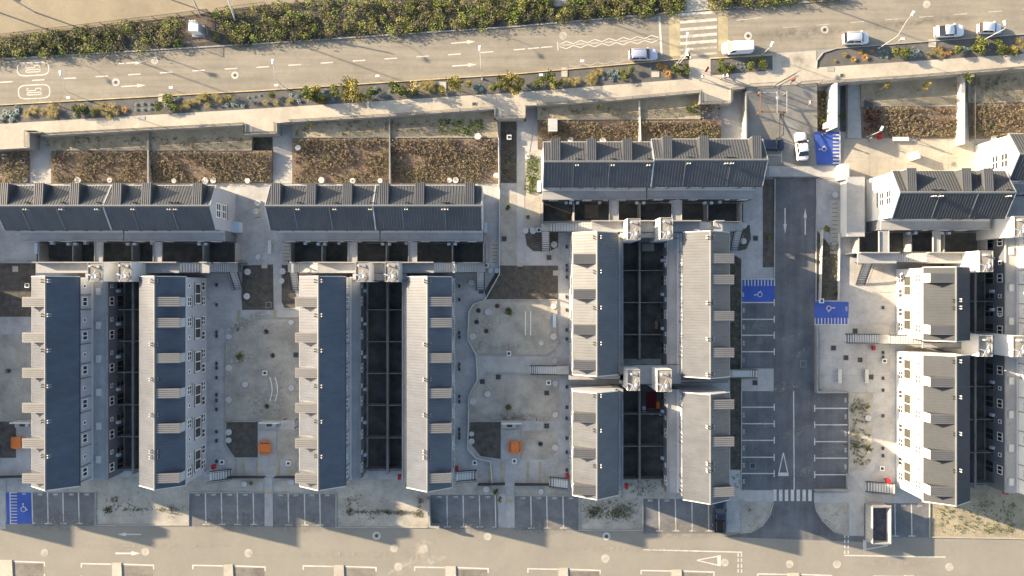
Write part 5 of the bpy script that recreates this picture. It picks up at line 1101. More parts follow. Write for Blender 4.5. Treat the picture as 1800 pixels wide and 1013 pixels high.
for bx, h, lab in [((-8, 20), 12, 'far left'), ((262, -14), 12, 'left of the pink post'), ((770, -66), 12, 'north of the hedge'), ((1205, -75), 12, 'north of the crossing'), ((62, 22), 8, 'on the sports ground')]:
    x, y = P(*bx, T); t = thing('floodlight_mast', 'tall slender floodlight mast ' + lab, 'mast', (x, y, T))
    part('pole', MB().tube([(0, 0, 0), (0, 0, h)], .12, 8, .07), M_['lamp'], t); part('floodlight', MB().box(-.4, .4, -.25, .25, h, h + .25), M_['frame'], t)
for (px, py), lab in [((135, 178), 'below the left lamp'), ((312, 161), 'between the first two lamps'), ((494, 157), 'below the second lamp'), ((668, 141), 'right of the tall bush'), ((1021, 115), 'above the golden clump'), ((1573.5, 77), 'beside the curved lamp'), ((950, 139), 'at the gravel edge')]:
    z = T if py < 200 else .8
    x, y = P(px, py, z); t = thing('sign_post', 'white plate on a short post ' + lab, 'sign', (x, y, z))
    part('pole', MB().cyl(0, 0, 0, 2.0, .03, 6), M_['steel'], t); part('plate', MB().box(-.3, .3, -.06, -.03, 1.5, 2.1).box(-.28, .28, -.16, .16, 2.1, 2.14), M_['frame'], t)
x, y = P(1203, 103, T); t = thing('crossing_sign', 'white angular sign at the zebra crossing', 'sign', (x, y, T))
part('pole', MB().tube([(-.9, -.9, 0), (-.5, -.5, 1.6), (0, 0, 2.2)], .05, 6), M_['lamp'], t)
part('plate', MB().prism([(-.45, -.3), (.45, -.4), (.3, -1.0), (.1, .9), (-.15, .8)], 2.2, 2.26), M_['frame'], t)
# pylon poles and transformer
for bx, top, lab, m in [((352, 26), (.3, 3.4), 'pinkish leaning post at the upper edge', 'lamp'), ((413, 36), (.9, 3.2), 'white leaning pole in the hedge', 'frame')]:
    x, y = P(*bx, T); o = single('utility_pole', MB().tube([(x, y, T), (x + top[0], y + top[1], T + 7)], .13, 8, .09), M_[m], lab, 'pole', (x, y, T))
x, y = P(350, 54, T); t = thing('transformer', 'white transformer box with bushings inside its fence', 'transformer', (x, y, T))
part('tank', MB().box(-.7, .7, -.8, .5, .25, 2.0), M_['frame'], t); part('plinth', MB().box(-1.0, 1.0, -1.1, .8, 0, .25), M_['concrete'], t)
part('radiator', MB().box(.72, .95, -.7, .4, .4, 1.7), M_['steel'], t); part('cabinet', MB().box(-.85, -.705, -.6, .2, .5, 1.8), M_['frame'], t)
for k in (-.4, 0, .4): part('bushing', MB().cyl(k, .65, 1.5, 2.4, .09, 8), M_['frame'], t)
patch('ground', M_['mulch_sun'], T - .002, [(320, 34), (372, 27), (375, 72), (320, 78)], 'bare ground inside the transformer fence')
x, y = P(984, 3, T); t = thing('concrete_pad', 'pale square concrete pad at the upper edge of the hedge', 'pad', (x, y, T))
part('slab', MB().box(-1.25, 1.25, -.7, 1.2, 0, .12), M_['slab'], t); part('rim', band([(-1.3, -.75), (1.3, -.75), (1.3, 1.25), (-1.3, 1.25)], .1, 0, .16, True), M_['concrete'], t)

# ------------------------------------------------------------------ yard furniture
def bench(px, py, rot, label, m='bluebox', Lb=2.1, wb=.55, z=0.05):
    t = thing('bench', label, 'bench', P3(px, py, z), rot)
    part('seat', MB().box(-Lb / 2, Lb / 2, -wb / 2, wb / 2, .36, .46), M_[m], t)
    for s in (-1, 1): part('leg', MB().box(s * Lb * .36 - .12, s * Lb * .36 + .12, -wb * .4, wb * .4, 0, .358), M_['concrete'], t)
H2 = math.pi / 2
bench(974.5, 564, H2, 'pale blue bench at the rim of the yard with bars'); bench(1474.5, 661, H2, 'left of two benches on the shaded plaza', 'trim', 2.2); bench(1521.5, 661, H2, 'right of two benches on the shaded plaza', 'trim', 2.2)
bench(1581, 245.5, 0, 'white bench casting a shadow on the sunlit plaza', 'frame', 2.5, .6); bench(66.5, 437, H2, 'tilted pale bench left of the left patios', 'bluebox', 1.8, .5); bench(475.5, 435, H2, 'pale bench left of the middle patios', 'trim', 2.1)
bench(854, 401, H2, 'pale blue bench right of the middle row', 'bluebox', 1.6, .5)
def boxthing(name, px, py, z, dims, m, label, cat, rot=0, lidm=None, group=None):
    t = thing(name, label, cat, P3(px, py, z), rot, group); a, b, c = dims
    part('cabinet', MB().box(-a / 2, a / 2, -b / 2, b / 2, .03, c), M_[m], t)
    part('top', MB().box(-a / 2 - .04, a / 2 + .04, -b / 2 - .04, b / 2 + .04, c, c + .05), M_[lidm or m], t)
    part('door', MB().box(-a / 2 + .05, a / 2 - .05, -b / 2 - .02, -b / 2, .1, c - .08), M_['trim' if m != 'red' else 'red'], t)
    part('handle', MB().box(a / 4, a / 4 + .05, -b / 2 - .05, -b / 2 - .02, c * .5, c * .5 + .12), M_['dark'], t)
    return t
boxthing('meter_cabinet', 421, 401, 0, (1.1, 1.6, 1.6), 'bluebox', 'pale blue cabinet against the left grey gable', 'cabinet')
boxthing('meter_cabinet', 947, 330, 0, (.5, 1.6, 1.6), 'frame', 'white cabinet on the left gable of the right row', 'cabinet')
boxthing('utility_cabinet', 971, 222, .95, (1.4, 1.9, .9), 'trim', 'pale utility box in the right planted bed', 'cabinet')
boxthing('utility_cabinet', 1602, 276, .05, (.95, 1.1, 1.3), 'frame', 'white block casting a shadow on the sunlit plaza', 'cabinet', .3)
boxthing('utility_cabinet', 1524, 183, .43, (1.3, 1.1, .4), 'concrete', 'low square chamber at the corner of the plaza bed', 'chamber', 0, 'dark')
for px, py, z, lab in [(186, 835, .9, 'at the foot of the leftmost terrace'), (636, 835, .9, 'at the foot of the third terrace'), (702, 839, .9, 'facing it at the foot of the fourth terrace'), (1101, 855, .9, 'at the foot of the split terrace'), (1171, 860, .9, 'at the foot of the light grey terrace'),
                    (1768, 865, .9, 'at the foot of the far right terrace'), (1562, 846, 1.2, 'beside the small stair under the white wall'), (375, 821, .9, 'at the top of the small stair of the second terrace'), (803, 824, .9, 'at the top of the small stair of the fourth terrace'), (997, 837, .9, 'at the top of the small stair of the split terrace'), (1546, 241, .6, 'at the lower edge of the plaza bed'), (1473, 610, .6, 'on the plaza by the stair') if False else (1535, 612, .25, 'on the plaza by the stair')]:
    x, y = P(px, py, z); t = thing('hose_cabinet', 'small red cabinet ' + lab, 'fire cabinet', (x, y, 0))
    part('post', MB().box(-.06, .06, -.06, .06, 0, z * .5), M_['dark'], t); part('cabinet', MB().box(-.22, .22, -.34, .34, z * .5, z + .3), M_['red'], t); part('door', MB().box(.222, .245, -.30, .30, z * .5 + .05, z + .25), M_['red'], t)
def otable(px, py, rot, label):
    t = thing('picnic_table', label, 'picnic table', P3(px, py, .05), rot)
    for k in range(5): part('plank', MB().box(-.95, .95, -.62 + k * .25, -.39 + k * .25, .70, .75), M_['orange'], t)
    for s in (-1, 1):
        b = part('seat', MB().box(-.9, .9, s * .95 - .15, s * .95 + .15, .42, .47), M_['orange'], t)
        part('leg', MB().box(-.75, -.65, s * .5 - .45, s * .5 + .45, 0, .42).box(-.75, -.65, s * .1 - .05, s * .1 + .05, .42, .70), M_['orange'], t)
        part('leg', MB().box(.65, .75, s * .5 - .45, s * .5 + .45, 0, .42).box(.65, .75, s * .1 - .05, s * .1 + .05, .42, .70), M_['orange'], t)
otable(467.5, 786, 0, 'orange picnic table left of the third terrace'); otable(905, 785, H2, 'orange picnic table on the paving left of the split terrace'); otable(35, 777, H2, 'orange picnic table half under the leftmost dormers')
def shelter(px, py, label):
    x, y = P(px, py, 2.3); t = thing('bench_shelter', label, 'shelter', (x, y, 0))
    part('back_wall', MB().box(-3.3, .1, .1, .35, 0, 1.9), M_['trim'], t)
    part('counter', MB().box(-3.2, -.9, -.7, .08, 0, .85), M_['path'], t); part('sink', MB().box(-2.4, -1.6, -.5, -.1, .852, .90), M_['dark'], t); part('grill', MB().box(-1.45, -1.0, -.5, -.1, .852, .95), M_['bluebox'], t)
    for k in range(2): part('roof_panel', MB().box(.3, 2.45, -.75 + k * .78, -.02 + k * .78, 2.2, 2.28), M_['membrane'], t)
    for a in (.4, 2.3):
        for b in (-.6, .6): part('post', MB().box(a - .05, a + .05, b - .05, b + .05, 0, 2.2), M_['dark'], t)
shelter(490, 747.5, 'slim wall and two-panel roof above the first orange table'); shelter(918, 748.5, 'slim wall and two-panel roof above the second orange table'); shelter(50, 747.5, 'slim wall partly hidden by the leftmost terrace')
def bars(px, py, h, label, curve):
    t = thing('parallel_bars', label, 'play equipment', P3(px, py, .02))
    for s in (-1, 1):
        pts = [(s * .42 + curve * (1 - (k / 4 - 1) ** 2) * .5, -1.9 + 3.8 * k / 8, .9) for k in range(9)]
        part('bar', MB().tube(pts, .055, 8), M_['frame'], t)
        for yy in (-1.6, 1.6): part('leg', MB().tube([(s * .42, yy, 0), (s * .42 + curve * .12, yy, .9)], .045, 6), M_['lamp'], t)
        part('foot_disc', MB().cyl(s * .75, -1.2, .0, .25, .09, 10), mat('lime_plastic', (.25, .55, .08), .5, .03, 2), t)
    for yy in (-.3, .5): part('crossbar', MB().tube([(-.42, yy, .5), (.42, yy, .5)], .02, 5), M_['steel'], t)
bars(928, 568, 1, 'straight white parallel bars in the second play yard', 0); bars(482, 683, 1, 'curved white bars in the first play yard', .8)
def ringseat(px, py, label, m):
    t = thing('ring_seat', label, 'play equipment', P3(px, py, .02)); n = 14
    pts = [(.33 * math.cos(k * math.tau / n), .33 * math.sin(k * math.tau / n), .3) for k in range(n + 1)]
    part('ring', MB().tube(pts, .06, 6), M_[m], t); part('stem', MB().cyl(0, 0, 0, .3, .12, 8), M_['dark'], t); part('base', MB().cyl(0, 0, 0, .06, .3, 12), M_['dark'], t)
for px, py, lab, m in [(469, 583, 'dark ring seat in the top of the first play yard', 'dark'), (480, 625, 'orange ringed spinner in the first play yard', 'rust'), (874, 538, 'small rusty ring in the second play yard', 'rust'), (855, 582, 'rusty ringed spinner in the second play yard', 'rust'), (838, 566, 'dark ring seat near the left rim', 'dark'), (841, 546, 'upper dark ring seat near the left rim', 'dark'),
                    (893, 716, 'dark round spinner in the empty yard', 'dark'), (950, 780, 'dark ring in the soil right of the orange table', 'dark'), (470, 714, 'dark ring low in the first play yard', 'dark'), (16, 652, 'dark mark ring left of the leftmost terrace', 'dark')]: ringseat(px, py, lab, m)
def squarelamp(px, py, lab):
    t = thing('bollard_lamp', 'small square white lamp ' + lab, 'lamp', P3(px, py, .05))
    part('base', MB().box(-.12, .12, -.12, .12, 0, .7), M_['dark'], t); part('collar', band([(-.3, -.3), (.3, -.3), (.3, .3), (-.3, .3)], .12, .55, .7, True), M_['frame'], t); part('cap', MB().box(-.16, .16, -.16, .16, .7, .78), M_['dark'], t)
for px, py, lab in [(52.5, 502, 'left of the leftmost terrace'), (13, 277, 'in the left brown bed'), (45, 284, 'beside the left path'), (457, 272, 'in the dark bed above the left gable'), (895, 243, 'in the dark bed left of the footpath'), (947, 405, 'next to the pair of lids'), (894.5, 621, 'at the lower rim of the play yard'), (964, 672, 'below the long stair'), (393, 811, 'at the paving above the second parking row'),
                    (835, 812, 'at the kerb wall bend'), (1551, 634, 'right of the plaza benches'), (1547, 822, 'beside the right strip'), (415, 467, 'on the stair landing corner'), (855, 467, 'on the middle stair landing corner'), (1441, 529, 'above the right blue bay'), (449, 673, 'x') if False else (468, 655, 'left of the curved bars'), (509, 813, 'on the buff strip'), (904, 809, 'black one on the paved sitting place')]: squarelamp(px, py, lab)
vg = thing('wall_vent', '', 'vent', (0, 0, 0), 0, 'small dark vents in the pavement edge')
part('frame', band([(-.14, -.24), (.14, -.24), (.14, .24), (-.14, .24)], .04, 0, .16, True), M_['dark'], vg); part('grille', MB().box(-.12, .12, -.22, .22, 0, .12), M_['grate'], vg)
cn_ = {}
vs_ = [(381, y, 'second terrace') for y in (501, 536, 584, 591, 639, 647, 664, 694, 704, 720, 759, 775, 811)] + [(807.5, y, 'fourth terrace') for y in (503, 527, 585, 593, 641, 649, 697, 706, 755, 763, 770)] + [(996, y, 'split terrace') for y in (434, 467, 475, 487, 522, 545, 580, 596, 680, 716, 735, 770, 795, 826)] + [(1552, y, 'white-walled terrace') for y in (541, 620, 628, 665, 686, 731, 788, 801)]
for i, (px, py, lab) in enumerate(vs_):
    cn_[lab] = cn_.get(lab, 0) + 1
    place(vg, P3(px, py, .02), 0, 'small dark vent at the foot of the %s, %s from the top' % (lab, 'first second third fourth fifth sixth seventh eighth ninth tenth eleventh twelfth thirteenth fourteenth'.split()[cn_[lab] - 1]), i == 0)
t = thing('timber_frame', 'open shed frame with a rusty orange beam in the entrance yard', 'frame shed', P3(1352, 186, 1.6)); 
for (a, b) in ((-2.0, -1.4), (2.1, -1.4), (-2.0, 1.6), (2.1, 1.6)): part('post', MB().box(a - .07, a + .07, b - .07, b + .07, -1.4, 1.6), M_['rust' if a < 0 else 'timber'], t)
for b in (-1.4, 1.6): part('beam', MB().box(-2.3, 2.3, b - .08, b + .08, 1.6, 1.74), M_['rust' if b < 0 else 'steel'], t)
for a in (-2.0, 2.1, .6): part('rafter', MB().box(a - .06, a + .06, -1.6, 1.8, 1.742, 1.85), M_['rust' if a < -1 else 'steel'], t)
part('lamp_globe', MB().cyl(.8, .8, 1.5, 1.75, .25, 10, .1), M_['frame'], t)
t = thing('frame_goal', 'tall dark post frame whose square shadow falls on the yard', 'frame', P3(1366, 243, .4))
for y_ in (0, 3.6): part('post', MB().box(-.08, .08, y_ - .08, y_ + .08, 0, 2.6), M_['dark'], t)
part('beam', MB().box(-.06, .06, 0, 3.6, 2.45, 2.6), M_['dark'], t); part('beam', MB().box(-.05, .05, .1, 3.5, 1.0, 1.1), M_['dark'], t)
boxthing('sign_box', 1449, 223, .6, (.5, .8, 1.0), 'frame', 'white box sign at the foot of the tall white wall', 'sign')
# clutter in the red-covered patio
for px, py, dims, m, lab, nm in [(1145, 703, (1.7, 2.6, .06), 'darkred', 'dark red rug in a central patio', 'rug'), (1131, 717, (.5, .5, .5), 'bluebox', 'small bluish tub in the red patio', 'tub'), (1156, 712, (.5, 1.0, .5), 'orange', 'orange crate in the red patio', 'crate'), (1131, 725, (.5, .4, .4), 'frame', 'left white bucket in the red patio', 'bucket'), (1145, 726, (.6, .4, .4), 'trim', 'pale basket in the red patio', 'basket'), (1161, 727, (.5, .4, .5), 'frame', 'right white bucket in the red patio', 'bucket'),
                             (1139, 435, (1.9, 1.2, .05), 'soil', 'tan paving sheet in an upper patio', 'mat'), (1152, 571, (.4, 1.2, .9), 'timber', 'tan cabinet in a central patio', 'cabinet'), (1712, 470, (.9, 1.1, .5), 'mulch_sun', 'brown heap beside the dark-roofed terrace', 'crate'), (1040, 372, (2.2, 2.2, .06), 'mulch_sun', 'reddish floor sheet in the second patio of the right row', 'mat'), (1006, 384, (.25, .7, .8), 'paint_y', 'yellow leaning board in a patio of the right row', 'board')]:
    x, y = P(px, py, .1); a, b, c = dims
    t = thing(nm, lab, nm, (x, y, .04)); part('base', MB().box(-a / 2, a / 2, -b / 2, b / 2, 0, c), M_[m], t)
    if c > .2: part('rim', band([(-a / 2, -b / 2), (a / 2, -b / 2), (a / 2, b / 2), (-a / 2, b / 2)], .06, c, c + .05, True), M_[m], t)

# ------------------------------------------------------------------ vehicles
def carpaint(name, c, metal=0.0): return mat(name, c, 0.25, 0.0, 1, spec=0.6, metal=metal)
def rrect(L, W, fr, rr, n=5, p=.0):
    """outline in plan; front at +x, corner radii fr (front) and rr (rear), slight bow p"""
    pts = []
    for (cx, cy, r, a0) in ((L / 2 - fr, W / 2 - fr * .62, fr, 0), (-L / 2 + rr, W / 2 - rr * .62, rr, 90), (-L / 2 + rr, -W / 2 + rr * .62, rr, 180), (L / 2 - fr, -W / 2 + fr * .62, fr, 270)):
        for k in range(n):
            a = R(a0 + 90 * k / (n - 1)); pts.append((cx + r * math.cos(a), cy + r * .62 * math.sin(a)))
    return pts
def loft(rings):
    mb = MB(); n = len(rings[0]); vs = [v for r in rings for v in r]; fs = []
    for i in range(len(rings) - 1):
        for k in range(n): fs.append((i * n + k, i * n + (k + 1) % n, (i + 1) * n + (k + 1) % n, (i + 1) * n + k))
    fs.append(tuple(range(n - 1, -1, -1))); fs.append(tuple(range((len(rings) - 1) * n, len(rings) * n)))
    return mb.add(vs, fs)
def car(label, cat, px, py, z, heading, L, W, Ht, paint, kind, name):
    x, y = P(px, py, z + Ht * .6); t = thing(name, label, cat, (x, y, z), heading)
    belt = Ht * .60
    fr, rr = .62, .42
    rings = []
    for zz, dL, dW in ((.22, -.18, -.14), (.38, 0, -.02), (.62, .0, 0), (belt - .08, -.10, -.04), (belt, -.34, -.16)):
        dz = 0
        rings.append([(a, b, zz + (0.0 if a < L * .1 or zz < belt - .1 else -.10 * max(0, (a / (L / 2))) ** 2)) for a, b in rrect(L + dL, W + dW, fr, rr)])
    part('body', loft(rings), paint, t, True)
    # cabin: x range at belt and at roof
    cb = {'sedan': (-L * .36, L * .20, -L * .20, L * .06), 'wagon': (-L * .47, L * .20, -L * .41, L * .07), 'hatch': (-L * .46, L * .22, -L * .38, L * .08), 'van': (-L * .49, L * .36, -L * .47, L * .24), 'suv': (-L * .48, L * .24, -L * .43, L * .12), 'pickup': (-L * .08, L * .26, -L * .03, L * .14)}[kind]
    b0, b1, r0, r1 = cb; wb, wr = W * .46, W * .385; zt_ = Ht; zb_ = belt - .02
    def quad(nm, pts, m, sm=False): return part(nm, MB().add(pts, [tuple(range(len(pts)))]), m, t, sm)
    # glass house as thick shells
    g = MB().add([(b0, -wb, zb_), (b1, -wb, zb_), (b1, wb, zb_), (b0, wb, zb_), (r0, -wr, zt_ - .05), (r1, -wr, zt_ - .05), (r1, wr, zt_ - .05), (r0, wr, zt_ - .05)], [(0, 1, 5, 4), (1, 2, 6, 5), (2, 3, 7, 6), (3, 0, 4, 7), (4, 5, 6, 7)])
    part('cabin_shell', g, paint if kind == 'van' else M_['carglass'], t)
    e = .012
    def inset(a, b, c, d, u0, u1, v0, v1, n_):
        a, b, c, d = map(Vector, (a, b, c, d))
        f = lambda u, v: (a * (1 - u) + b * u) * (1 - v) + (d * (1 - u) + c * u) * v + Vector(n_) * e
        return [tuple(f(u0, v0)), tuple(f(u1, v0)), tuple(f(u1, v1)), tuple(f(u0, v1))]
    quad('windscreen', inset((b1, -wb, zb_), (b1, wb, zb_), (r1, wr, zt_ - .05), (r1, -wr, zt_ - .05), .06, .94, .06, .92, (1, 0, .5)), M_['carglass'])
    if kind != 'van': quad('rear_window', inset((b0, wb, zb_), (b0, -wb, zb_), (r0, -wr, zt_ - .05), (r0, wr, zt_ - .05), .08, .92, .1, .9, (-1, 0, .5)), M_['carglass'])
    for s in (-1, 1):
        A = ((b0, s * wb, zb_), (b1, s * wb, zb_), (r1, s * wr, zt_ - .05), (r0, s * wr, zt_ - .05))
        spans = ((.74, .92),) if kind == 'van' else ((.10, .50), (.54, .90))
        if kind != 'van': quad('window_frame', inset(*A, 0, 1, 0, 1, (0, s * .3, .1)), paint)
        for u0, u1 in spans: quad('side_window', inset(*A, u0, u1, .12, .86, (0, s * 1.6, .6)), M_['carglass'])
        part('mirror', MB().box(b1 - .32, b1 - .12, min(s * (wb + .04), s * (wb + .24)), max(s * (wb + .04), s * (wb + .24)), zb_ + .04, zb_ + .18), paint, t)
    rp = [(r0 - .05, -wr), (r0 + .12, -wr - .03), (r1 - .12, -wr - .03), (r1 + .04, -wr + .1), (r1 + .09, 0), (r1 + .04, wr - .1), (r1 - .12, wr + .03), (r0 + .12, wr + .03), (r0 - .05, wr)]
    part('roof', loft([[(a, b, zt_ - .07) for a, b in rp], [(a, b, zt_ - .03) for a, b in rp], [(r0 + (a - r0) * .94 + .06, b * .88, zt_ + .01) for a, b in rp]]), paint, t, True)
    if kind in ('wagon', 'suv'):
        for s in (-1, 1): part('roof_rail', MB().tube([(r0 + .2, s * (wr - .08), zt_ + .03), (r1 - .2, s * (wr - .08), zt_ + .03)], .025, 5), M_['dark'], t)
    for s in (-1, 1):
        part('headlight', MB().box(L / 2 - .42, L / 2 - .10, min(s * W * .30, s * W * .43), max(s * W * .30, s * W * .43), .58, .70), M_['lampglass'], t)
        part('tail_light', MB().box(-L / 2 + .02, -L / 2 + .16, min(s * W * .30, s * W * .44), max(s * W * .30, s * W * .44), .60, .82), M_['tail'], t)
        for a in (L * .30, -L * .30):
            wh = link('wheel', None, t, (a, s * (W / 2 - .11), .32)); wh.rotation_euler = (H2, 0, 0)
            link('tyre', MB().cyl(0, 0, -.10, .10, .32, 16).mesh('tyre', M_['rubber']), wh); link('rim', MB().cyl(0, 0, -.105, .105, .20, 12).mesh('rim', M_['steel']), wh)
    part('bumper', MB().box(L / 2 - .12, L / 2 + .015, -W * .36, W * .36, .30, .46), M_['dark'], t); part('bumper', MB().box(-L / 2 - .015, -L / 2 + .1, -W * .38, W * .38, .32, .48), M_['dark'], t)
    part('hood_seam', MB().box(b1 + .10, b1 + .125, -W * .38, W * .38, belt - .06, belt - .018), M_['dark'], t)
    if kind == 'pickup':
        for s in (-1, 1): part('bed_side', MB().box(-L / 2 + .1, b0 - .05, min(s * (W / 2 - .16), s * (W / 2 - .04)), max(s * (W / 2 - .16), s * (W / 2 - .04)), belt - .05, belt + .16), paint, t)
        part('tailgate', MB().box(-L / 2 + .05, -L / 2 + .13, -W / 2 + .12, W / 2 - .12, belt - .1, belt + .14), paint, t); part('bed_liner', MB().box(-L / 2 + .15, b0 - .08, -W / 2 + .17, W / 2 - .17, belt, belt + .02), M_['rubber'], t)
        for s in (-1, 1): part('ladder_rail', MB().tube([(-L / 2 + .3, s * .6, belt + .3), (b0 - .2, s * .6, belt + .35)], .03, 5), M_['timber'], t)
    return t
WHITE = carpaint('white_car_paint', (.68, .69, .70)); SILVER = carpaint('silver_car_paint', (.48, .50, .60), .1); NAVY = carpaint('dark_blue_car_paint', (.012, .02, .05))
car('silver station wagon driving towards the zebra crossing', 'car', 1131, 95.5, T, .02, 4.5, 1.75, 1.48, SILVER, 'wagon', 'station_wagon')
car('white delivery van driving left past the crossing', 'van', 1297.5, 83, T, math.pi + .05, 4.7, 1.85, 1.85, WHITE, 'van', 'delivery_van')
car('white minivan, first of the three cars parked at the right kerb', 'car', 1506, 66.5, T, .03, 4.0, 1.75, 1.75, WHITE, 'suv', 'minivan')
car('white sedan parked between the minivan and the hatchback', 'car', 1670, 54, T, .05, 4.6, 1.78, 1.45, WHITE, 'sedan', 'sedan')
car('small white hatchback parked at the right edge of the avenue', 'car', 1741, 49, T, -.02, 3.7, 1.65, 1.48, WHITE, 'hatch', 'hatchback')
car('white sedan standing beside the sunlit blue bay', 'car', 1410, 257, .5, H2 + .10, 4.5, 1.78, 1.45, WHITE, 'sedan', 'sedan')
car('dark blue car half hidden behind the dormers of the right row', 'car', 1356, 255, .5, 0, 4.4, 1.8, 1.5, NAVY, 'suv', 'dark_car')
car('dark blue pickup parked at the foot of the light grey terrace', 'pickup truck', 1265, 909, 0.02, H2, 5.0, 1.85, 1.7, NAVY, 'pickup', 'pickup_truck')
# open container
x, y = P(1548, 923, 2.0); t = thing('open_container', 'tall open-topped grey container standing on a parking bay', 'container', (x, y, 0))
hx, hy = 1.42, 2.85
for s in (-1, 1):
    sd_ = part('side_panel', MB().box(min(s * hx, s * (hx - .09)), max(s * hx, s * (hx - .09)), -hy, hy, .15, 2.3), M_['membrane'], t)
    part('end_panel', MB().box(-hx + .092, hx - .092, min(s * hy, s * (hy - .09)), max(s * hy, s * (hy - .09)), .15, 2.3), M_['membrane'], t)
    for k in range(9): part('rib', MB().box(min(s * hx, s * (hx + .05)), max(s * hx, s * (hx + .05)), -hy + .2 + k * .66, -hy + .28 + k * .66, .2, 2.2), M_['concrete'], t)
part('floor', MB().box(-hx + .1, hx - .1, -hy + .1, hy - .1, .16, .24), M_['dark'], t)
part('top_rim', band([(-hx, -hy), (hx, -hy), (hx, hy), (-hx, hy)], .07, 2.302, 2.40, True), M_['concrete'], t)
part('load', MB().box(-hx + .12, hx - .12, -hy + .12, hy - .4, .25, 1.1), mat('dark_load', (.075, .08, .10), .9, .4, 2, .05, 6, stain=.6, stain_col=(.09, .085, .09)), t)
part('top_bar', MB().box(-hx - .05, hx + .05, hy + .08, hy + .35, 2.3, 2.44), M_['rough'], t)
for a in (-.9, .9):
    for b in (-2.2, 2.2): part('skid', MB().box(a - .1, a + .1, b - .3, b + .3, 0, .15), M_['dark'], t)

# ------------------------------------------------------------------ people
def person(px, py, z, heading, label, top, legs, hair, stride=.28, arm=.25, flag=None):
    x, y = P(px, py, z + .9); t = thing('person', label, 'person', (x, y, z), heading)
    J = {'pel': (0, 0, .92, .13), 'waist': (0, 0, 1.08, .125), 'chest': (.02, 0, 1.30, .145), 'neck': (.03, 0, 1.47, .055), 'chin': (.05, 0, 1.55, .075), 'head': (.05, 0, 1.66, .098), 'crown': (.04, 0, 1.74, .07)}
    E = [('pel', 'waist'), ('waist', 'chest'), ('chest', 'neck'), ('neck', 'chin'), ('chin', 'head'), ('head', 'crown')]
    for s, n in ((1, 'l'), (-1, 'r')):
        st = stride * s
        J['hip' + n] = (0, s * .10, .88, .10); J['knee' + n] = (st * .55 + .04, s * .10, .48, .062); J['ank' + n] = (st * .9 - .02, s * .10, .09, .042); J['toe' + n] = (st * .9 + .16, s * .11, .04, .035)
        J['sh' + n] = (.02, s * .19, 1.40, .062); J['el' + n] = (-st * arm, s * .25, 1.14, .045); J['wr' + n] = (-st * arm * 2 + .12, s * .24, .92, .030); J['pm' + n] = (-st * arm * 2 + .15, s * .24, .85, .036)
        E += [('pel', 'hip' + n), ('hip' + n, 'knee' + n), ('knee' + n, 'ank' + n), ('ank' + n, 'toe' + n), ('chest', 'sh' + n), ('sh' + n, 'el' + n), ('el' + n, 'wr' + n), ('wr' + n, 'pm' + n)]
        for k in range(4):
            J['f%s%d' % (n, k)] = (-st * arm * 2 + .10 + k * .03, s * .23, .765 + abs(k - 1.5) * .012, .011); E.append(('pm' + n, 'f%s%d' % (n, k)))
        J['th' + n] = (-st * arm * 2 + .20, s * .20, .82, .012); E.append(('pm' + n, 'th' + n))
    keys = list(J); me = bpy.data.meshes.new('person_body')
    me.from_pydata([J[k][:3] for k in keys], [(keys.index(a), keys.index(b)) for a, b in E], [])
    o = bpy.data.objects.new('tmp', me); COL.objects.link(o)
    m = o.modifiers.new('s', 'SKIN'); m.use_smooth_shade = True
    sv = me.skin_vertices[0].data
    for i, k in enumerate(keys): sv[i].radius = (J[k][3], J[k][3] * (1.25 if k in ('chest', 'waist', 'pel') else 1)); sv[i].use_root = (k == 'pel')
    m2 = o.modifiers.new('d', 'SUBSURF'); m2.levels = 1; m2.render_levels = 1
    dg = bpy.context.evaluated_depsgraph_get(); me2 = bpy.data.meshes.new_from_object(o.evaluated_get(dg)); me2.name = 'body'
    bpy.data.objects.remove(o)
    me2.materials.clear()
    for mm in (M_['skin'], top, legs, M_['dark']): me2.materials.append(mm)
    for p in me2.polygons:
        c = p.center; z_ = c.z
        p.material_index = 3 if z_ < .10 else 2 if z_ < .95 and abs(c.y) < .19 else 1 if (z_ < 1.47 and (z_ > 1.1 or abs(c.y) < .19)) else 0
    me2.polygons.foreach_set("use_smooth", [True] * len(me2.polygons))
    link('body', me2, t)
    hb = MB(); n = 10
    vs = [(.03, 0, 1.785)]; fs = []
    for r, z_, dx in ((.07, 1.765, .02), (.108, 1.70, .012), (.108, 1.63, -.012), (.085, 1.57, -.03)):
        vs += [(dx + .02 + r * (.72 if math.cos(k * math.tau / n) > .4 and z_ < 1.7 else 1.05) * math.cos(k * math.tau / n), r * math.sin(k * math.tau / n), z_) for k in range(n)]
    for k in range(n): fs.append((0, 1 + k, 1 + (k + 1) % n))
    for i in range(3):
        for k in range(n): fs.append((1 + i * n + k, 1 + (i + 1) * n + k, 1 + (i + 1) * n + (k + 1) % n, 1 + i * n + (k + 1) % n))
    part('hair', hb.add(vs, fs), hair, t, True)
    fm = MB().cyl(.145, 0, 1.635, 1.66, .014, 6).cyl(.138, .035, 1.665, 1.68, .012, 6).cyl(.138, -.035, 1.665, 1.68, .012, 6)
    part('face_features', fm, M_['dark'], t)
    return t
hairm = mat('dark_hair', (.02, .016, .012), .6, .05, 5); denim = mat('denim', (.05, .075, .13), .9, .08, 6); wcloth = mat('white_cloth', (.6, .6, .6), .9, .04, 4); rcloth = mat('red_cloth', (.40, .02, .03), .9, .05, 4)
bcloth = mat('black_cloth', (.02, .02, .022), .9, .05, 4); lblue = mat('light_blue_cloth', (.30, .40, .50), .9, .05, 4); pcloth = mat('pink_cloth', (.45, .22, .18), .9, .05, 4)
person(1234, 136, T, .6, 'person in white walking with a red banner near the crossing path', wcloth, denim, hairm)
t = thing('banner', 'red cloth banner carried by the person in white', 'banner', (*P(1240, 124, T + 1.6), T))
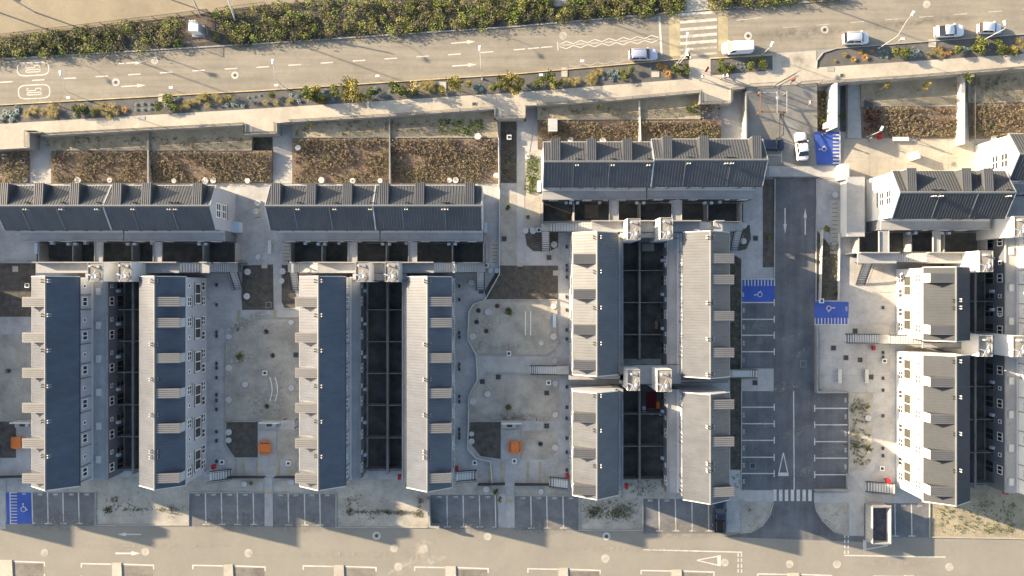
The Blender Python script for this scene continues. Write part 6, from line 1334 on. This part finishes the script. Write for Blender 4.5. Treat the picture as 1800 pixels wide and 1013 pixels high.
part('stick', MB().tube([(-.45, -.75, 1.0), (.25, .45, 1.9)], .02, 5), M_['timber'], t)
part('cloth', MB().add([(-.1, -.1, 1.5), (.3, .55, 1.95), (.55, .35, 1.8), (.2, -.25, 1.4), (-.1, -.1, 1.46), (.3, .55, 1.91), (.55, .35, 1.76), (.2, -.25, 1.36)], [(0, 3, 2, 1), (4, 5, 6, 7), (0, 1, 5, 4), (1, 2, 6, 5), (2, 3, 7, 6), (3, 0, 4, 7)]), rcloth, t)
person(1271, 135.5, T, .2, 'person in light blue, left one of the pair below the short gravel bed', lblue, denim, hairm)
person(1278, 134, T, .3, 'person in white, right one of the pair below the short gravel bed', wcloth, bcloth, hairm)
person(1394, 141, T, -2.2, 'person in a red top and black trousers beside the open gate leaf', rcloth, bcloth, hairm)
person(1423, 181, 1.75, 3.0, 'person in a pinkish top standing in the entrance yard', pcloth, denim, hairm, .1)
person(1448, 237, .6, 1.5, 'person in dark clothes at the top of the sunlit blue bay', bcloth, denim, hairm, .15)
person(1530, 243, .06, -1.2, 'person in white at the lower left corner of the plaza bed', wcloth, denim, hairm)
person(1613, 246, .06, 0.4, 'person in dark clothes right of the white plaza bench', bcloth, denim, hairm)

# ------------------------------------------------------------------ vegetation
rnd = random.Random(11)
def leaf(mb, tint, c, s, d=None, tv=None, tilt=.9):
    """one pointed leaf: a bent diamond of two triangles"""
    a = rnd.uniform(0, math.tau); e = rnd.uniform(-.3, tilt)
    dx = Vector((math.cos(a) * math.cos(e), math.sin(a) * math.cos(e), math.sin(e))) if d is None else Vector(d).normalized()
    sd_ = dx.cross(Vector((rnd.uniform(-.4, .4), rnd.uniform(-.4, .4), 1))).normalized()
    c = Vector(c); n = len(mb.v)
    mb.v += [tuple(c - dx * s * .5), tuple(c + sd_ * s * .28 + Vector((0, 0, .08 * s))), tuple(c + dx * s * .5), tuple(c - sd_ * s * .28 + Vector((0, 0, .08 * s)))]
    mb.f += [(n, n + 1, n + 2), (n, n + 2, n + 3)]; tv = rnd.random() if tv is None else tv; tint += [tv, tv]
def bushmesh(name, r, h, n, ls, m, lumps=5, dark=0.0):
    mb = MB(); tint = []; L = [(rnd.uniform(-.5, .5) * r, rnd.uniform(-.5, .5) * r, rnd.uniform(.35, .75) * h, rnd.uniform(.45, .75) * r, rnd.uniform(.15, .85)) for _ in range(lumps)]
    for _ in range(n):
        x, y, z, rr, tv = rnd.choice(L)
        a, b = rnd.uniform(0, math.tau), math.acos(rnd.uniform(-.3, 1)); q = rr * rnd.uniform(.6, 1.05)
        leaf(mb, tint, (x + q * math.sin(b) * math.cos(a), y + q * math.sin(b) * math.sin(a), max(.04, z + q * math.cos(b) * h / (2 * r))), ls * rnd.uniform(.7, 1.3), tv=min(1, max(0, tv + rnd.uniform(-.25, .25) - dark)))
    return mb.mesh(name, m, tint=tint)
def rosette(name, r, n, m, up=.6, width=.12, seg=2, spread=1.0):
    mb = MB(); tint = []
    for i in range(n):
        a = i * 2.39996 + rnd.uniform(-.2, .2); f = (i + .5) / n; el = (1 - f) * 1.2 * up + rnd.uniform(0, .2); ln = r * (.6 + .5 * f) * rnd.uniform(.8, 1.15) * spread
        d = Vector((math.cos(a), math.sin(a), 0)); s = Vector((-d.y, d.x, 0)); k0 = len(mb.v); tv = rnd.random()
        p0 = Vector((0, 0, .03)); p1 = d * ln * .55 * math.cos(el) + Vector((0, 0, ln * .6 * math.sin(el) + .05)); p2 = d * ln * math.cos(el * .7) + Vector((0, 0, max(.02, ln * .75 * math.sin(el))))
        mb.v += [tuple(p0 + s * width * r * .4), tuple(p0 - s * width * r * .4), tuple(p1 - s * width * r * .5), tuple(p1 + s * width * r * .5), tuple(p2)]
        mb.f += [(k0, k0 + 1, k0 + 2, k0 + 3), (k0 + 3, k0 + 2, k0 + 4)]; tint += [tv, tv]
    return mb.mesh(name, m, tint=tint)
V = {'green': [bushmesh('foliage', .75, .9, 420, .20, GREEN) for _ in range(3)], 'olive': [bushmesh('foliage', .75, .9, 420, .20, OLIVE) for _ in range(3)],
     'gold': [rosette('blades', .8, 150, GOLD, 1.1, .05) for _ in range(3)], 'orange': [rosette('blades', .75, 110, ORG, .6, .06) for _ in range(2)], 'agave': [rosette('leaves', .52, 26, AGAVE, .8, .30) for _ in range(3)]}
NAMEK = {'green': ('shrub', 'shrub'), 'olive': ('shrub', 'shrub'), 'gold': ('ornamental_grass', 'ornamental grass'), 'orange': ('ornamental_grass', 'ornamental grass'), 'agave': ('agave_plant', 'agave')}
def plant(kind, px, py, r, label, z=T, group=None):

    m = rnd.choice(V[kind]); nm, cat = NAMEK[kind]; s = r / 11 / (.75 if kind != 'agave' else .42)
    o = link(nm, m, None, P3(px, py, z), rnd.uniform(0, 6)); o.scale = (s, s, s * rnd.uniform(.9, 1.2)); return tag(o, label, cat, group)
def tree(px, py, z, h, r, kind, label, n=700, ls=.3, lean=(0, 0), bare=.35):
    x, y = P(px, py, z); t = thing('small_tree', label, 'tree', (x, y, z)); mt = {'olive': OLIVE, 'green': GREEN, 'gold': GOLD}[kind]
    tr = MB().tube([(0, 0, 0), (lean[0] * .4, lean[1] * .4, h * .35), (lean[0], lean[1], h * .6)], .07, 7, .045)
    mb = MB(); tint = []
    for k in range(9):
        a = k * 2.4 + rnd.random(); el = rnd.uniform(.35, 1.25); q = r * rnd.uniform(.75, 1.1)
        b = Vector((lean[0], lean[1], h * rnd.uniform(.3, .6))); e = b + Vector((math.cos(a) * q * math.cos(el), math.sin(a) * q * math.cos(el), h * .45 * math.sin(el)))
        tr.tube([b, b.lerp(e, .5) + Vector((0, 0, .08)), e], .035, 5, .012); tv = rnd.uniform(.15, .9)
        for _ in range(n // 9):
            u = rnd.uniform(bare, 1.08); c = b.lerp(e, u) + Vector((rnd.gauss(0, .13 * r), rnd.gauss(0, .13 * r), rnd.gauss(0, .12 * r)))
            leaf(mb, tint, c, ls * rnd.uniform(.6, 1.2), d=(e - b) + Vector((rnd.gauss(0, .5), rnd.gauss(0, .5), rnd.gauss(0, .4))), tv=min(1, max(0, tv + rnd.uniform(-.3, .3))))
    part('trunk', tr, M_['bark'], t); link('crown', mb.mesh('crown', mt, tint=tint), t); return t
tree(622, 164, T, 3.4, 2.0, 'olive', 'tallest roadside tree with olive crown, below the third lamp shadow', 900)
tree(801, 157, T, 3.0, 1.7, 'olive', 'feathery olive tree left of the middle lamp', 700); tree(893, 150, T, 3.0, 1.8, 'olive', 'feathery olive tree right of the middle lamp', 800)
tree(966, 145, T, 2.6, 1.4, 'green', 'green spiky young tree above the third landing', 500); tree(728, 158, T, 2.2, 1.1, 'gold', 'thin yellowish tree beside the golden clump', 220); tree(549, 172, T, 2.2, 1.2, 'green', 'small dark roadside tree left of the tallest one', 450)
tree(113, 190, T, 2.4, 1.2, 'gold', 'thin bare-looking tree at the leftmost golden clumps', 160, .16); tree(1008, 147, T, 2.2, 1.0, 'gold', 'dry thin tree between the young tree and a golden clump', 180, .18)
tree(1538, 164, .43, 3.0, .7, 'olive', 'young tree with sunlit crown left in the shaded sandy strip', 260, .25, (.8, .6)); tree(1612, 160, .43, 2.6, .75, 'olive', 'yellow-green young tree in the middle of the shaded strip', 320, .25, (.4, .3)); tree(1676, 152, .43, 3.6, .8, 'green', 'young tree against the broad pale wall', 280, .25, (.6, .7))
tree(1052, 192, 1.23, 1.6, .7, 'green', 'little green tree under the right retaining wall', 160, .2); tree(875, 868, .05, 2.4, .6, 'olive', 'yellowish little tree at the kerb above the parking row', 160, .22, (.3, -.5)); tree(1219, 188, 1.23, 1.6, .6, 'olive', 'little olive tree near the fourth landing', 140, .2); tree(1518, 785, .05, 2.2, .7, 'olive', 'yellow bush-like tree beside the white wall', 260, .22)
tree(548, 224, 1.13, 1.4, .55, 'olive', 'little tree at the left of the middle sandy strip', 110, .18)
NEAR = [(60, 'the leftmost lamp'), (190, 'the leftmost lamp'), (340, 'the drain at the second arrow'), (520, 'the second lamp'), (640, 'the tallest tree'), (760, 'the feathery trees'), (900, 'the middle lamp'), (1060, 'the zigzag line'), (1200, 'the crossing sign'), (1330, 'the white van'), (1500, 'the minivan'), (1640, 'the white sedan'), (1760, 'the hatchback')]
def near(px): return min(NEAR, key=lambda a: abs(a[0] - px))[1]
PL = []
for k, l in {'gold': [(50, 200, 9), (62, 194, 9), (76, 197, 8), (92, 192, 10), (99, 200, 9), (88, 203, 7), (168, 195, 9), (178, 188, 8), (187, 197, 10), (198, 190, 10), (206, 198, 8), (193, 204, 8), (319, 190, 8), (330, 184, 9), (339, 181, 7), (350, 176, 8), (358, 171, 8), (380, 172, 9), (388, 177, 7), (366, 185, 7), (468, 181, 6), (486, 181, 6), (508, 180, 6), (514, 176, 5), (745, 152, 10), (757, 150, 10), (752, 160, 8), (763, 158, 6),
                      (997, 144, 8), (1008, 148, 8), (1016, 143, 6), (1036, 141, 9), (1044, 132, 9), (1054, 128, 8), (1044, 144, 7), (1484, 98, 4), (1632, 97, 6), (1641, 90, 6), (1650, 95, 7), (1788, 73, 7), (1796, 80, 7), (1778, 87, 7), (1484, 97, 5), (1467, 108, 4)],
             'orange': [(220, 194, 7), (1158, 117, 7), (1168, 120, 7), (1174, 131, 8), (1500, 105, 6), (1512, 92, 5), (1520, 102, 7), (1532, 91, 4), (1652, 86, 6), (1657, 97, 7), (1668, 92, 6)],
             'green': [(140, 199, 7), (150, 194, 8), (136, 190, 6), (167, 201, 6), (298, 178, 9), (285, 190, 8), (305, 188, 7), (307, 195, 5), (540, 166, 9), (560, 176, 8), (592, 164, 9), (652, 164, 9), (691, 155, 8), (700, 162, 9), (711, 165, 7), (729, 163, 7), (868, 155, 7), (880, 150, 7), (940, 150, 6), (948, 144, 7), (985, 148, 6), (1097, 135, 7), (1110, 123, 6), (1095, 127, 5), (1187, 124, 8), (1203, 119, 6), (1206, 128, 6), (1195, 129, 5), (1264, 111, 6), (1268, 124, 7), (1277, 125, 6), (1285, 121, 6), (1318, 112, 6), (1319, 119, 6), (1335, 109, 6), (1340, 117, 8), (1573, 92, 8), (1584, 95, 10), (1718, 78, 9), (1722, 87, 10), (1711, 86, 8), (1750, 77, 7), (1756, 90, 9), (1681, 90, 8), (480, 168, 6)],
             'olive': [(404, 175, 6), (366, 172, 6), (555, 160, 9), (571, 177, 7), (606, 172, 8), (636, 173, 9), (775, 160, 7), (823, 150, 6), (905, 158, 9), (915, 145, 8), (975, 152, 8), (1782, 92, 7), (1768, 88, 6)],
             'agave': [(8, 205, 5), (16, 199, 5), (24, 205, 6), (10, 196, 4), (32, 196, 5), (20, 212, 4), (3, 212, 4), (30, 190, 4), (133, 203, 4), (155, 201, 4), (146, 187, 4), (240, 184, 3), (252, 183, 3), (264, 183, 3), (240, 193, 3), (252, 193, 3), (264, 192, 3), (293, 185, 4), (311, 180, 4), (315, 173, 3), (400, 185, 4), (410, 184, 4), (418, 183, 4), (427, 186, 4), (437, 172, 2), (447, 170, 2), (457, 168, 2), (446, 181, 2), (455, 181, 2), (442, 179, 2),
                       (512, 169, 4), (520, 173, 4), (526, 178, 4), (524, 168, 3), (570, 165, 4), (576, 170, 4), (583, 168, 4), (573, 160, 3), (586, 175, 4), (655, 160, 4), (661, 156, 4), (667, 170, 3), (674, 170, 3), (681, 169, 3), (685, 161, 3), (716, 158, 3), (722, 168, 3), (833, 156, 4), (840, 152, 4), (846, 158, 4), (838, 162, 3), (925, 150, 3), (932, 156, 3), (1070, 130, 4), (1078, 134, 4), (1084, 128, 4), (1075, 140, 4), (1088, 136, 3), (1076, 124, 3), (1060, 138, 3), (1143, 120, 3),
                       (1295, 112, 2), (1301, 112, 2), (1307, 113, 2), (1302, 119, 2), (1309, 118, 2), (1546, 92, 3), (1553, 90, 3), (1560, 93, 3), (1549, 100, 3), (1558, 101, 3), (1566, 87, 3), (1598, 92, 3), (1605, 87, 4), (1612, 91, 4), (1609, 98, 4), (1617, 98, 3), (1600, 100, 3), (1692, 85, 4), (1699, 88, 4), (1706, 84, 3), (1745, 84, 3), (1732, 80, 3)]}.items():
    for q in l: PL.append((k,) + q)
WORD = {'gold': 'golden ornamental grass clump', 'orange': 'orange tinted grass clump', 'green': 'dark green low shrub', 'olive': 'yellowish green low shrub', 'agave': 'small blue-grey agave'}
ORD = 'first second third fourth fifth sixth seventh eighth ninth tenth eleventh twelfth thirteenth fourteenth fifteenth sixteenth seventeenth eighteenth nineteenth twentieth'.split()
cnt = {}
for k, px, py, r in sorted(PL, key=lambda q: q[1]):
    i = cnt.get((k, near(px)), 0); cnt[(k, near(px))] = i + 1
    plant(k, px, py, r * 1.12, '%s near %s, %s from the left there' % (WORD[k], near(px), ORD[min(i, 19)]), T, '%ss near %s' % (WORD[k], near(px)))
# hedge and bed cover: nobody could count these
def cover(name, label, m, pts_fn, n, ls, z0, hfun, tintf=None):
    mb = MB(); tint = []
    for _ in range(n):
        px, py, s, tv = pts_fn(); h = hfun(px, py); z = z0 + h * rnd.uniform(.35, 1.05)
        leaf(mb, tint, P3(px, py, z), ls * s, tv=tv, tilt=1.1)
    o = link(name, mb.mesh(name, m, tint=tint)); return tag(o, label, kind='stuff')
HT = [(-700, 112), (0, 68), (318, 30), (460, 11), (560, 0), (700, -6), (1203, -14), (1240, -18), (1500, -50)]
blobs = []
while len(blobs) < 760:
    px = rnd.uniform(-60, 1480); lo, hi = lerp_line(HT, px), lerp_line(NK, px)
    if 318 < px < 378 or 1205 < px < 1246: continue
    py = rnd.uniform(lo + 1, hi - 5)
    if 969 < px < 1000 and py < 12: continue
    blobs.append((px, py, rnd.uniform(6, 14), rnd.random(), rnd.uniform(.5, 1.6)))
mb = MB(); tint = []
for px, py, r, tv, hh in blobs:
    X, Y = P(px, py, T + hh * .6); r = r / 12
    for _ in range(95):
        a, b = rnd.uniform(0, math.tau), math.acos(rnd.uniform(-.15, 1)); q = rnd.uniform(.55, 1.08)
        leaf(mb, tint, (X + q * r * math.sin(b) * math.cos(a), Y + q * r * math.sin(b) * math.sin(a), T + max(.05, hh * (.25 + .75 * q * math.cos(b)))), rnd.uniform(.16, .34), tv=min(1, max(0, tv + rnd.uniform(-.2, .2))))
tag(link('hedge', mb.mesh('hedge', HEDGE, tint=tint)), 'rough green and brown hedge along the north side of the avenue', kind='stuff')
def bedcover(poly_rects, n, label, m, ls=.17, hmax=.46, name='ground_cover', bedz=False):
    mb = MB(); tint = []; tot = sum((c - a) * (d - b) for a, b, c, d in poly_rects)
    for a, b, c, d in poly_rects:
        k = int(n * (c - a) * (d - b) / tot)
        for _ in range(k):
            px, py = rnd.uniform(a + 1.5, c - 1.5), rnd.uniform(b + 1.5, d - 1.5); zb0 = zbed(px, py) if bedz else 0; X, Y = P(px, py, .1 + zb0)
            nz = noise.noise(Vector((X * .22, Y * .35, 3))) if bedz else 0
            if bedz and (nz < -.22 and rnd.random() < .75): continue
            tv = min(1, max(0, rnd.random() ** 1.3 + nz * .7) + (.35 if bedz and rnd.random() < max(0, (py - b) / (d - b) - .55) * 1.6 else 0)); hh = hmax * rnd.uniform(.35, 1) * (1.25 if bedz else 1); r = rnd.uniform(.14, .30)
            for _ in range(13 if bedz else 7):
                an = rnd.uniform(0, math.tau); leaf(mb, tint, (X + r * rnd.random() * math.cos(an), Y + r * rnd.random() * math.sin(an), zb0 + .04 + hh * rnd.uniform(.2, 1)), ls * rnd.uniform(.7, 1.3), tv=min(1, max(0, tv + rnd.uniform(-.15, .15))), tilt=1.3)
    return tag(link(name, mb.mesh(name, m, tint=tint)), label, kind='stuff')
bedcover([(0, 265, 51, 322), (90, 265, 258, 322), (262, 265, 477, 322)], 2400, 'dry brown bedding plants above the left row', MULCHV, bedz=True)
bedcover([(516, 243, 682, 322), (687, 243, 874, 322)], 2900, 'dry brown bedding plants above the middle row', MULCHV, bedz=True)
bedcover([(947, 212, 1123, 248), (1128, 212, 1266, 246), (1232, 184, 1266, 212)], 1200, 'dry brown bedding plants above the right row', MULCHV, bedz=True)
bedcover([(1517, 188, 1688, 242), (1706, 182, 1800, 240)], 1800, 'dry brown bedding plants beside the plaza', MULCHV, bedz=True)
bedcover([(1517, 192, 1545, 232)], 120, 'reddish bedding plants at the corner of the plaza bed', REDV, .2, .5, bedz=True)
bedcover([(1438, 162, 1462, 230)], 190, 'green and brown plants beside the white sign wall', HEDGE, .24, .9)
bedcover([(444, 228, 477, 320), (882, 210, 906, 320), (1437, 420, 1474, 526)], 420, 'sparse plants in the narrow dark beds', HEDGE, .16, .3)
bedcover([(924, 272, 950, 342)], 230, 'green weeds beside the white gable', WEED, .2, .35)
bedcover([(880, 468, 978, 525), (428, 468, 478, 544)], 150, 'sparse sprouts in the dark mulch squares', MULCHV, .12, .15)
bedcover([(770, 208, 850, 238), (1205, 183, 1228, 200)], 170, 'green weeds on the sandy strips', WEED, .2, .3, bedz=True)
bedcover([(515, 212, 765, 238), (75, 240, 440, 262), (946, 188, 1200, 208), (1704, 132, 1800, 178)], 420, 'scattered dry tufts on the sandy strips', MULCHV, .16, .25, bedz=True)
def weeds(cl, label, m, ls=.15, h=.16):
    mb = MB(); tint = []
    for cx, cy, sx, sy, n in cl:
        for _ in range(n):
            X, Y = P(rnd.gauss(cx, sx), rnd.gauss(cy, sy), .1); tv = rnd.random() * .7
            for _ in range(5): leaf(mb, tint, (X + rnd.gauss(0, .09), Y + rnd.gauss(0, .09), .03 + h * rnd.random()), ls * rnd.uniform(.6, 1.3), tv=tv, tilt=1.2)
    return tag(link('ground_cover', mb.mesh('ground_cover', m, tint=tint)), label, kind='stuff')
weeds([(190, 897, 4, 3, 60), (250, 896, 40, 1.2, 60), (300, 896, 9, 5, 50), (200, 880, 6, 5, 30), (230, 890, 25, 9, 40)], 'dark weeds in a line on the first scrub plot', HEDGE)
weeds([(615, 899, 4, 3, 50), (640, 900, 20, 1.2, 40), (690, 901, 22, 2, 130), (735, 902, 4, 4, 40), (618, 880, 8, 7, 40), (738, 880, 3, 7, 25), (660, 905, 35, 8, 40)], 'dark weeds in a line on the second scrub plot', HEDGE)
weeds([(1045, 901, 9, 6, 170), (1090, 902, 13, 7, 260), (1070, 890, 25, 9, 90), (1120, 860, 25, 8, 90)], 'dense dark weeds on the third scrub plot', HEDGE)
weeds([(423, 626, 8, 6, 60), (420, 575, 8, 5, 40), (500, 690, 12, 18, 25), (450, 720, 20, 8, 25), (892, 546, 5, 4, 40), (840, 600, 5, 20, 20), (900, 735, 18, 4, 30)], 'dark scattered weeds in the play yards', HEDGE, .12, .1)
weeds([(1506, 716, 7, 6, 70), (1502, 782, 8, 7, 110), (1512, 800, 8, 12, 30), (1320, 905, 14, 14, 20), (1465, 915, 14, 12, 20)], 'dark weeds beside the right parking bays', HEDGE, .14, .15)
bedcover([(1690, 920, 1760, 936), (1650, 880, 1790, 938)], 200, 'olive weeds on the sandy corner plot', WEED, .16, .2)
bedcover([(1285, 450, 1302, 860), (1494, 700, 1530, 820)], 300, 'sparse shaded plants along the car park', HEDGE, .18, .35)
bedcover([(512, 204, 870, 205)], 10, 'tiny moss tufts on the middle wall', WEED, .1, .1)
for i, (px, py, r, lab) in enumerate([(497, 735, 8, 'x')][:0] + [(1524, 715, 4, 'small dark bush in the strip beside the bays'), (893, 548, 7, 'low dark bush in the second play yard'), (893, 716, 5, 'bush by the dark spinner'), (423, 626, 6, 'dark stain-like bush in the first play yard'), (893, 366, 5, 'small bush in the soil strip left of the footpath'),
                    (927, 382, 4, 'small bush in the soil left of the stair'), (442, 849, 4, 'small round plant above the second parking row'), (871, 863, 5, 'dark plant at the kerb'), (1350, 420, 5, 'yellowish plant left of the drive'), (1452, 402, 6, 'yellow-green plant above the drive-side bed'), (1477, 205, 6, 'dark plant in the service pit')]):
    plant('green' if i % 3 else 'olive', px, py, r, lab, .05)
